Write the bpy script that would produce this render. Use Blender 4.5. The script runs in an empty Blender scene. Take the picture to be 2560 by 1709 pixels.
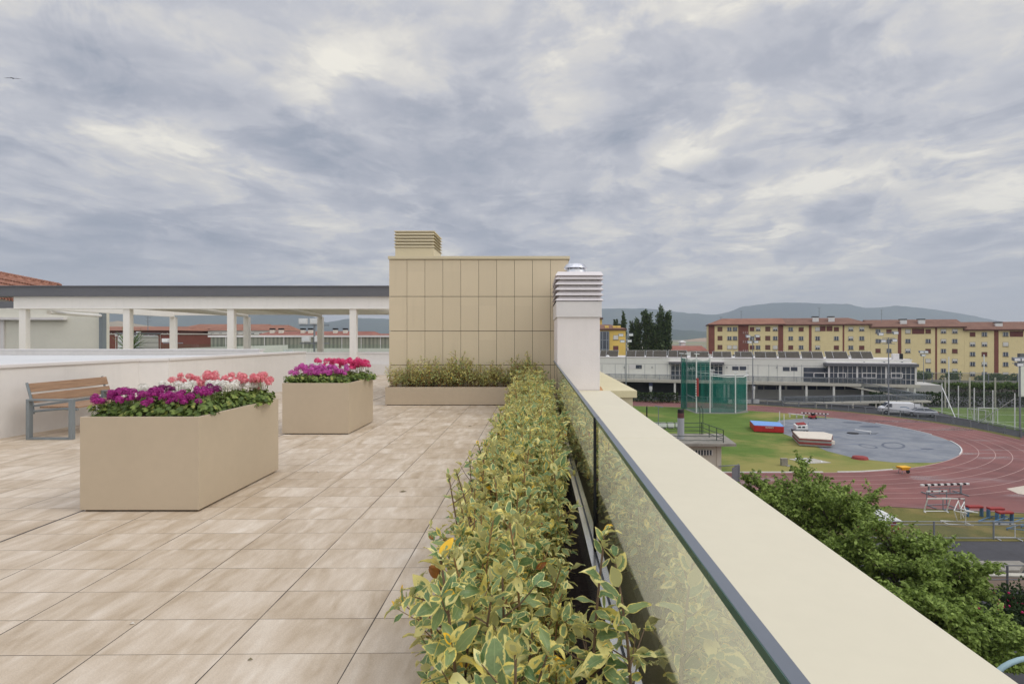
import bpy, math, random
import numpy as np
from mathutils import Vector, Matrix, noise as mnoise
random.seed(7); rng = np.random.default_rng(7)
scn = bpy.context.scene
COL = scn.collection
R = math.radians
# ------------------------------------------------------------ camera
cam_d = bpy.data.cameras.new('camera')
cam = bpy.data.objects.new('camera', cam_d); COL.objects.link(cam)
cam.location = (0, 0, 1.5); cam.rotation_euler = (R(90), 0, 0)
FPX, CX, CY = 1400.0, 1342.0, 845.0            # focal length and principal point in photo pixels
cam_d.sensor_width = 36; cam_d.lens = FPX / 2560 * 36
cam_d.shift_x = -(CX - 1280) / 2560; cam_d.shift_y = -(854.5 - CY) / 2560
cam_d.clip_start = 0.05; cam_d.clip_end = 40000
scn.camera = cam
scn.render.resolution_x, scn.render.resolution_y = 1024, 683
scn.view_settings.view_transform = 'Standard'; scn.view_settings.look = 'None'
scn.view_settings.exposure = 0.06; scn.view_settings.gamma = 1.0
scn.cycles.use_denoising = True
scn.cycles.max_bounces = 10; scn.cycles.transparent_max_bounces = 24
scn.cycles.diffuse_bounces = 4; scn.cycles.glossy_bounces = 4; scn.cycles.volume_bounces = 1
scn.cycles.caustics_reflective = False; scn.cycles.caustics_refractive = False

def lin(c): c /= 255.0; return c / 12.92 if c <= 0.04045 else ((c + 0.055) / 1.055) ** 2.4
def C(r, g, b, k=1.0): return (min(1, lin(r) * k), min(1, lin(g) * k), min(1, lin(b) * k), 1)

# ------------------------------------------------------------ node helper
class NT:
    def __init__(s, tree): s.t = tree; s.n = tree.nodes; s.l = tree.links
    def new(s, typ, **kw):
        n = s.n.new(typ)
        for k, v in kw.items(): setattr(n, k, v)
        return n
    def put(s, sock, v):
        if isinstance(v, bpy.types.NodeSocket): s.l.new(v, sock)
        elif v is not None: sock.default_value = v
    def m(s, op, a, b=None, c=None, clamp=False):
        n = s.new('ShaderNodeMath', operation=op, use_clamp=clamp)
        for i, v in enumerate((a, b, c)):
            if v is not None: s.put(n.inputs[i], v)
        return n.outputs[0]
    def vm(s, op, a, b=None, out=0):
        n = s.new('ShaderNodeVectorMath', operation=op); s.put(n.inputs[0], a)
        if b is not None: s.put(n.inputs[1], b)
        return n.outputs[out]
    def sep(s, v): n = s.new('ShaderNodeSeparateXYZ'); s.put(n.inputs[0], v); return n.outputs
    def comb(s, x, y, z=0.0):
        n = s.new('ShaderNodeCombineXYZ'); s.put(n.inputs[0], x); s.put(n.inputs[1], y); s.put(n.inputs[2], z); return n.outputs[0]
    def noise(s, vec, scale, detail=3, rough=.55, dist=0.0, out=0):
        n = s.new('ShaderNodeTexNoise'); s.put(n.inputs['Vector'], vec); s.put(n.inputs['Scale'], scale)
        n.inputs['Detail'].default_value = detail; n.inputs['Roughness'].default_value = rough
        n.inputs['Distortion'].default_value = dist; return n.outputs[out]
    def ramp(s, fac, stops, interp='LINEAR'):
        n = s.new('ShaderNodeValToRGB'); s.put(n.inputs[0], fac); r = n.color_ramp; r.interpolation = interp
        while len(r.elements) < len(stops): r.elements.new(.5)
        for e, (p, c) in zip(r.elements, stops):
            e.position = p; e.color = c if hasattr(c, '__len__') else (c, c, c, 1)
        return n.outputs[0]
    def mix(s, f, a, b, mode='MIX'):
        n = s.new('ShaderNodeMix', data_type='RGBA', blend_type=mode)
        s.put(n.inputs[0], f); s.put(n.inputs[6], a); s.put(n.inputs[7], b); return n.outputs[2]
    def smooth(s, v, a, b, lo=0.0, hi=1.0):
        n = s.new('ShaderNodeMapRange', interpolation_type='SMOOTHSTEP')
        for i, x in enumerate((v, a, b, lo, hi)): s.put(n.inputs[i], x)
        return n.outputs[0]

# ------------------------------------------------------------ world: overcast sky
SUN_EL, SUN_AZ = 50, 100                      # azimuth from +Y towards +X
w = bpy.data.worlds.new('World'); scn.world = w; w.use_nodes = True
T = NT(w.node_tree); T.n.clear()
D = T.new('ShaderNodeTexCoord').outputs['Generated']
dx, dy, dz = T.sep(D)
sky = T.new('ShaderNodeTexSky'); sky.sky_type = 'NISHITA'; sky.sun_disc = False
sky.sun_elevation = R(SUN_EL); sky.sun_rotation = R(SUN_AZ); sky.air_density = 1.2; sky.dust_density = 3
zc = T.m('ADD', T.m('MAXIMUM', dz, 0.0), 0.13)
px_ = T.m('DIVIDE', dx, zc); py_ = T.m('DIVIDE', dy, zc)
cv = T.comb(px_, T.m('MULTIPLY', py_, 0.7), 0.35)
n1 = T.noise(cv, 1.1, 8, .55, .3)
n2 = T.noise(T.comb(T.m('MULTIPLY', px_, 1.0), T.m('MULTIPLY', py_, 0.92), 4.2), 2.7, 9, .58, .35)
n3 = T.noise(T.comb(px_, T.m('MULTIPLY', py_, .5), 9.0), 0.5, 2, .5)
# large bright gaps and dark cloud bellies, as directions of the sky
ay = T.m('MAXIMUM', dy, 0.05); ax = T.m('DIVIDE', dx, ay); az = T.m('DIVIDE', dz, ay)
front = T.smooth(dy, 0.05, 0.3)
def lobe(px, py, rx, ry, k, tilt=0.0):
    u0, v0 = (px - CX) / FPX, (CY - py) / FPX
    du = T.m('SUBTRACT', ax, u0); dv = T.m('SUBTRACT', az, v0)
    c, s_ = math.cos(R(tilt)), math.sin(R(tilt))
    a = T.m('MULTIPLY', T.m('ADD', T.m('MULTIPLY', du, c), T.m('MULTIPLY', dv, s_)), FPX / rx)
    b = T.m('MULTIPLY', T.m('SUBTRACT', T.m('MULTIPLY', dv, c), T.m('MULTIPLY', du, s_)), FPX / ry)
    q = T.m('ADD', T.m('MULTIPLY', a, a), T.m('MULTIPLY', b, b))
    return T.m('MULTIPLY', T.m('POWER', 2.718, T.m('MULTIPLY', q, -1.0)), k)
acc = None
for L in [(800, 185, 110, 75, .26, 25), (470, 375, 230, 42, .22, -12), (560, 440, 200, 40, .14, -8), (560, 250, 260, 70, -.17, -25),
          (250, 190, 320, 55, -.17, -22), (1050, 330, 260, 130, -.13, 0), (1545, 350, 120, 90, -.27, 20), (1800, 435, 170, 45, -.16, 5),
          (1390, 400, 130, 45, .15, 15), (1700, 150, 260, 110, -.12, 15), (1880, 120, 500, 110, .02, 0), (1960, 470, 240, 30, .17, 10),
          (1560, 470, 130, 40, .14, -10), (300, 620, 480, 90, -.12, 0), (1000, 590, 260, 60, -.06, 0), (2450, 520, 160, 18, .12, 8),
          (350, 60, 380, 50, .08, -15), (1150, 90, 160, 60, -.12, -30), (1700, 390, 120, 40, .12, 25), (130, 300, 220, 40, .06, -15),
          (2000, 670, 300, 60, -.05, 0), (780, 700, 500, 35, .07, 0), (2200, 330, 400, 120, .05, 10), (1290, 215, 120, 60, .1, 0)]:
    o = lobe(*L); acc = o if acc is None else T.m('ADD', acc, o)
val = T.m('ADD', T.m('MULTIPLY', n1, .55), T.m('ADD', T.m('MULTIPLY', n2, .38), T.m('MULTIPLY', T.noise(T.comb(T.m('MULTIPLY', px_, 1.0), T.m('MULTIPLY', py_, .85), 7.7), 7.5, 8, .62, .4), .11)))
val = T.m('ADD', val, T.m('MULTIPLY', T.m('SUBTRACT', n3, .5), .35))
val = T.m('ADD', val, T.m('MULTIPLY', T.m('MULTIPLY', acc, front), .70))
nb = T.noise(T.comb(T.m('ADD', px_, 3.1), T.m('MULTIPLY', py_, .85), 2.3), 1.9, 10, .60, .7)
nc = T.noise(T.comb(T.m('ADD', px_, 1.7), T.m('MULTIPLY', py_, 1.0), 5.9), 4.3, 9, .62, .5)
val = T.m('ADD', val, T.m('ADD', T.m('MULTIPLY', T.smooth(nb, .44, .55), .10), T.m('MULTIPLY', T.smooth(nc, .45, .58), .055)))
val = T.m('ADD', T.m('MULTIPLY', T.m('SUBTRACT', val, .585), 1.85), T.m('ADD', .65, T.m('MULTIPLY', dx, .07)))
cloud = T.ramp(val, [(.02, C(132, 142, 158)), (.25, C(154, 161, 175)), (.48, C(178, 181, 191)), (.66, C(198, 199, 205)), (.84, C(222, 219, 214)), (1.0, C(248, 243, 230))])
hor = T.mix(T.smooth(dx, -.5, .6), C(192, 194, 196), C(214, 211, 206))
hz = T.smooth(dz, 0.0, 0.16, 0.85, 0.0)
cloud = T.mix(hz, cloud, hor)
zen_fill = T.smooth(dz, 0.5, 0.95, 1.0, 1.8)      # an overcast sky is brighter overhead
zen_fill = T.m('MULTIPLY', zen_fill, T.m('ADD', T.smooth(dy, -.5, .05, 1.55, 1.0), T.m('MULTIPLY', T.smooth(dx, .72, .98), 1.0)))  # unseen sky behind and far right brightened as added fill for front and side faces
cloud = T.mix(1.0, cloud, T.comb(zen_fill, zen_fill, zen_fill), 'MULTIPLY')
low = T.smooth(dz, -0.06, 0.0)
cloud = T.mix(low, C(120, 118, 112), cloud)
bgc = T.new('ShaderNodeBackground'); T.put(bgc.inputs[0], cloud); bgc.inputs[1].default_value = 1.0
bgs = T.new('ShaderNodeBackground'); T.put(bgs.inputs[0], sky.outputs[0]); bgs.inputs[1].default_value = 0.06
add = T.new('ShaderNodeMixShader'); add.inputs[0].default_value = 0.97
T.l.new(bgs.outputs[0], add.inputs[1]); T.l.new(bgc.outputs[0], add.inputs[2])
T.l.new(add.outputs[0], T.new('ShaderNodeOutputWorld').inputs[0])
sun_d = bpy.data.lights.new('sun', 'SUN'); sun_d.energy = 0.9; sun_d.angle = R(20); sun_d.color = (1, .96, .9)
sun = bpy.data.objects.new('sun', sun_d); COL.objects.link(sun)
sv = Vector((math.cos(R(SUN_EL)) * math.sin(R(SUN_AZ)), math.cos(R(SUN_EL)) * math.cos(R(SUN_AZ)), math.sin(R(SUN_EL))))
sun.rotation_euler = sv.to_track_quat('Z', 'Y').to_euler()

# ------------------------------------------------------------ measuring helpers (photo pixel -> place)
def P(px, py, z=0.0):
    Y = FPX * (1.5 - z) / (py - CY); return ((px - CX) / FPX * Y, Y)
def Q(px, py, Y): return ((px - CX) / FPX * Y, 1.5 - (py - CY) / FPX * Y)
GZ = -11.0                                   # level of the sports ground
def G(px, py): return P(px, py, GZ)

# ------------------------------------------------------------ mesh helpers
class MB:
    def __init__(s): s.v = []; s.f = []; s.mi = []; s.cur = 0
    def add(s, vs, fs):
        o = len(s.v); s.v += [tuple(p) for p in vs]
        for f in fs: s.f.append(tuple(i + o for i in f)); s.mi.append(s.cur)
        return s
    def box(s, x0, x1, y0, y1, z0, z1):
        if x0 > x1: x0, x1 = x1, x0
        if y0 > y1: y0, y1 = y1, y0
        if z0 > z1: z0, z1 = z1, z0
        return s.hexa([(x0, y0), (x1, y0), (x1, y1), (x0, y1)], z0, z1)
    def hexa(s, p, z0, z1): return s.prism(p, z0, z1)
    def prism(s, p, z0, z1, top=None):
        n = len(p); q = top or p
        z0 = z0 if hasattr(z0, '__len__') else [z0] * n; z1 = z1 if hasattr(z1, '__len__') else [z1] * n
        vs = [(a[0], a[1], z0[i]) for i, a in enumerate(p)] + [(a[0], a[1], z1[i]) for i, a in enumerate(q)]
        fs = [tuple(range(n - 1, -1, -1)), tuple(range(n, 2 * n))] + [(i, (i + 1) % n, n + (i + 1) % n, n + i) for i in range(n)]
        return s.add(vs, fs)
    def sheet(s, p, z): return s.add([(a[0], a[1], z) for a in p], [tuple(range(len(p)))])
    def tube(s, a, b, r, r2=None, n=8, cap=True):
        a, b = Vector(a), Vector(b); r2 = r if r2 is None else r2; d = (b - a)
        if d.length < 1e-7: return s
        q = d.to_track_quat('Z', 'Y'); vs = []
        for c, rr in ((a, r), (b, r2)):
            for i in range(n):
                t = 2 * math.pi * (i + .5) / n; vs.append(c + q @ Vector((rr * math.cos(t), rr * math.sin(t), 0)))
        fs = [(i, (i + 1) % n, n + (i + 1) % n, n + i) for i in range(n)]
        if cap: fs += [tuple(range(n - 1, -1, -1)), tuple(range(n, 2 * n))]
        return s.add(vs, fs)
    def path(s, pts, r, n=6):
        pts = [Vector(p) for p in pts]; rs = r if hasattr(r, '__len__') else [r] * len(pts); vs = []; fs = []
        for k, p in enumerate(pts):
            d = (pts[min(k + 1, len(pts) - 1)] - pts[max(k - 1, 0)]); q = d.to_track_quat('Z', 'Y')
            for i in range(n):
                t = 2 * math.pi * i / n; vs.append(p + q @ Vector((rs[k] * math.cos(t), rs[k] * math.sin(t), 0)))
        for k in range(len(pts) - 1):
            for i in range(n):
                j = (i + 1) % n; fs.append((k * n + i, k * n + j, (k + 1) * n + j, (k + 1) * n + i))
        fs += [tuple(range(n - 1, -1, -1)), tuple((len(pts) - 1) * n + i for i in range(n))]
        return s.add(vs, fs)
    def bar(s, a, b, w_, h_, up=(0, 0, 1)):
        a, b = Vector(a), Vector(b); d = (b - a).normalized(); up = Vector(up)
        sd = d.cross(up)
        if sd.length < 1e-4: sd = d.cross(Vector((0, 1, 0)))
        sd.normalize(); u = sd.cross(d).normalized(); vs = []
        for c in (a, b):
            for i, j in ((-1, -1), (1, -1), (1, 1), (-1, 1)): vs.append(c + sd * (i * w_ / 2) + u * (j * h_ / 2))
        return s.add(vs, [(3, 2, 1, 0), (4, 5, 6, 7), (0, 1, 5, 4), (1, 2, 6, 5), (2, 3, 7, 6), (3, 0, 4, 7)])
    def lathe(s, prof, c=(0, 0, 0), n=24):
        vs = [(c[0] + r * math.cos(2 * math.pi * i / n), c[1] + r * math.sin(2 * math.pi * i / n), c[2] + z) for r, z in prof for i in range(n)]
        fs = [(k * n + i, k * n + (i + 1) % n, (k + 1) * n + (i + 1) % n, (k + 1) * n + i) for k in range(len(prof) - 1) for i in range(n)]
        return s.add(vs, fs)
    def xf(s, M, i0=0):
        for i in range(i0, len(s.v)): s.v[i] = tuple(M @ Vector(s.v[i]))
        return s

def link(o, parent=None):
    COL.objects.link(o)
    if parent is not None: o.parent = parent
    return o
def build(name, mb, mat, parent=None, smooth=False, bevel=0.0, org=None):
    me = bpy.data.meshes.new(name); v = mb.v
    if org is not None: v = [(a - org[0], b - org[1], c - org[2]) for a, b, c in v]
    me.from_pydata(v, [], mb.f); me.update()
    mats = mat if isinstance(mat, (list, tuple)) else [mat]
    for m_ in mats: me.materials.append(m_)
    if len(mats) > 1: me.polygons.foreach_set('material_index', mb.mi)
    if smooth:
        me.polygons.foreach_set('use_smooth', [True] * len(me.polygons))
        try: me.set_sharp_from_angle(angle=R(40))
        except Exception: pass
    o = bpy.data.objects.new(name, me); link(o, parent)
    if bevel:
        b = o.modifiers.new('bevel', 'BEVEL'); b.width = bevel; b.segments = 2; b.limit_method = 'ANGLE'; b.angle_limit = R(40)
    return o
def tag(o, label, cat, group=None, kind=None):
    if label: o['label'] = label
    if cat: o['category'] = cat
    if group: o['group'] = group
    if kind: o['kind'] = kind
    return o
def thing(name, label, cat, loc=(0, 0, 0), rz=0.0, group=None):
    o = bpy.data.objects.new(name, None); o.empty_display_size = .2; COL.objects.link(o)
    o.location = loc; o.rotation_euler = (0, 0, rz); return tag(o, label, cat, group)
def part(name, mb, mat, t, world=False, label=None, **kw):     # world=True: mb is in world coordinates
    r = t
    off = Vector((0, 0, 0))
    while world and r is not None: off += Vector(r.location); r = r.parent
    o = build(name, mb, mat, t, org=tuple(off) if world else None, **kw)
    if label: o['label'] = label
    return o
def solo(name, mb, mat, label, cat, group=None, **kw):         # a thing that is one mesh, given in world coordinates
    a = np.array(mb.v); lo, hi = a.min(0), a.max(0); org = ((lo[0] + hi[0]) / 2, (lo[1] + hi[1]) / 2, lo[2])
    o = build(name, mb, mat, None, org=org, **kw); o.location = org; return tag(o, label, cat, group)
def struct(name, mb, mat, **kw): return tag(build(name, mb, mat, **kw), None, None, kind='structure')
def copy_tree(o, parent=None, label=None, loc=None, rz=None, sc=None):
    c = o.copy(); COL.objects.link(c); c.parent = parent
    if parent is None:
        if label: c['label'] = label
        if loc is not None: c.location = loc
        if rz is not None: c.rotation_euler = (0, 0, rz)
        if sc is not None: c.scale = (sc, sc, sc) if not hasattr(sc, '__len__') else sc
    for ch in list(o.children): copy_tree(ch, c)
    return c

# ------------------------------------------------------------ materials
def newmat(name):
    m_ = bpy.data.materials.new(name); m_.use_nodes = True; t = NT(m_.node_tree)
    return m_, t, t.n['Principled BSDF']
def pm(name, col, rough=.6, metal=0.0, var=.07, scale=2.0, bump=0.0, bscale=60, streak=0.0, spec=.4, grime=0.0):
    m_, t, b = newmat(name); oc = t.new('ShaderNodeTexCoord').outputs['Object']
    f = t.noise(oc, scale, 4, .6); k = t.smooth(f, .25, .75, 1 - var, 1 + var)
    g = t.noise(oc, scale * 14, 2, .5); k = t.m('MULTIPLY', k, t.smooth(g, .2, .8, 1 - var * .5, 1 + var * .5))
    if streak:
        sx, sy, sz = t.sep(oc); st = t.noise(t.comb(t.m('MULTIPLY', sx, 5), t.m('MULTIPLY', sy, 5), t.m('MULTIPLY', sz, .35)), 1.3, 4, .6)
        k = t.m('MULTIPLY', k, t.smooth(st, .45, .8, 1.0, 1 - streak))
    c = t.mix(1.0, col, t.comb(k, k, k), 'MULTIPLY')
    if grime:
        gr = t.noise(oc, scale * 3.3, 6, .7); c = t.mix(t.smooth(gr, .52, .75, 0.0, grime), c, (col[0] * .55, col[1] * .5, col[2] * .45, 1))
    t.put(b.inputs['Base Color'], c); b.inputs['Roughness'].default_value = rough; b.inputs['Metallic'].default_value = metal
    b.inputs['Specular IOR Level'].default_value = spec
    if bump:
        bn = t.new('ShaderNodeBump'); bn.inputs['Strength'].default_value = bump; bn.inputs['Distance'].default_value = .01
        t.put(bn.inputs['Height'], t.noise(oc, bscale, 3, .6)); t.l.new(bn.outputs[0], b.inputs['Normal'])
    return m_
M = {}
M['white_stucco'] = pm('white_stucco', C(220, 217, 214), .85, var=.03, scale=.8, bump=.25, bscale=120, streak=.05)
M['white_metal'] = pm('white_metal', C(216, 213, 212), .45, var=.03)
M['pergola_white'] = pm('pergola_white', C(230, 227, 222), .5, var=.025, scale=.6, streak=.04)
M['cream'] = pm('cream_coping', C(213, 206, 185), .55, var=.02, grime=.03, scale=.7, streak=0.0, spec=.3)
M['cream_wall'] = pm('cream_wall', C(196, 187, 160), .7, var=.03, scale=.8, streak=.1)
M['taupe'] = pm('taupe_panel', C(186, 171, 149), .42, var=.035, scale=.9, bump=.05, bscale=200)
def mat_panels():
    m_, t, b = newmat('tan_cladding_panels'); g = t.new('ShaderNodeNewGeometry'); x, y, z = t.sep(g.outputs['Position']); oc = g.outputs['Position']
    wn = t.new('ShaderNodeTexWhiteNoise', noise_dimensions='3D'); t.put(wn.inputs['Vector'], t.comb(t.m('FLOOR', t.m('DIVIDE', t.m('ADD', x, 3.43), .4162)), t.m('FLOOR', t.m('DIVIDE', t.m('ADD', z, .12), .79)), t.m('FLOOR', t.m('DIVIDE', t.m('SUBTRACT', y, 13.03), .4162))))
    k = t.m('ADD', .97, t.m('MULTIPLY', wn.outputs['Value'], .055)); st = t.noise(t.comb(t.m('MULTIPLY', x, 6), t.m('MULTIPLY', y, 6), t.m('MULTIPLY', z, .5)), 1.4, 5, .65)
    k = t.m('MULTIPLY', k, t.smooth(st, .5, .85, 1.0, .93)); t.put(b.inputs['Base Color'], t.mix(1.0, C(207, 193, 166), t.comb(k, k, k), 'MULTIPLY')); t.put(b.inputs['Roughness'], t.smooth(t.noise(oc, 3, 4, .6), .3, .7, .45, .62)); b.inputs['Specular IOR Level'].default_value = .3; return m_
M['tan_panel'] = mat_panels()
M['tan_trim'] = pm('tan_trim', C(204, 193, 164), .5, var=.02)
M['dark'] = pm('dark_gap', C(55, 52, 50), .9)
M['fascia'] = pm('grey_fascia', C(100, 101, 106), .6, var=.04, scale=.5)
M['grey_paint'] = pm('grey_paint', C(128, 136, 141), .45, metal=.2, var=.04)
M['alu'] = pm('aluminium', C(236, 237, 237), .22, metal=.85, var=.05, scale=9)
M['chrome'] = pm('stainless', C(225, 226, 230), .18, metal=1, var=.05, scale=8)
M['black'] = pm('black_rubber', C(22, 23, 26), .6)
M['soil'] = pm('soil', C(52, 42, 38), .95, var=.4, scale=25, bump=1, bscale=90)
M['pot'] = pm('dark_pot', C(40, 42, 44), .5)
M['concrete'] = pm('old_concrete', C(140, 136, 128), .95, var=.18, scale=1.4, bump=.4, grime=.6)
M['steel'] = pm('galvanised_steel', C(128, 133, 140), .5, metal=.3, var=.06, scale=4)
M['green_steel'] = pm('dark_green_steel', C(50, 64, 58), .5)
M['red_paint'] = pm('red_paint', C(150, 52, 50), .6, var=.1)
M['blue_paint'] = pm('blue_paint', C(82, 118, 152), .5, var=.08)
M['white_paint'] = pm('white_paint', C(215, 216, 215), .5, var=.05, scale=5)
M['red_vinyl'] = pm('red_vinyl', C(178, 42, 46), .42, var=.1, scale=2.5, bump=.8, bscale=3)
M['blue_vinyl'] = pm('blue_vinyl', C(112, 158, 220), .5, var=.06, scale=2, bump=.5, bscale=3)
M['old_white'] = pm('worn_white_canvas', C(214, 205, 192), .85, var=.08, scale=2, grime=.3)
M['old_red'] = pm('worn_red_canvas', C(140, 60, 58), .85, var=.15)
M['grey_canvas'] = pm('worn_grey_canvas', C(150, 147, 143), .85, var=.12)
M['yellow'] = pm('yellow_plastic', C(232, 176, 45), .5, var=.08, scale=6)
M['asphalt'] = pm('asphalt', C(88, 88, 92), .85, var=.14, scale=.35, bump=.3, bscale=90, grime=.35)
M['asphalt_dark'] = pm('dark_asphalt', C(70, 70, 75), .85, var=.16, scale=.25, grime=.3)
M['brick_red'] = pm('brick_red', C(124, 78, 68), .9, var=.08, scale=.6)
M['yellow_wall'] = pm('yellow_render', C(222, 206, 158), .9, var=.05, scale=.15, streak=.08)
M['orange_wall'] = pm('ochre_render', C(222, 190, 104), .9, var=.05, scale=.2, streak=.08)
M['eave'] = pm('eave_brown', C(92, 62, 56), .85)
M['shutter'] = pm('shutter_brown', C(108, 66, 62), .8, var=.12)
M['pane'] = pm('window_glass', C(62, 70, 82), .15, var=.2, scale=1.0, spec=.8)
M['sill'] = pm('window_sill', C(120, 108, 84), .8)
M['blind'] = pm('white_blind', C(206, 204, 198), .7)
M['beige_wall'] = pm('beige_wall', C(188, 184, 172), .85, var=.05, scale=.5, streak=.12)
M['gym_white'] = pm('pale_metal_cladding', C(220, 220, 213), .6, var=.03, scale=.2, streak=.05)
M['gym_grey'] = pm('grey_render', C(186, 185, 180), .85, var=.06, scale=.2)
M['solar'] = pm('solar_collector', C(84, 80, 74), .75, var=.15, scale=1.5, spec=.1)
M['green_net'] = None
M['lamp_glass'] = pm('lamp_glass', C(225, 228, 230), .25, spec=.7)
M['tyre'] = pm('tyre', C(30, 30, 32), .8)
M['silver_car'] = pm('silver_car_paint', C(172, 174, 180), .28, metal=.5, var=.02)
M['white_car'] = pm('white_van_paint', C(226, 227, 230), .3, var=.02, spec=.5)
M['navy'] = pm('navy_blue', C(50, 58, 84), .6)
M['wood'] = None
def mat_wood():
    m_, t, b = newmat('bench_wood'); oc = t.new('ShaderNodeTexCoord').outputs['Object']; x, y, z = t.sep(oc)
    g = t.noise(t.comb(t.m('MULTIPLY', x, 60), t.m('MULTIPLY', y, 3.0), t.m('MULTIPLY', z, 60)), 1.0, 5, .6, .6)
    t.put(b.inputs['Base Color'], t.ramp(g, [(.3, C(128, 100, 78)), (.7, C(172, 140, 112))])); b.inputs['Roughness'].default_value = .6
    return m_
M['wood'] = mat_wood()
def mat_rooftile(name, c1, c2, pitch=.25, ang=0.0):
    m_, t, b = newmat(name); oc = t.new('ShaderNodeTexCoord').outputs['Object']
    x, y, z = t.sep(oc)
    n = t.noise(oc, .35, 5, .65); n2_ = t.noise(oc, 5, 3, .7)
    c = t.ramp(t.m('ADD', t.m('MULTIPLY', n, .6), t.m('MULTIPLY', n2_, .45)), [(.35, c1), (.7, c2)])
    u = t.m('ADD', t.m('MULTIPLY', x, math.cos(ang)), t.m('MULTIPLY', y, math.sin(ang)))
    wv = t.m('SINE', t.m('MULTIPLY', u, 2 * math.pi / pitch))
    t.put(b.inputs['Base Color'], c); b.inputs['Roughness'].default_value = .9
    bn = t.new('ShaderNodeBump'); bn.inputs['Strength'].default_value = .8; bn.inputs['Distance'].default_value = .06
    t.put(bn.inputs['Height'], wv); t.l.new(bn.outputs[0], b.inputs['Normal']); return m_
M['roof_tile'] = mat_rooftile('terracotta_tiles', C(136, 92, 76), C(172, 126, 106))
M['roof_tile_old'] = mat_rooftile('weathered_tiles', C(116, 84, 72), C(150, 114, 98))
M['roof_tile_red'] = mat_rooftile('red_tiles', C(142, 88, 76), C(172, 118, 104))
# ============================================================ TERRACE
def mat_floor():
    m_, t, b = newmat('porcelain_floor_tiles'); oc = t.new('ShaderNodeTexCoord').outputs['Object']; x, y, z = t.sep(oc)
    W, Lr, x0, y0 = .617, .332, -.25, 2.68
    yy = t.m('ADD', y, t.m('MULTIPLY', x, -.012))
    u = t.m('DIVIDE', t.m('SUBTRACT', x, x0), W); v = t.m('DIVIDE', t.m('SUBTRACT', yy, y0), Lr)
    iu, iv = t.m('FLOOR', u), t.m('FLOOR', v); fu, fv = t.m('FRACT', u), t.m('FRACT', v)
    wn = t.new('ShaderNodeTexWhiteNoise', noise_dimensions='3D'); t.put(wn.inputs['Vector'], t.comb(iu, iv, 3.0))
    rx, ry, rz_ = t.sep(wn.outputs['Color'])
    # veined streaks running with the tile columns, each tile cut from another slab
    sv_ = t.comb(t.m('ADD', t.m('MULTIPLY', x, 6.5), t.m('MULTIPLY', rx, 37)), t.m('ADD', t.m('MULTIPLY', t.m('ADD', y, t.m('MULTIPLY', x, -.35)), 1.5), t.m('MULTIPLY', ry, 23)), t.m('MULTIPLY', rz_, 9))
    s1 = t.noise(sv_, 1.0, 4, .55, .5)
    s2 = t.noise(t.comb(t.m('MULTIPLY', x, 18), t.m('MULTIPLY', y, 5), t.m('MULTIPLY', rz_, 5)), 1.0, 5, .65, .3)
    s3 = t.noise(oc, 140, 2, .6)
    k = t.m('ADD', t.m('MULTIPLY', s1, .66), t.m('ADD', t.m('MULTIPLY', s2, .36), t.m('MULTIPLY', t.m('SUBTRACT', rz_, .5), .12)))
    c = t.ramp(k, [(.30, C(168, 149, 125)), (.44, C(187, 170, 148)), (.56, C(201, 186, 167)), (.74, C(221, 210, 195))])
    gk = t.smooth(s3, .3, .7, .91, 1.06); c = t.mix(1.0, c, t.comb(gk, gk, gk), 'MULTIPLY')
    st = t.noise(oc, .9, 5, .6); c = t.mix(t.smooth(st, .55, .8, 0.0, .22), c, C(165, 146, 118))
    du = t.m('MULTIPLY', t.m('MINIMUM', fu, t.m('SUBTRACT', 1.0, fu)), W)
    dv = t.m('MULTIPLY', t.m('MINIMUM', fv, t.m('SUBTRACT', 1.0, fv)), Lr)
    jw = t.noise(oc, 2.2, 2, .5)
    ju = t.m('LESS_THAN', du, t.m('MULTIPLY', jw, .0062)); jv = t.m('LESS_THAN', dv, t.m('MULTIPLY', jw, .0036))
    # one wide expansion joint
    je = t.m('LESS_THAN', t.m('ABSOLUTE', t.m('SUBTRACT', x, -3.955)), .012)
    j = t.m('MAXIMUM', t.m('MAXIMUM', ju, jv), je)
    c = t.mix(j, c, C(74, 66, 58))
    t.put(b.inputs['Base Color'], c); t.put(b.inputs['Roughness'], t.smooth(s2, .3, .7, .42, .62)); b.inputs['Specular IOR Level'].default_value = .35
    bn = t.new('ShaderNodeBump'); bn.inputs['Strength'].default_value = .35; bn.inputs['Distance'].default_value = .004
    t.put(bn.inputs['Height'], t.m('SUBTRACT', t.m('MULTIPLY', s3, .4), t.m('MULTIPLY', j, 2.0))); t.l.new(bn.outputs[0], b.inputs['Normal'])
    return m_
M['floor'] = mat_floor()
f = MB().box(-9.0, -.25, -3.0, 23.0, -.4, 0.0)
struct('terrace_floor', f, M['floor'])
# body of the building the terrace stands on
bd = MB(); bd.box(-24, .36, -3, 34, -10.9, -.402)
t = thing('apartment_block', 'pale block below the terrace carrying the roof terrace', 'building', (-10, 10, -11))
part('wall', bd, M['cream_wall'], t, world=True)
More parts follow.
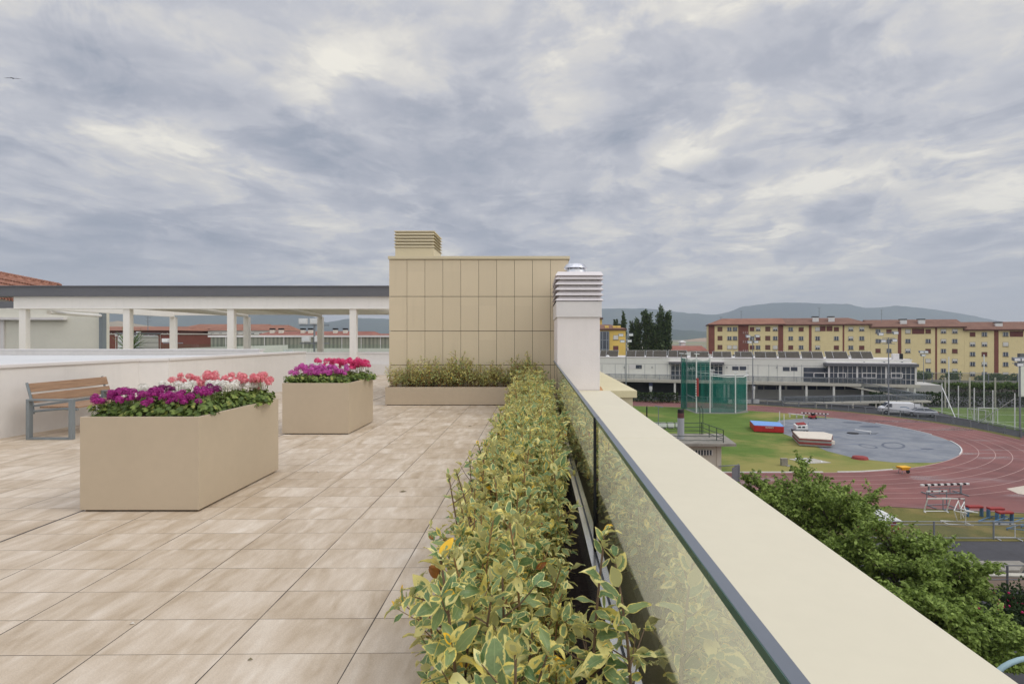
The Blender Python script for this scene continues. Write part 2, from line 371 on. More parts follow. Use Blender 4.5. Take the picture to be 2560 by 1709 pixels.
# ---- glass balustrade with aluminium base channel
GX, DG = .364, .030
t = thing('glass_balustrade', 'frameless glass balustrade in a silver base channel beside the hedge', 'balustrade', (GX, 5, 0))
def mat_glass(name, tint, ior=1.45, rough=0.0, k=1.0):
    m_ = bpy.data.materials.new(name); m_.use_nodes = True; tt = NT(m_.node_tree); tt.n.clear()
    fr0 = tt.new('ShaderNodeFresnel'); fr0.inputs[0].default_value = ior; bf = tt.new('ShaderNodeNewGeometry').outputs['Backfacing']
    fo_ = tt.m('MULTIPLY', tt.m('DIVIDE', tt.m('MULTIPLY', fr0.outputs[0], 2.0), tt.m('ADD', fr0.outputs[0], 1.0)), tt.m('SUBTRACT', 1.0, bf))
    tr = tt.new('ShaderNodeBsdfTransparent'); tr.inputs[0].default_value = tint
    gl = tt.new('ShaderNodeBsdfGlossy'); gl.inputs['Roughness'].default_value = rough; gl.inputs['Color'].default_value = (k, k, k, 1)
    mx = tt.new('ShaderNodeMixShader'); tt.l.new(fo_, mx.inputs[0]); tt.l.new(tr.outputs[0], mx.inputs[1]); tt.l.new(gl.outputs[0], mx.inputs[2])
    tt.l.new(mx.outputs[0], tt.new('ShaderNodeOutputMaterial').inputs[0]); return m_
M['glass'] = mat_glass('balustrade_glass', (.93, .94, .90, 1))
M['glass_edge'] = pm('glass_edge_strip', C(104, 110, 120), .35, var=.03)
M['glass_green'] = pm('green_glass_rim', C(62, 92, 86), .25)
for a, b_ in ((-1.0, 3.50), (3.515, 10.2), (10.215, 12.4)):
    g = MB().box(GX, GX + .020, a, b_, .12, .992)
    p_ = part('glass_panel', g, M['glass'], t, world=True)
    e = MB().box(GX + .002, GX + DG, a, b_, .9925, 1.004); part('edge_trim', e, M['glass_edge'], p_, world=True)
    e = MB().box(GX - .0005, GX + .0018, a, b_, .984, 1.0035); part('glass_rim', e, M['glass_green'], p_, world=True)
jn = MB().box(GX - .009, GX + .021, 3.499, 3.516, .13, 1.003); part('joint_seal', jn, M['black'], t, world=True)
jn = MB().box(GX - .001, GX + .021, 10.201, 10.214, .13, 1.003); part('joint_seal', jn, M['black'], t, world=True)
ch = MB(); y0, y1 = -1, 12.4
ch.box(.322, .357, y0, y1, -.058, .175); ch.box(.383, .407, y0, y1, -.058, .175); ch.box(.322, .407, y0, y1, -.08, -.0585)
part('base_channel', ch, M['alu'], t, world=True)
gk = MB().box(.3572, .3632, y0, y1, .10, .166)
part('gasket', gk, M['steel'], t, world=True)
# ---- parapet below the glass, wide cream coping
t = thing('parapet_wall', 'broad cream metal coping capping the outer parapet, running from the camera to the white chimney', 'parapet', (.9, 5, GZ))
wl = MB().box(.408, 1.36, -3, 10.695, -10.9, .435); part('wall', wl, M['cream_wall'], t, world=True)
prev = -3.0
for yb in (5.62, 8.2, 10.69):
    cp = MB().box(.408, 1.399, prev, yb - .010, .437, .500); part('coping', cp, M['cream'], t, world=True, bevel=.006); prev = yb
t = thing('parapet_wall', 'short wide parapet slab with thick pale yellow edge, round the foot of the white chimney', 'parapet', (1.2, 13, GZ))
part('wall', MB().box(.42, 1.84, 10.74, 17.2, -10.9, .36), M['cream_wall'], t, world=True)
M['cream_yellow'] = pm('cream_yellow_trim', C(213, 204, 168), .55, var=.03, scale=1.2, grime=.05)
part('coping', MB().box(.405, 1.915, 10.70, 17.3, .362, .500), M['cream_yellow'], t, world=True, bevel=.006)
rs = pm('rust_stain', C(186, 140, 92), .8, var=.2, scale=6)
# planting strip
tr = MB().box(-.245, .3215, -1.0, 12.49, -.30, -.06); solo('planting_bed', tr, M['soil'], 'dark soil bed of the hedge along the foot of the glass', 'soil')
ed = MB().box(-.249, -.243, -1.0, 12.49, -.2, -.004); solo('edge_strip', ed, M['dark'], 'thin dark metal strip between floor tiles and hedge bed', 'edging')
# ---- white chimney
cx0, cx1, cy0, cy1 = .392, 1.205, 10.705, 12.75
t = thing('chimney', 'tall white rendered chimney with louvred head and steel cowl at the end of the coping', 'chimney', ((cx0 + cx1) / 2, (cy0 + cy1) / 2, .5))
M['chimney_white'] = pm('chimney_render', C(229, 223, 221), .8, var=.02, scale=.8, bump=.5, bscale=70, streak=.04)
zc1, zc2, zc3, zt = 1.9, 2.18, 2.17, 2.77
part('shaft', MB().box(cx0, cx1, cy0, cy1, .501, zc1), M['chimney_white'], t, world=True, bevel=.006)
part('collar', MB().box(cx0 - .02, cx1 + .035, cy0 - .03, cy1 + .02, zc1 + .001, 2.2), M['white_metal'], t, world=True, bevel=.004)
part('core', MB().box(cx0 + .06, cx1 - .04, cy0 + .06, cy1 - .06, 2.201, 2.7), M['white_metal'], t, world=True)
M['louvre_white'] = pm('louvre_white', C(222, 217, 219), .4, var=.02)
def louvres(t, x0, x1, y0, y1, zlo, zhi, n, out, mat, drop, top=True):
    st = (zhi - zlo) / n
    for k in range(n):
        z1 = zlo + st * (k + 1) - .004; z0 = z1 - st * .74; mb = MB()
        i = [(x0, y0), (x1, y0), (x1, y1), (x0, y1)]; o = [(x0 - out, y0 - out), (x1 + out, y0 - out), (x1 + out, y1 + out), (x0 - out, y1 + out)]
        th = .008
        for a in range(4):
            b_ = (a + 1) % 4
            vs = [(*i[a], z1), (*i[b_], z1), (*o[b_], z0), (*o[a], z0), (*i[a], z1 - th), (*i[b_], z1 - th), (*o[b_], z0 - th), (*o[a], z0 - th)]
            mb.add(vs, [(0, 3, 2, 1), (4, 5, 6, 7), (3, 7, 6, 2), (0, 1, 5, 4), (0, 4, 7, 3), (1, 2, 6, 5)])
        # short upright web behind each blade
        vs = [(*p, z1 - th) for p in i] + [(*p, z1 - st * .55) for p in i]
        mb.add(vs, [(a, (a + 1) % 4, 4 + (a + 1) % 4, 4 + a) for a in range(4)])
        part('louvre_blade', mb, mat, t, world=True)
louvres(t, cx0 + .035, cx1 - .01, cy0 + .03, cy1 - .03, 2.2, zt - .06, 5, .075, M['louvre_white'], .05)
cap = MB().prism([(cx0 - .04, cy0 - .05), (cx1 + .065, cy0 - .05), (cx1 + .065, cy1 + .05), (cx0 - .04, cy1 + .05)], zt - .075, zt,
                 top=[(cx0 + .01, cy0 + .0), (cx1 + .02, cy0 + .0), (cx1 + .02, cy1 - .0), (cx0 + .01, cy1 - .0)])
part('cap', cap, M['louvre_white'], t, world=True)
cw = ((1438.5 - CX) / FPX * 11.2, 11.2, zt)
c1 = MB().lathe([(.205, .0), (.205, .075), (.19, .08), (.19, .0)], cw, 32)
pc = part('cowl', c1, M['chrome'], t, world=True, smooth=True)
c2 = MB()
for z_ in (.085, .115): c2.lathe([(.2, z_), (.207, z_ + .004), (.2, z_ + .008), (.193, z_ + .004), (.2, z_)], cw, 32)
for i in range(14):
    a = 2 * math.pi * i / 14; c2.tube((cw[0] + .2 * math.cos(a), cw[1] + .2 * math.sin(a), cw[2] + .07), (cw[0] + .2 * math.cos(a), cw[1] + .2 * math.sin(a), cw[2] + .135), .005, n=5)
c2.lathe([(.001, .0), (.13, .0), (.13, .13), (.001, .13)], cw, 20)
part('cage', c2, M['chrome'], pc, world=True, smooth=True)
c3 = MB().lathe([(.235, .118), (.238, .122), (.19, .195), (.185, .2), (.001, .212), (.001, .2), (.17, .19), (.225, .118), (.235, .118)], cw, 36)
part('cowl_hat', c3, M['chrome'], pc, world=True, smooth=True)
# stain below chimney foot
solo('rust_streak', MB().prism([(1.206, 10.72), (1.27, 10.72), (1.32, 11.5), (1.25, 12.6), (1.207, 12.7)], .5005, .5020), rs, 'thin rusty stain on the coping beside the chimney foot', 'stain')
# ---- stair tower clad in tan panels
bx0, bx1, by0, by1, bz = -3.43, .735, 13.0, 16.8, 3.40
t = thing('stair_tower', 'flat roofed rooftop block clad in tan rectangular panels behind the long planter', 'rooftop building', ((bx0 + bx1) / 2, 15, 0))
part('wall', MB().box(bx0 + .03, bx1 - .03, by0 + .03, by1 - .03, 0, 3.3), M['dark'], t, world=True)
pn = MB(); pw = .4162; rows = [(.02, .872), (.884, 1.661), (1.673, 2.460), (2.472, 3.318)]
for (z0, z1) in rows:
    for k in range(10): pn.box(bx0 + k * pw + .004, bx0 + (k + 1) * pw - .004, by0, by0 + .028, z0, z1)
    for k in range(9):
        ya = by0 + .03 + k * pw
        pn.box(bx0, bx0 + .028, ya + .004, ya + pw - .004, z0, z1); pn.box(bx1 - .028, bx1, ya + .004, ya + pw - .004, z0, z1)
part('cladding', pn, M['tan_panel'], t, world=True)
part('coping', MB().box(bx0 - .02, bx1 + .03, by0 - .03, by1 + .03, 3.33, bz), M['tan_trim'], t, world=True, bevel=.004)
vx0, vx1, vy0, vy1 = -3.40, -2.44, 13.35, 14.4
t = thing('ventilation_stack', 'square beige louvred vent box on top of the tan block', 'vent', ((vx0 + vx1) / 2, 13.9, 3.4))
part('plinth', MB().box(vx0 + .02, vx1 - .02, vy0 + .02, vy1 - .02, 3.401, 3.66), M['tan_trim'], t, world=True)
part('core', MB().box(vx0 + .06, vx1 - .06, vy0 + .06, vy1 - .06, 3.661, 4.0), M['tan_trim'], t, world=True)
louvres(t, vx0 + .04, vx1 - .04, vy0 + .04, vy1 - .04, 3.66, 4.03, 5, .045, M['tan_trim'], .03)
part('cap', MB().box(vx0, vx1, vy0, vy1, 4.031, 4.06), M['tan_trim'], t, world=True, bevel=.004)
# ---- planters
def planter(x0, x1, y0, y1, h, label, soil=.09, rim=.03):
    t = thing('planter', label, 'planter', ((x0 + x1) / 2, (y0 + y1) / 2, 0))
    b = MB(); p = [(x0, y0), (x1, y0), (x1, y1), (x0, y1)]; q = [(x0 + rim, y0 + rim), (x1 - rim, y0 + rim), (x1 - rim, y1 - rim), (x0 + rim, y1 - rim)]
    vs = [(*a, .016) for a in p] + [(*a, h) for a in p] + [(*a, h) for a in q] + [(*a, h - soil - .05) for a in q]
    fs = [(3, 2, 1, 0)]
    for i in range(4):
        j = (i + 1) % 4; fs += [(i, j, 4 + j, 4 + i), (4 + i, 4 + j, 8 + j, 8 + i), (8 + i, 8 + j, 12 + j, 12 + i)]
    b.add(vs, fs); part('box', b, M['taupe'], t, world=True, bevel=.003); part('plinth', MB().box(x0 + .03, x1 - .03, y0 + .03, y1 - .03, .001, .017), M['dark'], t, world=True)  # dark inset plinth added to paint in a contact shadow line under the box
    g = MB(); n = 14
    for i in range(n + 1):
        for j in range(n + 1):
            X = q[0][0] + (q[1][0] - q[0][0]) * i / n; Y = q[0][1] + (q[3][1] - q[0][1]) * j / n
            g.v.append((X, Y, h - soil + .02 * mnoise.noise(Vector((X * 9, Y * 9, 1)))))
    g.f = [(i * (n + 1) + j, (i + 1) * (n + 1) + j, (i + 1) * (n + 1) + j + 1, i * (n + 1) + j + 1) for i in range(n) for j in range(n)]; g.mi = [0] * len(g.f)
    part('soil', g, M['soil'], t, world=True)
    return t
PL1 = (-3.95, -2.92, 4.84, 6.33, .82); PL2 = (-3.97, -2.93, 8.73, 10.02, .80); PL3 = (-3.385, -.262, 12.5, 12.97, .41)
planter(*PL1, 'large taupe planter box nearest the camera, full of purple, white and coral geraniums', soil=.045)
planter(*PL2, 'taupe planter box farther back, full of violet and hot pink geraniums', soil=.045)
planter(*PL3, 'long low taupe planter at the foot of the tan panelled block', soil=.03)
# ---- fallen leaves and bits on the floor
for i, (px, py, lab) in enumerate(((1007, 1229, 'curled fallen leaf on the tiles, middle of the open floor'), (1175, 1065, 'tiny fallen leaf near the far end of the floor'), (625, 1650, 'small dark leaf scrap on the tiles at the bottom left of centre'), (795, 1180, 'pale fallen leaf on the tiles right of the nearest planter'), (330, 1560, 'small pale petal on the tiles at lower left'))):
    x, y = P(px, py); lf = MB(); s_ = (.035, .03, .012, .02, .014)[i]; lf.add([(x - s_, y, .003), (x, y - s_ * .45, .009), (x + s_, y + s_ * .2, .004), (x, y + s_ * .5, .012), (x - s_, y, .001), (x, y - s_ * .45, .007), (x + s_, y + s_ * .2, .002), (x, y + s_ * .5, .010)], [(0, 1, 2, 3), (7, 6, 5, 4), (0, 4, 5, 1), (1, 5, 6, 2), (2, 6, 7, 3), (3, 7, 4, 0)])
    solo('fallen_leaf', lf, M['petal_lit'] if False else pm('dry_leaf', C(120, 112, 84) if i < 3 else C(206, 200, 190), .8), lab, 'leaf', 'scattered bits on the floor tiles')
# ---- bench
t = thing('park_bench', 'bench with brown wooden slats and grey metal frames against the white wall', 'bench', (-7.2, 9.15, 0))
def frame(y):
    b = MB(); w_, d_ = .05, .07; x0, x1 = -.35, .33; z1 = .60
    b.box(x0, x0 + w_, y, y + d_, .03, z1 - .03); b.box(x1 - w_, x1, y, y + d_, .03, z1 - .03)
    b.box(x0, x1, y, y + d_, z1 - .03, z1); b.box(x0, x1, y, y + d_, .0, .03)
    return part('arm_frame', b, M['grey_paint'], t, bevel=.004)
frame(-.88); frame(.55)
for y in (-.76, .70):
    b = MB(); b.path([(-.37, y + .03, .36), (-.38, y + .03, .50), (-.47, y + .03, .83)], .018, 6)
    part('back_support', b, M['grey_paint'], t)
    b = MB(); b.path([(-.36, y + .03, .40), (-.1, y + .03, .425), (.10, y + .03, .44), (.30, y + .03, .43)], .02, 6); part('seat_support', b, M['grey_paint'], t)
for k, (x, z) in enumerate(((-.39, .55), (-.44, .71))):
    b = MB(); b.bar((x, -.72, z + .04), (x, .80, z + .04), .026, .135, up=(-.28, 0, 1)); part('back_slat', b, M['wood'], t, bevel=.004)
for x in (-.24, -.09, .06, .21):
    b = MB(); b.box(x - .065, x + .065, -.70, .72, .445, .470); part('seat_slat', b, M['wood'], t, bevel=.004)
part('brace', MB().box(-.37, -.33, -.74, .74, .47, .50), M['grey_paint'], t)
# ---- white parapet at the left with its coping
def wall_run(t, pts, h, wd, zb=0.0, cop=.05, cw=.03):
    for a, b in zip(pts[:-1], pts[1:]):
        a, b = Vector((*a, 0)), Vector((*b, 0)); d = (b - a).normalized(); n = Vector((-d.y, d.x, 0))
        q = [a, b, b + n * wd, a + n * wd]
        part('wall', MB().prism([(p.x, p.y) for p in q], zb, h - cop - .001), M['white_stucco'], t, world=True)
        q = [a - n * cw - d * .0, b - n * cw + d * .0, b + n * (wd + cw), a + n * (wd + cw)]
        part('coping', MB().prism([(p.x, p.y) for p in q], h - cop, h), M['white_metal'], t, world=True, bevel=.004)
t = thing('boundary_wall', 'white rendered terrace wall with flat coping behind the bench', 'wall', (-8, 10, 0))
wall_run(t, [(-8.32, -1), (-8.02, 8.4), (-7.78, 10.95)], 1.10, .28)
wall_run(t, [(-7.779, 10.951), (-7.40, 11.25)], 1.098, .28)
wall_run(t, [(-7.399, 11.251), (-7.1, 17.2)], 1.10, .28)
# flat white roof beyond it and its upstand
M['white_roof'] = pm('white_roof_membrane', C(206, 207, 208), .9, var=.05, scale=.4, grime=.12, spec=.1)
t = thing('flat_roof', 'flat white roof with low upstand beyond the bench wall', 'roof', (-14, 14, 0))
part('membrane', MB().prism([(-22, 1), (-8.7, 1), (-8.2, 9), (-7.8, 17.4), (-7.8, 18.9), (-22, 18.9)], .7, .93), M['white_roof'], t, world=True)
part('upstand', MB().box(-24, -9.4, 18.95, 19.25, 0, 1.095), M['white_stucco'], t, world=True)
part('coping', MB().box(-24, -9.36, 18.9, 19.3, 1.096, 1.13), M['white_metal'], t, world=True)
part('kerb', MB().box(-9.38, -9.1, 18.95, 19.3, 0, .95), M['white_stucco'], t, world=True)
part('cable_bracket', MB().box(-14.75, -14.7, 15.0, 15.05, .93, 1.03), M['dark'], t, world=True)
# far end of the terrace: low wall + glass
t = thing('boundary_wall', 'low white end wall of the terrace under the pergola, topped by a clear glass rail', 'wall', (-5, 22.9, 0))
part('wall', MB().box(-10, -3.46, 22.8, 23.0, 0, .44), M['white_stucco'], t, world=True)
part('ledge', MB().box(-10, -3.46, 23.02, 23.6, .0, .86), M['white_stucco'], t, world=True)
part('coping', MB().box(-10, -3.46, 23.0, 23.62, .862, .92), M['white_metal'], t, world=True)
M['rail_glass'] = mat_glass('rail_glass', (.9, .94, .92, 1))
t = thing('glass_rail', 'clear glass balustrade panes along the far edge under the pergola', 'balustrade', (-13, 33, .9))
for k in range(12):
    x = -24 + k * 1.75; part('glass_pane', MB().box(x, x + 1.72, 33.4, 33.42, .3, 1.13), M['rail_glass'], t, world=True)
part('bottom_rail', MB().box(-24, -3, 33.36, 33.46, .2, .3), M['white_metal'], t, world=True)
part('ledge', MB().box(-24, -3, 33.1, 33.9, -.4, .2), M['white_stucco'], t, world=True)
# small grey post box near low wall
solo('floor_box', MB().box(-7.2, -6.7, 21.6, 22.0, 0, .62), M['white_metal'], 'small grey box standing by the low end wall behind the pink flowers', 'box')
# ---- pergola / canopy
zb, zm, zt_ = 2.72, 3.20, 3.61
t = thing('pergola', 'long white steel canopy with grey roof edge on white posts at left', 'canopy', (-12, 27, 0))
part('roof_edge', MB().box(-34, -3.46, 22.7, 23.5, zm + .002, zt_).box(-34, -3.46, 32.3, 32.9, zm + .002, zt_).box(-34, -33, 23.5, 32.3, zm + .002, zt_), M['fascia'], t, world=True)
part('roof_trim', MB().box(-34, -3.46, 22.66, 22.72, zt_ - .03, zt_ + .015), M['fascia'], t, world=True)
fx = (-21.15, -16.9, -12.65, -7.65)
part('front_beam', MB().box(-21.35, -3.4, 22.85, 23.1, zb, zm), M['pergola_white'], t, world=True)
part('beam_lip', MB().box(-21.6, -3.4, 22.80, 23.15, zb - .025, zb - .001), M['pergola_white'], t, world=True)
for x in fx:
    part('post', MB().box(x, x + .27, 22.87, 23.09, 0 if x > -10 else .2, zb - .026), M['pergola_white'], t, world=True)
    if x < -8: part('post', MB().box(x, x + .3, 32.25, 32.5, .0, zb - .001), M['pergola_white'], t, world=True)
    part('cross_beam', MB().box(x + .05, x + .3, 23.11, 32.24, zb, zm), M['pergola_white'], t, world=True)
part('back_beam', MB().box(-21.3, -17.3, 32.25, 32.5, zb + .1, zm), M['pergola_white'], t, world=True)
for xa, xb in ((-16.5, -13.2), (-12.3, -8.2), (-7.2, -3.5)):
    part('ceiling_panel', MB().prism([(xa, 23.12), (xb, 23.12), (xb, 32.2), (xa, 32.2)], [zm - .06, zm - .06, zm - .36, zm - .36], [zm, zm, zm - .3, zm - .3]), M['pergola_white'], t, world=True)
# penthouse room at far left
t = thing('penthouse_room', 'cream walled rooftop room with glazed door at far left under the canopy', 'room', (-24, 27, 0))
M['room_wall'] = pm('room_wall', C(214, 212, 200), .85, var=.03, scale=.5)
part('wall', MB().box(-38, -24.57, 31.5, 32.2, 0, 3.18), M['room_wall'], t, world=True)
part('side_column', MB().box(-24.55, -24.36, 31.4, 31.7, 0, 3.0), M['grey_paint'], t, world=True)
wd = part('door_frame', MB().box(-30.2, -29.9, 31.4, 31.49, 0, 2.5), M['white_metal'], t, world=True)
part('door_glass', MB().box(-35, -30.21, 31.42, 31.48, 0, 2.4), M['pane'], wd, world=True)
part('awning_box', MB().tube((-20.9, 24.0, 2.6), (-24.4, 31.3, 2.75), .09, n=8), M['pergola_white'], t, world=True)
part('lintel', MB().box(-38, -26.4, 31.2, 31.49, 2.52, 2.66), M['white_metal'], t, world=True)
# tiled roof behind, top left
t = thing('tiled_house', 'terracotta barrel tiled hip roof rising behind the canopy at top left', 'house', (-38, 40, GZ))
Yh = 36.0
xl, zl = Q(-160, 652, Yh); xr, zr = Q(150, 713, Yh)
rf = MB(); nA, nB = 60, 12
# slope falls toward camera-right: ridge line from far-left to right eave
A = Vector((xl, Yh, zl)); B = Vector((xr, Yh, zr)); dn = Vector((.75, -3.6, -1.35)); L_ = (B - A)
ncol = 46
vs = []; seg = 10
for i in range(ncol * 4 + 1):
    p = A + L_ * (i / (ncol * 4)); hgt = .055 * math.cos(2 * math.pi * i / 4)
    for k in range(seg + 1):
        q = p + dn * (k / seg); lip = .03 * ((k * 1.0) % 1); vs.append((q.x, q.y, q.z + hgt + (.03 if k % 1 == 0 else 0)))
n_ = seg + 1
rf.add(vs, [(i * n_ + k, i * n_ + k + 1, (i + 1) * n_ + k + 1, (i + 1) * n_ + k) for i in range(ncol * 4) for k in range(seg)])
for i in range(ncol):                    # round ridge tiles along the top, overlapping
    p = A + L_ * (i / ncol); q = A + L_ * ((i + 1.15) / ncol); rf.tube(p + Vector((0, .02, .03)), q + Vector((0, .02, .0)), .12, .10, n=8)
for r_ in range(1, 6):                   # stepped courses
    for i in range(ncol):
        p = A + L_ * ((i + .5) / ncol) + dn * (r_ / 6.0); q = p + dn * .14
        rf.tube(p + Vector((0, 0, .05)), q + Vector((0, 0, .07)), .10, .12, n=6)
part('roof', rf, M['roof_tile'], t, world=True, smooth=True)
part('wall', MB().prism([(xl - 2, 36.4), (xr - .3, 36.4), (xr - 7.5, 44), (xl - 9, 44)], GZ, [zl - 1.5, zr - .6, zr - .6, zl - 1.5]), M['room_wall'], t, world=True)
# IBC tank
t = thing('water_tank', 'white plastic water tank in a metal cage beside the yucca under the canopy', 'tank', (-18.0, 25.3, .3), rz=R(-10))
M['tank'] = pm('tank_plastic', C(240, 246, 250), .35, var=.06, spec=.5)
part('plinth', MB().box(-.65, .65, -.55, .55, -.1, .2), M['concrete'], t)
part('container', MB().box(-.6, .6, -.5, .5, .2, 1.33), M['tank'], t, bevel=.06)
cg = MB()
for z in (.3, .55, .78, 1.0, 1.22, 1.4):
    r = .009 if z < 1.4 else .035
    pts = [(-.63, -.53, z), (.63, -.53, z), (.63, .53, z), (-.63, .53, z), (-.63, -.53, z)]
    for a, b in zip(pts[:-1], pts[1:]): cg.tube(a, b, r, n=6)
part('cage', cg, M['steel'], t)
cg = MB()
for x in (-.63, -.3, 0, .3, .63):
    for y in (-.53, .53): cg.tube((x, y, .2), (x, y, 1.4), .012, n=6)
for x in (-.6, -.2, .15, .6): cg.box(x - .05, x + .05, -.56, -.5, 1.28, 1.42)
part('uprights', cg, M['white_metal'], t); part('lid', MB().lathe([(.09, 1.33), (.09, 1.5), (.001, 1.5)], n=14), M['white_metal'], t)
# yucca
t = thing('yucca_plant', 'spiky green yucca in a dark pot in front of the water tank', 'plant', (-17.35, 23.9, .2))
part('pot', MB().lathe([(.001, 0), (.2, 0), (.26, .75), (.23, .75), (.22, .7), (.001, .7)], n=20), M['pot'], t)
M['yucca'] = pm('yucca_leaf', C(104, 136, 66), .5, var=.25, scale=6)
yk = MB()
for i in range(70):
    a = random.uniform(0, 6.28); e = random.uniform(.1, 1.35); L = random.uniform(.7, 1.15); wd_ = .035
    d = Vector((math.cos(a) * math.cos(e), math.sin(a) * math.cos(e), math.sin(e))); s_ = Vector((-math.sin(a), math.cos(a), 0))
    o = Vector((random.uniform(-.16, .12), 0, .72 + random.uniform(0, .2))); p0, p1, p2 = o, o + d * L * .5, o + d * L + Vector((0, 0, -.14 * L * (1.4 - e)))
    yk.add([p0 - s_ * wd_ * .6, p0 + s_ * wd_ * .6, p1 + s_ * wd_, p1 - s_ * wd_, p2], [(0, 1, 2, 3), (3, 2, 4)])
part('leaves', yk, M['yucca'], t)
# ============================================================ PLANTS
def scatter(name, tv, tf, tuv, pos, Rm, S, mat, parent, smooth=True, off=(0, 0, 0)):
    """one mesh made of many copies of a leaf or petal template; Rm columns = side, length, normal"""
    tv = np.asarray(tv, float); tf = np.asarray(tf); tuv = np.asarray(tuv, float)
    N, nv, nf, k = len(pos), len(tv), len(tf), tf.shape[1]
    pos = np.asarray(pos, float) - np.asarray(off); S = np.asarray(S, float)
    if S.ndim == 1: S = np.repeat(S[:, None], 3, 1)
    loc = tv[None] * S[:, None, :]
    V = np.einsum('nij,nvj->nvi', np.asarray(Rm, float), loc) + pos[:, None, :]
    F = (tf[None] + (np.arange(N) * nv)[:, None, None]).reshape(-1)
    me = bpy.data.meshes.new(name)
    me.vertices.add(N * nv); me.vertices.foreach_set('co', V.reshape(-1))
    me.loops.add(N * nf * k); me.loops.foreach_set('vertex_index', F.astype(np.int32))
    me.polygons.add(N * nf); me.polygons.foreach_set('loop_start', np.arange(0, N * nf * k, k, dtype=np.int32))
    me.polygons.foreach_set('loop_total', np.full(N * nf, k, np.int32))
    me.update(calc_edges=True)
    uv = me.uv_layers.new(name='UVMap'); uu = np.tile(tuv[tf.reshape(-1)], (N, 1)); uv.data.foreach_set('uv', uu.reshape(-1))
    at = me.attributes.new('rnd', 'FLOAT', 'FACE'); at.data.foreach_set('value', np.repeat(rng.random(N), nf))
    if smooth: me.polygons.foreach_set('use_smooth', np.ones(N * nf, bool))
    me.materials.append(mat); me.validate()
    o = bpy.data.objects.new(name, me); return link(o, parent)
def frames(dirs, ups, roll=None):
    d = np.asarray(dirs, float); d /= np.linalg.norm(d, axis=1)[:, None] + 1e-9
    u = np.asarray(ups, float); s = np.cross(d, u); s /= np.linalg.norm(s, axis=1)[:, None] + 1e-9
    n = np.cross(s, d)
    if roll is not None:
        c, q = np.cos(roll)[:, None], np.sin(roll)[:, None]; s, n = s * c + n * q, n * c - s * q
    return np.stack([s, d, n], axis=2)
def leaf_template(nl=7, width=.5, fold=.22, droop=.25, wave=.06, pw=.85):
    v = []; uv = []; xs = (-1, -.55, 0, .55, 1)
    for i in range(nl + 1):
        t = i / nl; wv = width / 2 * (math.sin(math.pi * min(1, t ** pw)) ** .9 if 0 < t < 1 else .02)
        for x in xs:
            z = fold * abs(x) * wv * 1.2 - droop * t * t + wave * abs(x) ** 2 * math.sin(t * 9 + (2.1 if x > 0 else 0))
            v.append((x * wv, t * (1 - .1 * droop), z)); uv.append(((x + 1) / 2, t))
    m_ = len(xs); f = [(i * m_ + j, i * m_ + j + 1, (i + 1) * m_ + j + 1, (i + 1) * m_ + j) for i in range(nl) for j in range(m_ - 1)]
    return v, f, uv
def mat_variegated(name='variegated_leaf', yel=.5, dark=1.0):
    m_, t, b = newmat(name); uv = t.new('ShaderNodeUVMap').outputs[0]; u, v, _ = t.sep(uv)
    rnd = t.new('ShaderNodeAttribute', attribute_name='rnd').outputs['Fac']
    off = t.comb(t.m('MULTIPLY', rnd, 71.0), t.m('MULTIPLY', rnd, 33.0), 0)
    n = t.noise(t.vm('ADD', t.comb(t.m('MULTIPLY', u, 2.2), t.m('MULTIPLY', v, 3.2)), off), 1.9, 4, .7)
    e = t.m('ABSOLUTE', t.m('MULTIPLY', t.m('SUBTRACT', u, .5), 2.0))
    tip = t.m('MULTIPLY', t.m('ABSOLUTE', t.m('SUBTRACT', v, .47)), 1.9)
    d = t.m('MAXIMUM', e, tip)
    th = t.m('SUBTRACT', d, t.m('MULTIPLY', t.m('SUBTRACT', n, .5), 1.15))
    lim = t.m('SUBTRACT', .86, t.m('MULTIPLY', t.m('POWER', rnd, 3.6), yel))
    edge = t.smooth(th, t.m('SUBTRACT', lim, .05), t.m('ADD', lim, .05))
    mid = t.smooth(e, .02, .07, 1.0, 0.0)
    g = t.ramp(n, [(.25, C(78, 106, 66, dark)), (.6, C(112, 142, 92, dark)), (.8, C(152, 174, 126, dark))])
    rr = t.m('FRACT', t.m('MULTIPLY', rnd, 7.31))
    g = t.mix(t.smooth(rr, .0, 1.0, 0.0, .55), g, C(158, 170, 112, dark))
    g = t.mix(t.m('MULTIPLY', mid, .45), g, C(168, 178, 124, dark))
    y = t.mix(rr, C(230, 224, 156, dark), C(230, 212, 110, dark)); y = t.mix(t.smooth(t.m('FRACT', t.m('MULTIPLY', rnd, 13.7)), .93, .97), y, C(244, 196, 54, dark))
    up = t.mix(edge, g, y)
    back = t.mix(edge, C(196, 194, 136, dark), C(228, 218, 140, dark))
    geo = t.new('ShaderNodeNewGeometry').outputs['Backfacing']
    c = t.mix(geo, up, back)
    brown = t.smooth(t.m('FRACT', t.m('MULTIPLY', rnd, 29.3)), .988, .995); c = t.mix(brown, c, C(150, 92, 48))
    t.put(b.inputs['Base Color'], c); b.inputs['Roughness'].default_value = .38; b.inputs['Specular IOR Level'].default_value = .45
    vn = t.noise(t.comb(t.m('ADD', t.m('MULTIPLY', e, 1.5), t.m('MULTIPLY', v, 9)), 0, 0), 2.2, 1, .4)
    bn = t.new('ShaderNodeBump'); bn.inputs['Strength'].default_value = .25; bn.inputs['Distance'].default_value = .003
    t.put(bn.inputs['Height'], vn); t.l.new(bn.outputs[0], b.inputs['Normal'])
    tl = t.new('ShaderNodeBsdfTranslucent'); t.put(tl.inputs[0], c)
    mx = t.new('ShaderNodeMixShader'); mx.inputs[0].default_value = .26
    t.l.new(b.outputs[0], mx.inputs[1]); t.l.new(tl.outputs[0], mx.inputs[2]); t.l.new(mx.outputs[0], t.n['Material Output'].inputs[0])
    return m_
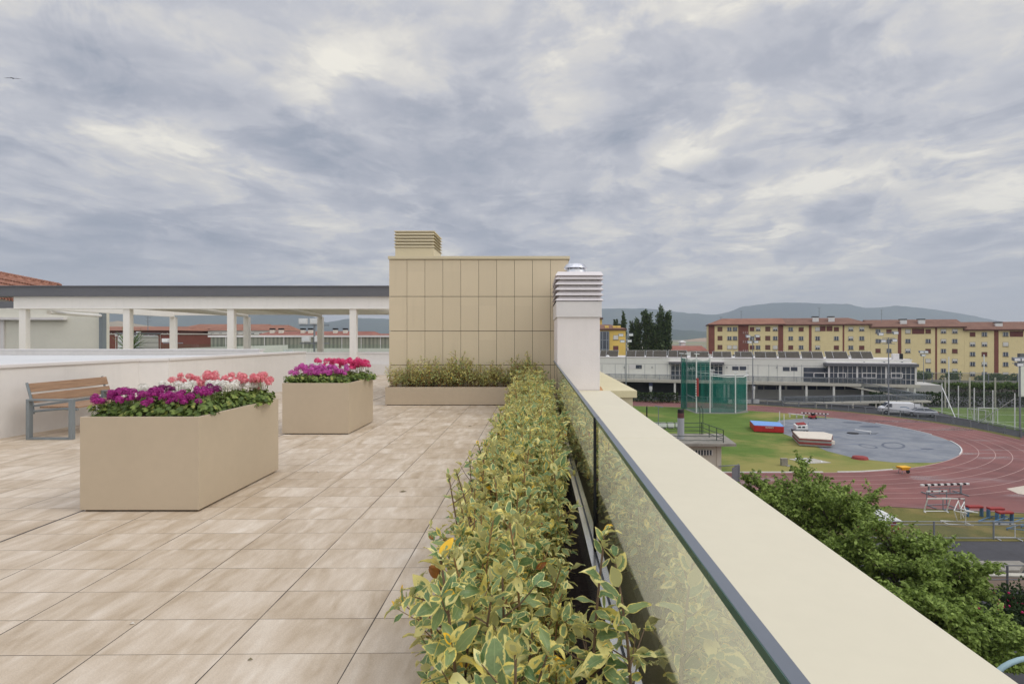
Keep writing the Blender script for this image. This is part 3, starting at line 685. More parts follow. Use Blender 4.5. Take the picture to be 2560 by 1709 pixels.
M['var_leaf'] = mat_variegated(yel=.8); M['stem'] = pm('shrub_stem', C(112, 92, 74), .8, var=.15, scale=20)
M['stem_young'] = pm('young_stem', C(138, 108, 72), .7, var=.15, scale=20)
LT_big = leaf_template(8, .46, .25, .26, .06); LT_small = leaf_template(5, .48, .25, .28, .05)
def shrub_geo(height, radius, nstem, dens, leaf, seed, lean=(0, 0), tmpl=LT_big, tips=.0):
    r_ = random.Random(seed); stems = MB(); pos = []; dr = []; up = []; S = []
    for i in range(nstem):
        a = r_.uniform(0, 6.28); rr = radius * math.sqrt(r_.random()); b0 = Vector((rr * .45 * math.cos(a), rr * .45 * math.sin(a), 0))
        h = height * r_.uniform(.56, 1.12) * (1.0 - .18 * (rr / radius)); tip = Vector((rr * math.cos(a) + lean[0], rr * 1.1 * math.sin(a) + lean[1], h))
        bend = Vector((r_.uniform(-.06, .06), r_.uniform(-.06, .06), 0)); n = 7; pts = []
        for k in range(n + 1):
            t = k / n; p = b0.lerp(tip, t) + bend * math.sin(math.pi * t); pts.append(p)
        stems.path(pts, [.0065 * (1 - .75 * k / n) + .0016 for k in range(n + 1)], 5)
        chains = [(pts, 1.0)]
        for q in range(int(5 + 5 * dens)):
            t0 = r_.uniform(.12, .9); k = t0 * n; p = pts[int(k)].lerp(pts[min(int(k) + 1, n)], k % 1)
            aa = r_.uniform(0, 6.28); L = r_.uniform(.10, .22) * (1.15 - .5 * t0); e = r_.uniform(.15, .8)
            d = Vector((math.cos(aa) * math.cos(e), math.sin(aa) * math.cos(e), math.sin(e)))
            tw = [p, p + d * L * .5, p + d * L + Vector((0, 0, .02))]; stems.path(tw, [.003, .0024, .0012], 4); chains.append((tw, .85))
        for ci, (ch_, sc) in enumerate(chains):
            tot = sum((b - a_).length for a_, b in zip(ch_[:-1], ch_[1:])); step = .034 / dens if ci else .040 / dens
            s = tot * (.14 if ci == 0 else .25); phi = r_.uniform(0, 6.28)
            while s < tot:
                acc_, p, dd = 0, ch_[-1], (ch_[-1] - ch_[-2]).normalized()
                for a_, b in zip(ch_[:-1], ch_[1:]):
                    l = (b - a_).length
                    if acc_ + l >= s: p = a_.lerp(b, (s - acc_) / l); dd = (b - a_).normalized(); break
                    acc_ += l
                phi += 2.4 + r_.uniform(-.5, .5); f_ = s / tot
                side = dd.orthogonal().normalized(); side.rotate(Matrix.Rotation(phi, 3, dd).to_quaternion())
                el = .35 + .9 * max(0, (f_ - .75) / .25) + r_.uniform(-.25, .3)
                d = (side * math.cos(el) + dd * math.sin(el)); d.z += r_.uniform(-.25, .1) * (1 - max(0, f_ - .6)); d.normalize()
                sz = leaf * sc * r_.uniform(.6, 1.2) * (1 - .55 * max(0, (f_ - .82) / .18))
                pos.append(p + d * .006); dr.append(d); up.append((dd + Vector((r_.uniform(-.5, .5), r_.uniform(-.5, .5), .5))).normalized()); S.append(sz)
                s += step * r_.uniform(.6, 1.4)
            dd = (ch_[-1] - ch_[-2]).normalized(); a0 = r_.uniform(0, 6.28)
            for q3 in range(4 if ci == 0 else 2):          # a tuft of young leaves closes every shoot
                side = dd.orthogonal().normalized(); side.rotate(Matrix.Rotation(a0 + q3 * 1.7, 3, dd).to_quaternion()); d = (side * (.75 - .12 * q3) + dd * .8).normalized()
                pos.append(ch_[-1] - dd * .012 * q3); dr.append(d); up.append((dd + Vector((0, .3, .3))).normalized()); S.append(leaf * sc * r_.uniform(.45, .75))
    return stems, np.array([tuple(p) for p in pos]), np.array([tuple(p) for p in dr]), np.array([tuple(p) for p in up]), np.array(S)
def make_shrub(name, label, cat, loc, geo, tmpl, group, mat, stem_mat):
    st, p, d, u, S = geo; t = thing(name, label, cat, loc, group=group)
    part('stems', st, stem_mat, t, smooth=True)
    roll = rng.normal(0, .45, len(S)); SS = np.stack([S * rng.uniform(.8, 1.2, len(S)), S, S * rng.uniform(-.3, 2.2, len(S))], 1)
    scatter('leaves', *tmpl, p, frames(d, u, roll), SS, mat, t); return t
HG = 'variegated shrubs planted in a row along the glass'
# protos for the hedge
protos = []
for s in range(5):
    protos.append((shrub_geo(.80 + .07 * (s % 3), .25, 9, 1.05, .102, 100 + s), LT_big))
hedge_lab = 'bushy variegated shrub in the close row along the glass, beyond the nearest four'
base_objs = []
near = [('tall single stemmed variegated shrub with sparse big leaves, leftmost at the bottom edge', (-.20, 1.62), .98, .12, 4, 1.1, .100, 11, (.0, 0)),
        ('variegated shrub with one stem standing against the glass at the bottom right', (.215, 1.72), 1.12, .04, 2, 1.25, .092, 14, (.0, 0)),
        ('nearest full variegated shrub with upright centre stems at the bottom edge', (-.10, 1.24), .90, .13, 6, 1.15, .102, 19, (0, 0)),
        ('dense variegated shrub just behind the nearest one, beside the glass', (-.10, 1.55), .84, .15, 7, 1.15, .092, 23, (0, 0))]
for lab, (x, y), h, r_, ns, dn_, lf, sd, ln in near:
    make_shrub('variegated_shrub', lab, 'shrub', (x, y, -.06), shrub_geo(h, r_, ns, dn_, lf, sd, ln), LT_big, HG, M['var_leaf'], M['stem'])
solo_sh = make_shrub('variegated_shrub', 'slim variegated shrub leaning out over the floor tiles, halfway to the glass joint', 'shrub', (-.24, 2.75, -.06), shrub_geo(.98, .10, 4, 1.0, .068, 31, (-.14, 0)), LT_big, HG, M['var_leaf'], M['stem'])
solo_sh2 = make_shrub('variegated_shrub', 'thin leggy variegated shrub leaning left over the floor, farther than the slim one', 'shrub', (-.26, 3.75, -.06), shrub_geo(1.0, .09, 3, .9, .06, 37, (-.12, 0)), LT_big, HG, M['var_leaf'], M['stem'])
slots = []; y = .80; k = 0
rh = random.Random(5)
while y < 12.2:
    for x in (-.25, .05 if y > 4.6 else -.03 if y > 3.2 else -.12):
        if y < 2.3 and x < -.2: continue
        if y < 1.3: continue
        slots.append((x + rh.uniform(-.04, .04), y + rh.uniform(-.08, .08)))
    y += .31 + .01 * y; k += 1
made = [None] * 5
for i, (x, y) in enumerate(slots):
    j = i % 5; sc = rh.uniform(.80, 1.0) * (1.0 if y > 2 else .84) * (1.1 if rh.random() < .18 else 1.0); rz = rh.uniform(0, 6.28)
    if y > 9: sc *= 1.05
    if made[j] is None:
        geo, tm = protos[j]; made[j] = make_shrub('variegated_shrub', hedge_lab, 'shrub', (x, y, -.06), geo, tm, HG, M['var_leaf'], M['stem_young'])
        made[j].rotation_euler = (0, 0, rz); made[j].scale = (sc, sc, sc)
    else: copy_tree(made[j], label=hedge_lab, loc=(x, y, -.06), rz=rz, sc=sc)
# low shrubs in the long planter
PG = 'variegated shrubs in the long planter under the tan panels'
p2 = [make_shrub('variegated_shrub', '', 'shrub', (0, 0, 0), shrub_geo(.66, .22, 8, 1.0, .062, 200 + s, tmpl=LT_small), LT_small, PG, M['var_leaf'], M['stem_young']) for s in range(4)]
xs = [(290, .85), (345, .7), (400, 1.0), (455, .72), (520, 1.08), (580, .95), (650, 1.08), (710, 1.02), (765, .8), (822, 1.32), (895, 1.02), (950, .8), (1010, .75), (1080, .98), (1150, .85), (1200, 1.05), (1262, 1.25), (1330, 1.0), (1400, .9)]
labs = {0: 'low variegated shrub at the left end of the long planter', 9: 'tallest variegated shrub in the middle of the long planter, topping its neighbours',
        16: 'tall variegated shrub in the long planter where it meets the glass side row'}
for i, (zx, s_) in enumerate(xs):
    X, Y = Q(900 + zx / 3.136, 900, 12.73)[0], 12.73 + (i % 3 - 1) * .05
    lab = labs.get(i, 'middling variegated shrub standing in the long planter before the tan block'); rz = (i * 1.7) % 6.28
    if i < 4: o = p2[i]; o.location = (X, Y, .38); o.rotation_euler = (0, 0, rz); o.scale = (s_, s_, s_); o['label'] = lab
    else: copy_tree(p2[i % 4], label=lab, loc=(X, Y, .38), rz=rz, sc=s_)
# ---- geraniums
def mat_petal(name, c1, c2):
    m_, t, b = newmat(name); rnd = t.new('ShaderNodeAttribute', attribute_name='rnd').outputs['Fac']
    uv = t.new('ShaderNodeUVMap').outputs[0]; u, v, _ = t.sep(uv)
    c = t.mix(rnd, c1, c2); c = t.mix(t.smooth(v, .0, .35, .35, 0.0), c, (c1[0] * .45, c1[1] * .3, c1[2] * .45, 1))
    t.put(b.inputs['Base Color'], c); b.inputs['Roughness'].default_value = .55
    tl = t.new('ShaderNodeBsdfTranslucent'); t.put(tl.inputs[0], c); mx = t.new('ShaderNodeMixShader'); mx.inputs[0].default_value = .3
    t.l.new(b.outputs[0], mx.inputs[1]); t.l.new(tl.outputs[0], mx.inputs[2]); t.l.new(mx.outputs[0], t.n['Material Output'].inputs[0]); return m_
M['petal_purple'] = mat_petal('purple_petal', C(146, 32, 118), C(190, 52, 150)); M['petal_plum'] = mat_petal('plum_petal', C(112, 24, 92), C(140, 34, 108))
M['petal_white'] = mat_petal('white_petal', C(236, 232, 224), C(246, 244, 238)); M['petal_coral'] = mat_petal('coral_petal', C(230, 120, 134), C(244, 166, 172))
M['petal_violet'] = mat_petal('violet_petal', C(192, 66, 158), C(216, 108, 190)); M['petal_hot'] = mat_petal('hot_pink_petal', C(214, 42, 112), C(238, 92, 148))
M['petal_pink'] = mat_petal('soft_pink_petal', C(232, 120, 150), C(244, 160, 180))
def mat_gleaf():
    m_, t, b = newmat('geranium_leaf'); rnd = t.new('ShaderNodeAttribute', attribute_name='rnd').outputs['Fac']
    oc = t.new('ShaderNodeTexCoord').outputs['Object']; n = t.noise(oc, 30, 2, .5)
    c = t.ramp(t.m('ADD', t.m('MULTIPLY', rnd, .75), t.m('MULTIPLY', n, .25)), [(.1, C(72, 94, 42)), (.5, C(110, 134, 58)), (.8, C(146, 164, 80)), (.95, C(188, 178, 92))])
    uv = t.new('ShaderNodeUVMap').outputs[0]; u, v, _ = t.sep(uv); c = t.mix(t.smooth(v, .45, .7, 0.0, .3), c, C(70, 84, 44))
    t.put(b.inputs['Base Color'], c); b.inputs['Roughness'].default_value = .6
    tl = t.new('ShaderNodeBsdfTranslucent'); t.put(tl.inputs[0], c); mx = t.new('ShaderNodeMixShader'); mx.inputs[0].default_value = .25
    t.l.new(b.outputs[0], mx.inputs[1]); t.l.new(tl.outputs[0], mx.inputs[2]); t.l.new(mx.outputs[0], t.n['Material Output'].inputs[0]); return m_
M['gleaf'] = mat_gleaf(); M['gstem'] = pm('geranium_stalk', C(120, 128, 78), .7, var=.1, scale=20)
# round scalloped leaf template: centre plus rim, as quads
def round_leaf(n=10):
    v = [(0, 0, 0)]; uv = [(0, 0)]
    for i in range(n * 2):
        a = -math.pi / 2 + .22 + (2 * math.pi - .44) * i / (n * 2 - 1); r = 1 if i % 2 else .9; z = .22 + .10 * math.sin(i * 1.9)
        v.append((r * math.cos(a), r * math.sin(a) + .0, z)); uv.append((i / n / 2, 1))
    f = [(0, i, i + 1, i + 2) for i in range(1, n * 2 - 1, 2)]; return v, f, uv
RL = round_leaf(6)
def floret():
    v = []; f = []; uv = []
    for k in range(5):
        a = 2 * math.pi * k / 5; c, s_ = math.cos(a), math.sin(a); o = len(v)
        for x, y, z, q in ((0, .05, 0, 0), (.36, .55, .16, .6), (0, 1.0, .12, 1), (-.36, .55, .16, .6)):
            v.append((x * c - y * s_, x * s_ + y * c, z)); uv.append((.5, q))
        f.append((o, o + 1, o + 2, o + 3))
    return v, f, uv
FLT = floret()
def geranium(label, group, loc, pet, nhead, seed, hgt=(.16, .30), rad=.17, head=.042, nleaf=170, lean=(0, 0), leafh=.155):
    r_ = random.Random(seed); t = thing('geranium', label, 'flower', loc, group=group); st = MB(); hp = []; 
    LP = []; LD = []; LS = []
    for i in range(nleaf):
        a = r_.uniform(0, 6.28); rr = rad * math.sqrt(r_.random()); z = r_.uniform(.02, leafh) * (1.15 - .5 * rr / rad)
        p = Vector((rr * math.cos(a), rr * math.sin(a), z)); LP.append(p); n = Vector((math.cos(a) * rr / rad * 1.0 + r_.uniform(-.5, .5), math.sin(a) * rr / rad + r_.uniform(-.5, .5), .8)).normalized(); LD.append(n); LS.append(r_.uniform(.016, .032))
        if i % 3 == 0: st.tube((p.x * .4, p.y * .4, 0), p, .0022, n=4, cap=False)
    N = np.array([tuple(n) for n in LD]); ref = np.tile((0.3, 1, .1), (len(LD), 1)); d = np.cross(N, np.cross(ref, N)); Rm = frames(d, N)
    scatter('leaves', *RL, [tuple(p) for p in LP], Rm, np.array(LS), M['gleaf'], t, smooth=False)
    pos = []; dr = []; S = []
    for i in range(nhead):
        a = r_.uniform(0, 6.28); rr = rad * .95 * math.sqrt(r_.random()); h = r_.uniform(*hgt)
        c = Vector((rr * math.cos(a) + lean[0], rr * math.sin(a) + lean[1], h)); hr = head * r_.uniform(.8, 1.15)
        st.path([(c.x * .35, c.y * .35, .03), (c.x * .75, c.y * .75, h * .55), tuple(c)], [.003, .0026, .002], 5)
        for j in range(44):
            z = 1 - 1.45 * (j + .5) / 44; ph = j * 2.399; q = math.sqrt(max(0, 1 - z * z)); n = Vector((q * math.cos(ph), q * math.sin(ph), z))
            n = (n + Vector((r_.uniform(-.2, .2), r_.uniform(-.2, .2), r_.uniform(-.1, .2)))).normalized()
            pos.append(c + n * hr * r_.uniform(.68, 1.12)); dr.append(n); S.append(hr * r_.uniform(.24, .42))
    N = np.array([tuple(n) for n in dr]); ref = rng.normal(0, 1, (len(dr), 3)); d = np.cross(N, np.cross(ref, N)); Rm = frames(d, N)
    scatter('flower_heads', *FLT, [tuple(p) for p in pos], Rm, np.array(S), M[pet], t, smooth=False)
    part('stalks', st, M['gstem'], t); return t
z1 = PL1[4] - .03; z2 = PL2[4] - .03
g1 = 'geraniums growing in the nearest planter'; g2 = 'geraniums growing in the farther planter'
X0, X1, Y0, Y1 = PL1[:4]
for i, fx_ in enumerate((.13, .27, .42, .57, .72, .86)):
    lab = ('purple geranium at the left front corner of the nearest planter' if i == 0 else 'purple geranium at the right front corner of the nearest planter' if i == 5 else 'magenta purple geranium in the front row of the nearest planter')
    geranium(lab, g1, (X0 + (X1 - X0) * fx_, Y0 + .19 + .04 * (i % 2), z1), 'petal_purple', 12, 300 + i, (.13, .24), .155, .034)
for i, (fx_, y) in enumerate(((.45, .42), (.78, .5))):
    geranium(('dark plum geranium standing above the middle of the purple row' if i == 0 else 'dark plum geranium near the right side of the nearest planter'), g1, (X0 + (X1 - X0) * fx_, Y0 + y, z1), 'petal_plum', 5, 320 + i, (.19, .26), .12, .034, 80)
for i, (fx_, y) in enumerate(((.18, .65), (.42, .68), (.62, .72), (.82, .70), (.86, 1.0), (.84, 1.25))):
    lab = ('white geranium at the left of the nearest planter, seen above the purple row' if i == 0 else 'white geranium at the far right corner of the nearest planter' if i == 5 else 'white geranium in the middle band of the nearest planter')
    geranium(lab, g1, (X0 + (X1 - X0) * fx_, Y0 + y, z1), 'petal_white', 6 if i else 3, 340 + i, (.18, .27), .15, .040)
for i, (fx_, y) in enumerate(((.20, 1.15), (.36, 1.2), (.52, 1.1), (.66, 1.2), (.78, 1.05), (.88, 1.3), (.93, 1.15))):
    lab = ('coral geranium rising alone at the back left of the nearest planter' if i == 0 else 'long stalked pink geranium at the far right end of the nearest planter' if i == 6 else 'coral pink geranium in the back row of the nearest planter')
    geranium(lab, g1, (X0 + (X1 - X0) * fx_, Y0 + y, z1), 'petal_coral', 9 if i else 5, 360 + i, (.21, .32), .16, .040)
geranium('soft pink geranium low at the far right corner of the nearest planter', g1, (X1 - .10, Y1 - .2, z1), 'petal_pink', 4, 399, (.07, .16), .08, .026, 20)
X0, X1, Y0, Y1 = PL2[:4]
for i, (fx_, y) in enumerate(((.06, .2), (.2, .22), (.36, .25), (.5, .2), (.66, .25), (.8, .3), (.2, .5), (.42, .5))):
    lab = ('violet geranium at the left end of the farther planter, one bud sticking out' if i == 0 else 'violet pink geranium in the front half of the farther planter')
    geranium(lab, g2, (X0 + .05 + (X1 - X0 - .1) * fx_, Y0 + y, z2), 'petal_violet', 8 if i else 3, 420 + i, (.15, .28), .18, .042, 150)
for i, (fx_, y) in enumerate(((.5, .62), (.7, .6))):
    geranium('white geranium in the middle of the farther planter', g2, (X0 + (X1 - X0) * fx_, Y0 + y, z2), 'petal_white', 6, 440 + i, (.2, .28), .14, .034)
for i, (fx_, y) in enumerate(((.3, .95), (.42, 1.05), (.52, .9), (.62, 1.05), (.72, .9), (.82, 1.0), (.9, .8), (.94, 1.1))):
    lab = ('hot pink geranium with long stalks at the right end of the farther planter' if i == 7 else 'hot pink geranium in the back half of the farther planter')
    geranium(lab, g2, (X0 + (X1 - X0) * fx_, Y0 + y, z2), 'petal_hot', 8, 450 + i, (.22, .35), .18, .046, 120)
# ============================================================ SPORTS GROUND BELOW
def catmull(pts, n=8):
    out = []; q = [pts[0]] + list(pts) + [pts[-1]]
    for i in range(1, len(q) - 2):
        p0, p1, p2_, p3 = [Vector((*q[i + j], 0)) for j in (-1, 0, 1, 2)]
        for k in range(n):
            t = k / n; out.append(.5 * ((2 * p1) + (p2_ - p0) * t + (2 * p0 - 5 * p1 + 4 * p2_ - p3) * t * t + (3 * p1 - p0 - 3 * p2_ + p3) * t ** 3))
    out.append(Vector((*q[-2], 0))); return out
INNER = catmull([(-40, 52), (10, 52), (20, 52), (27.4, 52.1), (31.3, 52.5), (36.5, 54.1), (41.4, 56.8), (45.4, 60.0), (48.4, 63.8), (50.3, 68), (51.2, 72.5), (51.0, 77.5), (49.8, 82.2), (47.3, 87), (43.6, 91.4), (39.2, 95), (33.5, 98.2), (26.5, 101.2), (18.3, 103.4), (5, 105.8), (-40, 112)])
def offs(pts, r):
    o = []
    for i, p in enumerate(pts):
        d = (pts[min(i + 1, len(pts) - 1)] - pts[max(i - 1, 0)]).normalized(); o.append(p + Vector((d.y, -d.x, 0)) * r)
    return o
def strip(mb, r0, r1, z, pts=None, i0=0, i1=None):
    pts = pts or INNER; a, b = offs(pts, r0)[i0:i1], offs(pts, r1)[i0:i1]; n = len(a)
    return mb.add([(p.x, p.y, z) for p in a] + [(p.x, p.y, z) for p in b], [(k, n + k, n + k + 1, k + 1) for k in range(n - 1)])
def mat_grass(name, c1, c2, dry, dscale=.06, damt=.85, thr=.50):
    m_, t, b = newmat(name); oc = t.new('ShaderNodeTexCoord').outputs['Object']; x, y, z = t.sep(oc)
    n = t.noise(oc, .35, 5, .65); f = t.noise(oc, 9, 3, .7)
    c = t.ramp(t.m('ADD', t.m('MULTIPLY', n, .55), t.m('MULTIPLY', f, .45)), [(.35, c1), (.65, c2)])
    d = t.noise(t.comb(t.m('MULTIPLY', x, .8), y, 3.0), dscale, 5, .6, .4)
    c = t.mix(t.smooth(t.m('ADD', d, t.m('MULTIPLY', t.m('SUBTRACT', f, .5), .12)), thr, thr + .14, 0.0, damt), c, dry)
    t.put(b.inputs['Base Color'], c); b.inputs['Roughness'].default_value = .95; b.inputs['Specular IOR Level'].default_value = .1
    bn = t.new('ShaderNodeBump'); bn.inputs['Strength'].default_value = .6; bn.inputs['Distance'].default_value = .03
    t.put(bn.inputs['Height'], f); t.l.new(bn.outputs[0], b.inputs['Normal']); return m_
M['grass'] = mat_grass('infield_grass', C(80, 103, 47), C(106, 128, 64), C(148, 140, 86))
M['grass_dry'] = mat_grass('verge_grass', C(92, 94, 54), C(118, 114, 68), C(140, 124, 80), .25, .7, .45)
M['pitch'] = mat_grass('pitch_grass', C(84, 108, 58), C(106, 126, 72), C(120, 128, 80), .05, .3)
def mat_track():
    m_, t, b = newmat('tartan_track'); oc = t.new('ShaderNodeTexCoord').outputs['Object']; x, y, z = t.sep(oc)
    n = t.noise(oc, .22, 4, .6); f = t.noise(oc, 12, 2, .6)
    c = t.ramp(n, [(.3, C(106, 63, 61)), (.7, C(134, 84, 80))]); c = t.mix(1.0, c, t.ramp(f, [(.2, .9), (.8, 1.06)]), 'MULTIPLY')
    wet = t.noise(t.comb(t.m('MULTIPLY', x, .045), t.m('MULTIPLY', y, .16), 1.7), 1.6, 4, .55, .5)
    wm = t.smooth(wet, .54, .66)
    c = t.mix(t.m('MULTIPLY', wm, .35), c, C(120, 78, 78)); t.put(b.inputs['Base Color'], c)
    t.put(b.inputs['Roughness'], t.m('SUBTRACT', .8, t.m('MULTIPLY', wm, .62))); b.inputs['Specular IOR Level'].default_value = .6; return m_
M['track'] = mat_track()
M['track_line'] = pm('track_line', C(182, 152, 146), .7, var=.1)
def mat_blue():
    m_, t, b = newmat('blue_sports_surface'); oc = t.new('ShaderNodeTexCoord').outputs['Object']; x, y, z = t.sep(oc)
    n = t.noise(oc, .3, 5, .65, .4); f = t.noise(oc, 14, 2, .6)
    c = t.ramp(n, [(.3, C(106, 112, 122)), (.5, C(122, 127, 136)), (.7, C(134, 138, 144))]); c = t.mix(1.0, c, t.ramp(f, [(.2, .93), (.8, 1.05)]), 'MULTIPLY')
    st = t.noise(t.comb(t.m('MULTIPLY', x, .16), t.m('MULTIPLY', y, .9), 0), 1.1, 3, .5); c = t.mix(t.smooth(st, .60, .66, 0.0, .6), c, C(92, 102, 124))
    t.put(b.inputs['Base Color'], c); t.put(b.inputs['Roughness'], t.smooth(n, .4, .65, .75, .45)); return m_
M['blue_floor'] = mat_blue()
def mat_land():
    m_, t, b = newmat('far_land'); oc = t.new('ShaderNodeTexCoord').outputs['Object']
    n = t.noise(oc, .004, 6, .6); v = t.new('ShaderNodeTexVoronoi'); t.put(v.inputs['Vector'], oc); v.inputs['Scale'].default_value = .006
    c = t.ramp(n, [(.35, C(86, 92, 70)), (.5, C(140, 132, 108)), (.62, C(104, 108, 84)), (.75, C(160, 146, 122))]); c = t.mix(.3, c, v.outputs['Color'], 'SOFT_LIGHT')
    near = t.smooth(t.vm('LENGTH', oc, out=1), 150, 900); c = t.mix(near, C(120, 118, 112), c)
    t.put(b.inputs['Base Color'], c); b.inputs['Roughness'].default_value = .95; return m_
M['land'] = mat_land()
g = MB(); nx = 24
for i in range(nx + 1):
    for j in range(nx + 1): g.v.append((-15000 + 30000 * i / nx, -2000 + 14000 * j / nx, GZ - .06))
g.f = [(i * (nx + 1) + j, (i + 1) * (nx + 1) + j, (i + 1) * (nx + 1) + j + 1, i * (nx + 1) + j + 1) for i in range(nx) for j in range(nx)]; g.mi = [0] * len(g.f)
struct('ground', g, M['land'])
struct('asphalt_road', MB().sheet([(-40, -10), (120, -10), (120, 135), (-40, 135)], GZ - .03), M['asphalt_dark'])
ps = [(p.x, p.y) for p in INNER]
struct('infield_grass', MB().sheet(ps, GZ), M['grass'])
struct('running_track', strip(MB(), -.0, 8.7, GZ + .004), M['track'])
struct('track_apron', MB().sheet([(-40, 42.3), (23, 42.3), (28, 41.2), (40, 39.2), (62, 37.5), (75, 60), (62, 72), (58, 67), (50, 54), (40, 48), (20, 46), (-40, 46)], GZ + .0015), M['track'])
struct('grass_verge', MB().sheet([(-40, 34.9), (80, 34.3), (75, 37.2), (62, 37.45), (40, 39.15), (28, 41.15), (23, 42.25), (-40, 42.25)], GZ - .01), M['grass_dry'])
struct('grass_verge', strip(MB(), 8.7, 9.9, GZ - .005), M['grass_dry'])
struct('sand_pit', MB().sheet([G(2516, 1221), G(2546, 1234), G(2640, 1246), G(2640, 1200)], GZ + .012), pm('pale_sand', C(196, 186, 172), .95, var=.08, scale=3))
ln = MB()
for k in range(1, 7): strip(ln, 1.4 * k - .03, 1.4 * k + .03, GZ + .009)
strip(ln, -.10, .02, GZ + .009)
for px, py, px2, py2 in ((2100, 1227, 2260, 1262), (2330, 1200, 2480, 1228)):
    pass
struct('lane_lines', ln, M['track_line'])
# raised white kerb pieces of the inner edge
kb = MB(); n = len(INNER); a_, b_ = offs(INNER, -.16), offs(INNER, -.05)
def kerb(i0, i1, label):
    kb = MB()
    for i in range(i0, i1):
        q = [a_[i], a_[i + 1], b_[i + 1], b_[i]]; kb.prism([(p.x, p.y) for p in q], GZ, GZ + .09)
    solo('track_kerb', kb, M['white_paint'], label, 'kerb', 'removable white kerb lengths of the running track')
kerb(2, 23, 'long white kerb along the near straight of the track, left of the wheelbarrow'); kerb(25, 36, 'white kerb length between the wheelbarrow and the blue surface tip'); kerb(56, 72, 'white kerb curving round the far right tip of the blue surface'); kerb(80, 96, 'white kerb on the far side of the blue surface')
# blue fan
P_b = [G(1948, 1050), G(2022, 1045)]
inn = [(p.x, p.y) for p in INNER if 57 <= p.y <= 87.6 and p.x > 38]; inn = [p for p in inn]
bl = [(32.3, 73.2), (33.2, 78), (36.6, 85.0), (42.5, 87.8)] + [(x - .15, y) for x, y in reversed(inn)] + [(39.8, 56.2), (36.0, 56.3), (33.2, 58.3), (32.2, 62), (32.3, 68)]
struct('blue_surface', MB().sheet(bl[::-1], GZ + .0075), M['blue_floor'])
# outer fence of the track
def netmat(name, c, alpha, sc=0):
    m_ = bpy.data.materials.new(name); m_.use_nodes = True; tt = NT(m_.node_tree); tt.n.clear()
    df = tt.new('ShaderNodeBsdfDiffuse'); df.inputs[0].default_value = c; tr = tt.new('ShaderNodeBsdfTransparent')
    mx = tt.new('ShaderNodeMixShader'); oc = tt.new('ShaderNodeTexCoord').outputs['Object']
    n = tt.noise(oc, .8, 3, .6); tt.put(mx.inputs[0], tt.smooth(n, .3, .7, alpha - .07, alpha + .07))
    tt.l.new(tr.outputs[0], mx.inputs[1]); tt.l.new(df.outputs[0], mx.inputs[2]); tt.l.new(mx.outputs[0], tt.new('ShaderNodeOutputMaterial').inputs[0]); return m_
M['fence_net'] = netmat('chain_link', C(92, 98, 100), .42); M['cage_net'] = netmat('green_cage_net', C(38, 118, 106), .5); M['fence_net_l'] = netmat('light_chain_link', C(120, 122, 120), .22)
M['ball_net'] = netmat('ball_net', C(130, 132, 124), .16); M['rail_mesh'] = netmat('railing_mesh', C(108, 114, 118), .45)
def fence(name, label, path, h, step, post_r, mat_p, mat_n, rails=(1.0,), post_n=6, base=GZ, netlo=.03, cat='fence'):
    t = thing(name, label, cat, (*path[0][:2], base)); L = [Vector((p[0], p[1], p[2] if len(p) > 2 else base)) for p in path]; cum = [0]
    for a, b in zip(L[:-1], L[1:]): cum.append(cum[-1] + (b - a).length)
    def at(s):
        for i in range(len(L) - 1):
            if s <= cum[i + 1] + 1e-6: return L[i].lerp(L[i + 1], (s - cum[i]) / (cum[i + 1] - cum[i] + 1e-9))
        return L[-1]
    n = max(1, round(cum[-1] / step)); pts = [at(cum[-1] * k / n) for k in range(n + 1)]; up = Vector((0, 0, 1))
    for p in pts: part('post', MB().tube(p, p + up * h, post_r, n=post_n), mat_p, t, world=True)
    rl = MB()
    for f_ in rails:
        for a, b in zip(pts[:-1], pts[1:]): rl.tube(a + up * h * f_, b + up * h * f_, post_r * .6, n=5)
    part('rail', rl, mat_p, t, world=True)
    if mat_n:
        nt = MB()
        for a, b in zip(pts[:-1], pts[1:]): nt.add([a + up * netlo, b + up * netlo, b + up * h * .97, a + up * h * .97], [(0, 1, 2, 3)])
        part('mesh', nt, mat_n, t, world=True)
    return t
fo = [(p.x, p.y) for p in offs(INNER, 9.9)]
fo = [p for p in fo if not (p[1] < 62)]
fence('track_fence', 'low grey mesh fence with thick posts curving round the outside of the track', fo, 1.05, 2.7, .085, M['steel'], M['fence_net'])
fence('roadside_fence', 'galvanised mesh fence between the dry grass verge and the near asphalt', [(10, 35.0), (80, 34.4)], 1.1, 3.6, .05, M['steel'], M['fence_net_l'], rails=(1.0, .82, .08))
# ---- pitch beyond, ball fence
struct('football_pitch', MB().sheet([(65.2, 76), (64.4, 70), (64.6, 60), (140, 60), (140, 101), (70, 101), (67.6, 93), (66, 86)], GZ + .004), M['pitch'])
pl = MB()
for a, b in (((70.5, 99.5), (135, 99.5)), ((67.5, 92.5), (120, 86)), ((66.5, 84), (120, 76)), ((66.2, 62), (69.6, 99.5))):
    a, b = Vector((*a, 0)), Vector((*b, 0)); d = (b - a).normalized(); q = Vector((-d.y, d.x, 0)) * .07
    pl.add([(*(v_)[:2], GZ + .012) for v_ in (a - q, b - q, b + q, a + q)], [(0, 1, 2, 3)])
struct('pitch_lines', pl, M['white_paint'])
t = thing('ball_stop_fence', 'row of tall white posts with fine netting between track path and pitch', 'fence', (66, 80, GZ))
bp = [(67.5, 93.3), (66.4, 88.2), (66.0, 84.5), (65.8, 80.8), (65.3, 76.5), (64.8, 71.5)]
for x, y in bp: part('post', MB().tube((x, y, GZ), (x, y, GZ + 5.0), .07, n=8), M['white_paint'], t, world=True)
part('brace', MB().tube((67.5, 93.3, GZ + 4.4), (65.7, 87.9, GZ), .07, n=6), M['white_paint'], t, world=True)
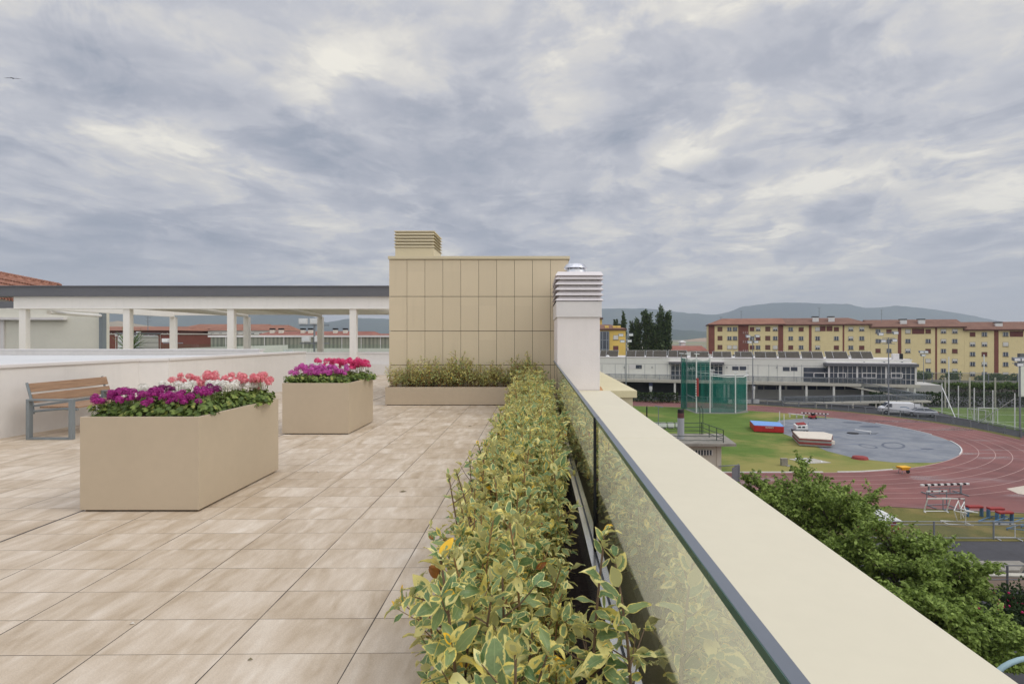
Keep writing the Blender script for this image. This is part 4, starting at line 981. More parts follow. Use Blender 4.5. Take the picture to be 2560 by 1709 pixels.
part('brace', MB().tube((65.3, 76.5, GZ + 4.3), (65.9, 83.5, GZ), .05, n=6), M['white_paint'], t, world=True)
nt = MB()
for a, b in zip(bp[:-1], bp[1:]): nt.add([(*a, GZ + .05), (*b, GZ + .05), (*b, GZ + 4.9), (*a, GZ + 4.9)], [(0, 1, 2, 3)])
part('net', nt, M['ball_net'], t, world=True)
t = thing('ball_stop_fence', 'far row of tall thin white posts at the back of the pitch', 'fence', (75, 100, GZ))
for px in (2372, 2460): x, y = (px - CX) / FPX * 100, 100; part('post', MB().tube((x, y, GZ), (x, y, GZ + 9.6 if px > 2400 else GZ + 9.2), .09, n=6), M['white_paint'], t, world=True)
for px in (2363, 2424, 2488): x, y = (px - CX) / FPX * 101, 101; part('post', MB().tube((x, y, GZ), (x, y, GZ + 5.4), .13, n=6), M['beige_wall'], t, world=True)
def goal(label, p0, p1, depth, loc_h=2.2, group='white football goals'):
    a, b = Vector((*p0, GZ)), Vector((*p1, GZ)); t = thing('football_goal', label, 'goal', tuple(a), group=group); d = (b - a).normalized(); n = Vector((d.y, -d.x, 0)) * depth; u = Vector((0, 0, loc_h)); r = .06
    for p in (a, b): part('post', MB().tube(p, p + u, r), M['white_paint'], t, world=True)
    part('crossbar', MB().tube(a + u, b + u, r), M['white_paint'], t, world=True)
    for p in (a, b): part('stay', MB().path([p + u, p + n * .5 + u * .96, p + n], .035, 5), M['white_paint'], t, world=True)
    part('back_bar', MB().tube(a + n, b + n, .04), M['white_paint'], t, world=True)
    q = a + n * .5 + u * .96; w = b + n * .5 + u * .96
    part('net', MB().add([a + u, b + u, w, q, a + n, b + n], [(0, 1, 2, 3), (3, 2, 5, 4)]), M['ball_net'], t, world=True)
goal('white football goal at the right, tallest frame behind the ball fence', G(2446, 1056), G(2494, 1058.5), -1.6, 2.2)
goal('smaller white training goal to the left of the larger goal', G(2419, 1048), G(2464, 1054), -1.2, 1.7)
# ---- hammer cage
t = thing('throwing_cage', 'tall hammer cage of white posts hung with dark green netting', 'throwing cage', (*G(1770, 1030), GZ))
def gp(px, py): x, y = G(px, py); return Vector((x, y, GZ))
posts = [(1703, 1019, 883, 0), (1717, 1022, 884, 0), (1741, 1031, 884, 1), (1775, 1031, 886, 1), (1838.5, 1031.5, 929, 1), (1866.5, 1025, 926, 1), (1780, 1018, 924, 1)]
tops = []
for px, py, pt, wht in posts:
    b = gp(px, py); h = (py - pt) / FPX * b.y; tops.append((b, b + Vector((0, 0, h))))
    part('post', MB().tube(b, b + Vector((0, 0, h)), .10 if wht else .06, n=8), M['white_paint'] if wht else M['steel'], t, world=True)
    part('pulley_arm', MB().tube(b + Vector((-.35, 0, h)), b + Vector((.5, 0, h - .05)), .07, n=5), M['white_paint'], t, world=True)
def lv(px, py, Y): x, z = Q(px, py, Y); return Vector((x, Y, z))
Ya, Yb, Yc, Yd, Ye = tops[2][0].y, tops[3][0].y, tops[4][0].y, tops[5][0].y, tops[6][0].y
part('top_rail', MB().path([lv(1743, 930.5, Ya + .3), lv(1782, 934, Yb + 1.5), lv(1812, 937.5, Yb + 1.5), lv(1840, 937, Yc + 3), lv(1868, 936.5, Yd)], .08, 6), M['white_paint'], t, world=True)
part('top_rail', MB().path([lv(1776, 938.5, Yb), lv(1818, 942, Yb), lv(1858, 942, Yc + .5), lv(1871, 937, Yd)], .08, 6), M['white_paint'], t, world=True)
def netp(pa, pb, ta, tb, k=6):
    m_ = MB(); vs = []
    for i in range(k + 1):
        f_ = i / k; sag = .25 * math.sin(math.pi * f_); a = pa.lerp(pb, f_); c = ta.lerp(tb, f_) + Vector((0, 0, -sag)); mid = a.lerp(c, .5) + Vector((.0, .3 * math.sin(i * 2.1), 0)); vs += [a, mid, c]
    m_.add(vs, [(i * 3 + j, i * 3 + 3 + j, i * 3 + 4 + j, i * 3 + 1 + j) for i in range(k) for j in (0, 1)]); return m_
for i, j, y0t, y1t in ((1, 2, 896, 896), (2, 3, 897, 898), (3, 4, 940, 942), (4, 5, 941, 937), (5, 6, 937, 934), (0, 1, 892, 896)):
    A0, B0 = tops[i][0], tops[j][0]
    part('net', netp(A0 + Vector((0, 0, .05)), B0 + Vector((0, 0, .05)), lv(posts[i][0], y0t, A0.y), lv(posts[j][0], y1t, B0.y)), M['cage_net'], t, world=True)
part('folded_net', MB().tube(gp(1709, 1021), lv(1709, 895, gp(1709, 1021).y), .5, .35, n=7), M['cage_net'], t, world=True)
part('pad', MB().tube(lv(1743.5, 990, Ya - .2), lv(1743.5, 945, Ya - .2), .22, n=8), M['red_paint'], t, world=True)
st = MB()
for k in range(7): st.tube(lv(1740, 990 - k * 6, Ya - .3), lv(1740, 987 - k * 6, Ya - .3), .10, n=6)
part('pad_lacing', st, M['white_paint'], t, world=True)
part('crossbar', MB().tube(tops[1][0] + Vector((0, 0, 2.6)), tops[2][0] + Vector((0, 0, 2.3)), .05), M['steel'], t, world=True)
struct('cage_circle', MB().sheet([G(1709, 1022), G(1741, 1033.5), G(1840, 1034), G(1872, 1030), G(1868, 1025), G(1790, 1019)], GZ + .006), pm('worn_pad', C(120, 120, 112), .9, var=.15))
# ---- landing mats
def mat_box(name, label, pts, h, mt, ms, extra=None):
    p = [G(*q) for q in pts]; c = (sum(a[0] for a in p) / len(p), sum(a[1] for a in p) / len(p)); t = thing(name, label, 'landing mat', (*c, GZ))
    part('side', MB().prism(p, GZ + .06, GZ + h * .93), ms, t, world=True, bevel=.06)
    part('top', MB().prism([(c[0] + (a[0] - c[0]) * .99, c[1] + (a[1] - c[1]) * .99) for a in p], GZ + h * .90, GZ + h), mt, t, world=True, bevel=.05); return t, p
t, p = mat_box('high_jump_mat', 'bright red landing mat with light blue top on the infield grass', [(1885, 1079.5), (1960, 1083), (1950, 1072), (1874, 1067)], .95, M['blue_vinyl'], M['red_vinyl'])
q0, q1 = Vector((*p[0], 0)), Vector((*p[1], 0)); d = (q1 - q0).normalized(); nrm = Vector((d.y, -d.x, 0))
def glyphs(txt, size, mat_, name='lettering', parent=None, origin=(0, 0, 0), xdir=(1, 0, 0), ydir=(0, 0, 1), ext=.01):
    cu = bpy.data.curves.new(name, 'FONT'); cu.body = txt; cu.size = size; cu.extrude = ext; cu.align_x = 'CENTER'
    tmp = bpy.data.objects.new(name, cu); COL.objects.link(tmp); bpy.context.view_layer.update()
    me = bpy.data.meshes.new_from_object(tmp.evaluated_get(bpy.context.evaluated_depsgraph_get())); bpy.data.objects.remove(tmp)
    x = Vector(xdir).normalized(); y = Vector(ydir).normalized(); z = x.cross(y); Mx = Matrix((x, y, z)).transposed().to_4x4()
    me.transform(Matrix.Translation(Vector(origin)) @ Mx); me.materials.clear(); me.materials.append(mat_); o = bpy.data.objects.new(name, me); return link(o, parent)
mid = q0.lerp(q1, .52) + nrm * .02 - Vector((t.location.x, t.location.y, 0)); glyphs('ROSAN', .30, M['white_paint'], parent=t, origin=(mid.x, mid.y, .60), xdir=d)
t, p = mat_box('pole_vault_mat', 'worn pole vault mat with cream top and red and grey striped sides', [(1998, 1114.5), (2078, 1119.5), (2082, 1105), (2060, 1099), (1981, 1096)], .98, M['old_white'], M['grey_canvas'])
q0, q1 = Vector((*p[0], 0)), Vector((*p[1], 0)); d = (q1 - q0).normalized()
sb = MB(); ring = [Vector((*a, 0)) for a in p]; cc = sum(ring, Vector()) / 5
for zz0, zz1 in ((.28, .50), (.74, .88)):
    for a, b in ((ring[4], ring[0]), (ring[0], ring[1]), (ring[1], ring[2])):
        a2, b2 = cc + (a - cc) * 1.012, cc + (b - cc) * 1.012; sb.add([(a2.x, a2.y, GZ + zz0), (b2.x, b2.y, GZ + zz0), (b2.x, b2.y, GZ + zz1), (a2.x, a2.y, GZ + zz1)], [(0, 1, 2, 3)])
part('red_band', sb, M['old_red'], t, world=True)
part('side_pad', MB().box(*sorted((G(2079, 1119)[0], G(2088, 1119)[0])), 63.9, 66.6, GZ + .35, GZ + .8), M['old_white'], t, world=True, bevel=.05)
t_cart = thing('equipment_cart', 'small white equipment trolley on the blue surface between the two mats', 'trolley', (*G(2001, 1079), GZ))
x, y = 0, 0
part('tray', MB().box(-1.0, .85, -.5, .6, .22, .34), M['steel'], t_cart); part('box', MB().prism([(-.75, -.45), (.8, -.45), (.8, .45), (-.75, .45)], .35, [.85, .95, 1.15, 1.05]), M['white_paint'], t_cart, bevel=.03)
part('load', MB().prism([(-.5, -.3), (.65, -.3), (.65, .42), (-.5, .42)], .96, [1.02, 1.1, 1.28, 1.18]), M['old_red'], t_cart, bevel=.04)
part('opening', MB().box(-.5, -.15, -.47, -.44, .6, .8).box(.05, .4, -.47, -.44, .6, .8), M['black'], t_cart)
for wx in (-.85, .7):
    for wy in (-.4, .45): part('wheel', MB().tube((wx, wy - .06, .15), (wx, wy + .06, .15), .15, n=12), M['tyre'], t_cart)
part('handle', MB().path([(.85, .2, .3), (1.1, .2, .8), (1.15, .2, 1.2)], .03, 5), M['blue_paint'], t_cart)
for i, (px, py, hh) in enumerate(((1949, 1058, 30), (1960, 1066, 31))):
    x, y = G(px, py); t = thing('jump_stand', ('left' if i == 0 else 'right') + ' thin pale upright stand behind the red mat', 'stand', (x, y, GZ), group='jump stands')
    part('upright', MB().tube((0, 0, 0), (0, 0, hh / FPX * y), .05), M['white_paint'], t); part('foot', MB().box(-.5, .5, -.06, .06, 0, .06), M['steel'], t)
def bench_simple(label, p0, p1, z1):
    a, b = Vector((*G(*p0), GZ)), Vector((*G(*p1), GZ)); t = thing('field_bench', label, 'bench', tuple(a)); part('seat', MB().bar(a + Vector((0, 0, z1)), b + Vector((0, 0, z1)), .35, .08), M['white_paint'], t, world=True)
    for f_ in (.06, .5, .94): q = a.lerp(b, f_); part('leg', MB().box(q.x - .06, q.x + .06, q.y - .12, q.y + .12, GZ, GZ + z1 - .04), M['white_paint'], t, world=True)
bench_simple('long white bench on the blue surface before the far barrier', (1972, 1042), (2011, 1046), .55)
def barrier(name, label, p0, p1, h, ext, stripes=7, beam=.13, group='striped steeplechase barriers'):
    a, b = Vector((*G(*p0), GZ)), Vector((*G(*p1), GZ)); t = thing(name, label, 'barrier', tuple(a.lerp(b, .5)), group=group); d = (b - a).normalized(); u = Vector((0, 0, h)); A_, B_ = a - d * ext + u, b + d * ext + u; n = stripes * 2 + 1
    bm_, wm_ = MB(), MB()
    for k in range(n):
        (wm_ if k % 2 == 0 else bm_).bar(A_.lerp(B_, (k) / n), A_.lerp(B_, (k + 1) / n), beam * 1.2, beam)
    bt = part('beam', wm_, M['white_paint'], t, world=True); part('black_stripes', bm_, M['black'], bt, world=True)
    for p in (a, b):
        part('leg', MB().bar(p, p + u, .1, .1, up=(0, 1, 0)), M['steel'], t, world=True)
        s_ = Vector((-d.y, d.x, 0)) * .75; part('foot', MB().bar(p - s_ + Vector((0, 0, .04)), p + s_ + Vector((0, 0, .04)), .08, .08), M['steel'], t, world=True)
    part('stretcher', MB().bar(a + Vector((0, 0, .08)), b + Vector((0, 0, .08)), .07, .07), M['steel'], t, world=True)
    part('mid_rail', MB().bar(a + u * .65, b + u * .65, .05, .05), M['steel'], t, world=True)
    for f_ in (.33, .66): q = a.lerp(b, f_); part('strut', MB().bar(q, q + u * .65, .05, .05, up=(0, 1, 0)), M['steel'], t, world=True)
barrier('steeplechase_barrier', 'long black and white striped barrier at the near edge of the track', (2322, 1236.5), (2402, 1234), .80, .7)
barrier('steeplechase_barrier', 'black and white striped barrier at the far edge of the blue surface', (2010, 1043.5), (2064, 1046), .75, .4)
t = thing('mower', 'small red machine at the far edge of the blue surface', 'machine', (*G(2030, 1046), GZ)); part('body', MB().prism([(-.5, -.4), (.5, -.4), (.5, .4), (-.5, .4)], .12, [.35, .6, .6, .35]), M['red_paint'], t, bevel=.05); part('engine', MB().box(-.05, .4, -.25, .25, .55, .8), M['black'], t)
for wx in (-.4, .4): part('wheel', MB().tube((wx, -.48, .16), (wx, -.4, .16), .16, n=10), M['tyre'], t)
# dark damp marks on the blue floor
def ring_mark(label, px, py, rx, ry, wd, rot=0):
    x, y = G(px, py); m_ = MB(); n = 36
    for i in range(n):
        a0, a1 = 2 * math.pi * i / n, 2 * math.pi * (i + 1) / n; q = []
        for r, a in ((1 - wd, a0), (1, a0), (1, a1), (1 - wd, a1)): q.append((x + rx * r * math.cos(a) + rot * ry * r * math.sin(a), y + ry * r * math.sin(a), GZ + .0115))
        m_.add(q, [(0, 1, 2, 3)])
    struct('damp_mark', m_, M['damp'])
M['damp'] = pm('damp_blue', C(82, 90, 106), .5, var=.1)
ring_mark('', 2170, 1115, .85, 1.3, .25); ring_mark('', 2233, 1113, 1.4, 2.0, .22, .5); ring_mark('', 2318, 1122, .7, .5, .95); ring_mark('', 2175, 1066, 1.6, .9, .95, .6); ring_mark('', 2130, 1056, 1.5, .7, .95)
# vaulting board on the blue floor
t = thing('hurdle', 'white hurdle toppled over on the middle of the blue surface', 'hurdle', (*G(2170, 1084), GZ)); part('board', MB().bar((-1.2, .9, .42), (.3, -.2, .30), .35, .05), M['white_paint'], t)
part('leg', MB().tube((.2, -.2, .0), (.2, -.1, .42), .04), M['white_paint'], t); part('leg', MB().tube((-.6, .2, .02), (.9, -.3, .04), .05), M['steel'], t); part('foot', MB().bar((-1.2, -.1, .05), (1.5, .3, .05), .1, .08), M['steel'], t)
solo('weight_plate', MB().lathe([(.001, 0), (.7, 0), (.7, .07), (.001, .09)], (*G(2132, 1083), GZ + .01), 16), M['black'], 'flat black disc lying on the blue surface left of the toppled hurdle', 'disc')
solo('plinth_cover', MB().lathe([(.001, 0), (.8, 0), (.7, .22), (.001, .26)], (*G(2150, 1146), GZ + .0), 16), M['old_red'], 'low dull red cover at the grass edge of the blue surface', 'cover')
for px, py, a_, b2, lab in ((2170, 1115, .9, .5, 'small oval wet ring'), (2233, 1114, 1.6, .6, 'large oval wet ring'), (2318, 1122, .8, .25, 'dark wet spot')): pass
t = thing('shot_put_circle', 'diamond shaped pale concrete pad with white throwing circle in the grass', 'throwing circle', (*G(2027, 1152), GZ))
part('slab', MB().prism([G(1970, 1147), G(2017, 1158.5), G(2078, 1156.5), G(2030, 1145.5)], GZ + .002, GZ + .04), pm('pale_slab', C(176, 172, 162), .9, var=.08), t, world=True)
cx_, cy_ = G(2023, 1151.6); rg = MB(); n = 40
for i in range(n):
    if i % 10 < 5: continue
    a0, a1 = 2 * math.pi * i / n, 2 * math.pi * (i + 1) / n; rg.prism([(cx_ + r * math.cos(a), cy_ + r * math.sin(a)) for r, a in ((1.1, a0), (1.22, a0), (1.22, a1), (1.1, a1))], GZ + .042, GZ + .06)
part('ring', rg, M['white_paint'], t, world=True); x, y = G(1999, 1148.5); part('stop_board', MB().prism([(x - .45, y - .1), (x + .5, y - .2), (x + .4, y + .15), (x - .4, y + .2)], GZ + .042, GZ + .14), M['white_paint'], t, world=True)
x, y = G(1960, 1163); t = thing('utility_box', 'small grey electrical cabinet alone on the infield grass', 'cabinet', (x, y, GZ)); part('cabinet', MB().box(-.3, .3, -.2, .2, .0, .66), M['concrete'], t, bevel=.02); part('lid', MB().box(-.32, .32, -.22, .22, .662, .7), M['concrete'], t); part('slab', MB().box(.1, .7, -.5, .1, .0, .05), M['concrete'], t)
# wheelbarrow
x, y = G(2258, 1183); t = thing('wheelbarrow', 'yellow wheelbarrow left on the inner lane of the track', 'wheelbarrow', (x, y, GZ), rz=R(8)); tb = MB()
tb.prism([(-.32, -.25), (.34, -.25), (.34, .25), (-.32, .25)], .35, .66, top=[(-.5, -.38), (.52, -.38), (.52, .38), (-.5, .38)]); part('tray', tb, M['yellow'], t, bevel=.04)
ld = MB().prism([(-.48, -.34), (.5, -.34), (.5, .34), (-.48, .34)], .662, .70, top=[(-.3, -.1), (.3, -.2), (.35, .2), (-.3, .2)]); part('load', ld, M['yellow'], t)
for s_ in (-1, 1): part('leg', MB().path([(-.25, .2 * s_, .35), (-.32, .22 * s_, .0)], .022, 5), M['steel'], t); part('handle', MB().path([(.3, .2 * s_, .35), (-.85, .3 * s_, .55)], .022, 5), M['steel'], t)
part('wheel', MB().tube((.5, -.05, .17), (.5, .05, .17), .17, n=14), M['tyre'], t)
# ---- hurdles on the verge
def hurdle_parts(t, w_=1.2, h_=.95, col='steel', bar='white_paint', marks=True):
    for s_ in (-1, 1):
        part('upright', MB().tube((s_ * w_ / 2, 0, 0), (s_ * w_ / 2, 0, h_), .03, n=6), M[col], t); part('foot', MB().tube((s_ * w_ / 2, .0, .03), (s_ * w_ / 2, -.75, .03), .035, n=6), M[col], t)
    b_ = part('top_bar', MB().bar((-w_ / 2 - .03, 0, h_), (w_ / 2 + .03, 0, h_), .03, .09), M[bar], t)
    if marks: part('marks', MB().bar((-.36, -.018, h_), (-.24, -.018, h_), .01, .092).bar((.26, -.018, h_), (.38, -.018, h_), .01, .092), M['black'], b_)
    part('base_rail', MB().tube((-w_ / 2, 0, .03), (w_ / 2, 0, .03), .03, n=6), M[col], t)
def hurdle(label, px, py, rot, sc=(1, 1, 1), z=0, **kw):
    x, y = G(px, py); t = thing('hurdle', label, 'hurdle', (x, y, GZ + z), group='hurdles dumped on the dry grass verge'); hurdle_parts(t, **kw); t.rotation_euler = tuple(R(a) for a in rot); t.scale = sc; return t
hurdle('big white hurdle standing on its side frames nearest the striped barrier', 2338, 1278, (20, 0, 0), (1.35, 1.2, 1.15), col='white_paint', marks=False)
hurdle('white and blue hurdle behind the big white one, just in front of the striped barrier', 2342, 1262, (0, 0, 4), (1.3, 1.2, 1.1), marks=True)
hurdle('plain white hurdle standing on the track edge right of the big white one', 2384, 1273, (0, 0, -6), (1.2, 1, .85), col='steel')
hurdle('white hurdle standing on end, tilted, in the jumbled middle of the verge', 2392, 1300, (0, 55, 35), (1.5, 1, 1), col='white_paint', marks=False)
hurdle('white hurdle leaning against the tilted one in the middle of the verge', 2402, 1296, (10, 70, 50), (1.3, 1, 1), col='white_paint', marks=False)
hurdle('narrow white hurdle frame standing on end left of the red benches', 2414, 1302, (0, 80, 60), (1.2, .9, .8), col='white_paint', marks=False)
hurdle('white hurdle lying flat on the grass near the fence', 2382, 1306, (85, 0, -12), (1.2, 1, 1), z=.1, col='white_paint', marks=False)
hurdle('low white hurdle standing close to the roadside fence at right', 2511, 1343, (0, 0, -4), (1.05, .8, .9), col='white_paint')
hurdle('blue legged hurdle lying on its back below the first red bench', 2462, 1299, (75, 0, 30), (1.6, 1.1, 1), z=.1, col='blue_paint', bar='blue_paint', marks=False)
hurdle('blue legged hurdle lying on its back below the second red bench', 2504, 1303, (75, 0, 30), (1.6, 1.1, 1), z=.1, col='blue_paint', bar='blue_paint', marks=False)
hurdle('blue legged hurdle lying close behind the fence at the right edge', 2536, 1318, (80, 0, 25), (1.6, 1.1, 1), z=.1, col='blue_paint', bar='blue_paint', marks=False)
hurdle('blue legged hurdle cut by the right edge of the picture', 2562, 1312, (80, 0, 35), (1.4, 1.1, 1), z=.1, col='blue_paint', bar='blue_paint', marks=False)
def redbench(label, px, py, w_):
    x, y = G(px, py); t = thing('steeple_bench', label, 'bench', (x, y, GZ), group='red topped practice benches'); part('top', MB().box(-w_ / 2, w_ / 2, -.2, .2, .62, .76), M['red_paint'], t, bevel=.02)
    for s_ in (-1, 1): part('leg', MB().box(s_ * w_ / 2 - .04, s_ * w_ / 2 + .04, -.13, .13, 0, .62), M['blue_paint'], t)
redbench('red topped bench on the verge, left of the other two', 2436, 1290, 1.0); redbench('red topped bench in the middle of the three', 2489, 1295, 1.0); redbench('red topped bench nearest the right side, lower than the others', 2511, 1305, 1.0)
# covered landing mat with ribbed lid
t = thing('covered_mat', 'long red box with a ribbed white lid beside the fence, partly hidden by the tree', 'cover box', (22.0, 37, GZ)); x0, x1 = 20.2, 24.4
part('body', MB().box(20.9, 23.1, 35.7, 38.8, GZ, GZ + .86), M['red_vinyl'], t, world=True)
for k in range(8): xx = 20.8 + .3 * k; part('lid_rib', MB().prism([(xx, 35.5), (xx + .285, 35.5), (xx + .285, 39.0), (xx, 39.0)], GZ + .862, [GZ + .95, GZ + .92, GZ + .97, GZ + 1.0]), M['white_paint'], t, world=True)
part('letters', MB().lathe([(.16, 0), (.24, 0), (.24, .012), (.16, .012), (.16, 0)], (0, 0, 0), 16).xf(Matrix.Translation((22.3, 35.69, GZ + .45)) @ Matrix.Rotation(R(90), 4, 'X')).bar((21.5, 35.69, GZ + .2), (21.8, 35.69, GZ + .7), .01, .08, up=(1, 0, 0)).bar((22.75, 35.69, GZ + .2), (22.95, 35.69, GZ + .7), .01, .08, up=(1, 0, 0)), M['white_paint'], t, world=True)
# ---- concrete hut with green railing and flue
t = thing('service_hut', 'small beige concrete hut with an overhanging flat roof beside the track', 'hut', (14, 46, GZ)); Yw = 48.0
rz_ = -7.55
fr = [P(1560, 1120, rz_), P(1841, 1109, rz_)]; Yf = fr[1][1]
x1 = P(1841, 1109, rz_)[0]
part('roof_slab', MB().prism([(2, Yf), (x1, Yf), (x1 + .5, Yf + 5.2), (2, Yf + 5.2)], rz_ - .22, rz_), M['concrete'], t, world=True)
wx = (1802 - CX) / FPX * (Yf + .8)
part('wall', MB().box(2, wx, Yf + .8, Yf + 5, GZ, rz_ - .222), M['beige_wall'], t, world=True)
part('corner_pier', MB().box(wx - .38, wx + .03, Yf + .74, Yf + 5.03, GZ, rz_ - .224), M['beige_wall'], t, world=True)
wz1, wz0 = Q(0, 1124, Yf + .8)[1], Q(0, 1136.5, Yf + .8)[1]; wx0, wx1 = (1722 - CX) / FPX * (Yf + .8), (1779 - CX) / FPX * (Yf + .8)
w_ = part('window', MB().box(wx0 - .08, wx1 + .08, Yf + .73, Yf + .79, wz0 - .1, wz1 + .06), M['beige_wall'], t, world=True); part('pane', MB().box(wx0, wx1, Yf + .70, Yf + .728, wz0, wz1), M['pane'], w_, world=True)
bars = MB()
for k in range(9): xx = wx0 + (wx1 - wx0) * k / 8; bars.box(xx - .03, xx + .03, Yf + .66, Yf + .69, wz0 - .02, wz1 + .02)
part('window_bars', bars, M['white_paint'], w_, world=True)
t = thing('roof_railing', 'dark green pipe railing round the flat roof of the concrete hut', 'railing', (12, Yf + 2, rz_))
xr = x1 - .95
def rail(pts, h, rails):
    for p in pts: part('post', MB().tube((*p, rz_), (*p, rz_ + h), .035, n=6), M['green_steel'], t, world=True)
    for f_ in rails: part('rail', MB().path([(*p, rz_ + h * f_) for p in pts], .03, 6), M['green_steel'], t, world=True)
rail([(3, Yf + 4.9), (6.5, Yf + 4.9), (9.6, Yf + 4.9), (xr - .6, Yf + 4.9)], 1.05, (1, .62, .3)); rail([(5, Yf + .5), (9.4, Yf + .5), (xr, Yf + .5)], 1.05, (.55, .2))
rail([(xr, Yf + .5), (xr - .2, Yf + 1.7), (xr - .4, Yf + 3.2), (xr - .6, Yf + 4.9)], 1.1, (1, .6, .3))
for dx_ in (0, .28): part('ladder_rail', MB().path([(xr - .75 + dx_, Yf + 4.9, rz_), (xr - .75 + dx_, Yf + 4.9, rz_ + 2.3), (xr - .95 + dx_, Yf + 4.9, rz_ + 2.7)], .035, 6), M['green_steel'], t, world=True)
fx0 = (1702 - CX) / FPX * (Yf + 2.6); t = thing('flue_pipe', 'thick grey flue with dark red top standing on the hut roof', 'flue', (fx0, Yf + 2.6, rz_)); M['flue'] = pm('flue_grey', C(158, 160, 166), .5, var=.05, streak=.1)
part('pipe', MB().tube((0, 0, 0), (0, 0, 1.85), .30, n=16), M['flue'], t, smooth=True); part('collar', MB().tube((0, 0, 1.851), (0, 0, 2.3), .295, n=16), pm('oxide_red', C(96, 58, 58), .7, var=.2), t, smooth=True); part('cap', MB().tube((0, 0, 2.301), (0, 0, 2.62), .28, n=16), M['black'], t, smooth=True)
# dugouts / signs behind the hut
for i, px in enumerate((1643, 1658, 1677, 1697)):
    x, y = G(px, 1071); t = thing('seat_box', 'white plastic cabinet in the row behind the hut roof', 'cabinet', (x, y, GZ), group='white cabinets in a row behind the hut'); part('body', MB().box(-.42, .42, -.3, .3, .15, .82), M['white_paint'], t, bevel=.03); part('base', MB().box(-.3, .3, -.2, .2, 0, .149), M['black'], t)
x, y = G(1646, 1075); t = thing('sign_post', 'thin grey post with a small cross head on the infield', 'post', (x, y, GZ)); part('pole', MB().tube((0, 0, 0), (0, 0, 3.2), .05), M['steel'], t); part('head', MB().bar((-.5, 0, 3.3), (.6, .0, 3.15), .1, .12), M['steel'], t)
x, y = G(1617, 1062); t = thing('fence_post', 'single black post in the grass left of the hut', 'post', (x, y, GZ)); part('pole', MB().tube((0, 0, 0), (0, 0, 2.6), .1), M['black'], t); part('tip', MB().tube((0, 0, 2.6), (.05, 0, 2.85), .05, .02), M['black'], t)
x, y = G(1834, 1205); t = thing('gate_post', 'leaning dark grey gate leaf at the corner of the near track', 'gate', (x, y, GZ)); part('leaf', MB().prism([(-.12, 0), (.45, 0), (.45, .1), (-.12, .1)], 0, [1.2, 1.6, 1.6, 1.2]), M['steel'], t); part('post', MB().tube((.5, 0, 0), (.5, 0, 1.5), .05), M['steel'], t); part('rail', MB().tube((-1.3, 0, 1.4), (.5, 0, 1.5), .04), M['steel'], t)
x, y = G(1887, 1235); solo('starting_board', MB().prism([(x - .12, y - .6), (x + .12, y - .6), (x - .05, y + .6), (x - .3, y + .6)], GZ + .01, GZ + .08), M['flue'], 'narrow grey board lying across the near lanes', 'board')
# ---- floodlight masts
def mast(label, px, py_base, Y, ztop, style=0, r=.11, group='floodlight masts'):
    x = (px - CX) / FPX * Y; t = thing('floodlight_mast', label, 'floodlight', (x, Y, GZ), group=group); H = ztop - GZ
    part('pole', MB().tube((0, 0, 0), (0, 0, H), r, r * .6, n=10), M['steel'], t)
    spots = {0: [(-.9, .1, 1), (.85, .15, -1), (-.65, -1.0, 1), (.6, -.95, -1)], 1: [(-1.3, .5, 1), (1.1, .7, -1), (-.9, -.6, 1), (.9, -.5, -1)], 2: [(-.45, .35, 1), (.45, .35, -1), (-.1, -.3, 1)]}[style]
    for j in sorted({round(s_[1], 0) for s_ in spots}): part('arm', MB().bar((-1.0, 0, H + j * .9 - .1), (1.0, 0, H + j * .9 - .1), .08, .08), M['steel'], t)
    for sx, sz, dr_ in spots:
        L = part('lamp', MB().prism([(sx - .42, -.15), (sx + .42, -.15), (sx + .42, .25), (sx - .42, .25)], [H + sz - .2, H + sz - .2, H + sz - .05, H + sz - .05], [H + sz + .22, H + sz + .22, H + sz + .32, H + sz + .32]), M['steel'], t)
        part('lamp_glass', MB().box(sx - .36, sx + .36, -.175, -.152, H + sz - .14, H + sz + .17), M['lamp_glass'], L)
    return t
mast('floodlight mast in front of the ochre house and poplars', 1565, 1003, 100, 1.9)
mast('floodlight mast right of the green throwing cage', 1882, 1011, 105.7, 1.7)
mast('tallest floodlight mast, standing in front of the white van', 2221.5, 1038.6, 90.4, 1.6, 1, .12)
mast('small floodlight mast before the hedge, right of the glazed room', 2309, 999, 113.6, -1.7, 2, .09)
mast('floodlight mast at the right edge of the picture', 2550, 1090.7, 71.2, -1.6, 2, .12)
# ============================================================ BUILDINGS BEYOND
# ---- long white sports building with deck and ramps
O_ = Vector((16, 118, 0)); U_ = Vector((54, -14.8, 0)).normalized(); N_ = Vector((U_.y, -U_.x, 0))   # N_ points to the camera
if N_.y > 0: N_ = -N_
def BW(s, off, z): p = O_ + U_ * s + N_ * off; return (p.x, p.y, z)
def S_of(px, off=0.0):                      # run along the facade seen at a photo column
    k = (px - CX) / FPX; b = O_ + N_ * off; return (k * b.y - b.x) / (U_.x - k * U_.y)
def Z_of(px, py, off=0.0): s = S_of(px, off); return 1.5 - (py - CY) / FPX * (O_ + U_ * s + N_ * off).y
def bb(mb, s0, s1, o0, o1, z0, z1): return mb.prism([BW(s0, o1, 0)[:2], BW(s1, o1, 0)[:2], BW(s1, o0, 0)[:2], BW(s0, o0, 0)[:2]], z0, z1)
ZD = Z_of(1800, 952); ZR = Z_of(1800, 896, -2.5); s_l, s_r = S_of(1340), S_of(2279, -2.5)
t = thing('sports_centre', 'long low white sports building with a railed deck, beyond the running track', 'building', (*BW(25, 0, 0)[:2], GZ))
part('upper_wall', bb(MB(), s_l - 20, s_r, -14, -2.5, ZD, ZR), M['gym_white'], t, world=True)
part('parapet', bb(MB(), s_l - 20, s_r + .1, -14.2, -2.4, ZR + .002, ZR + .14), M['white_metal'], t, world=True)
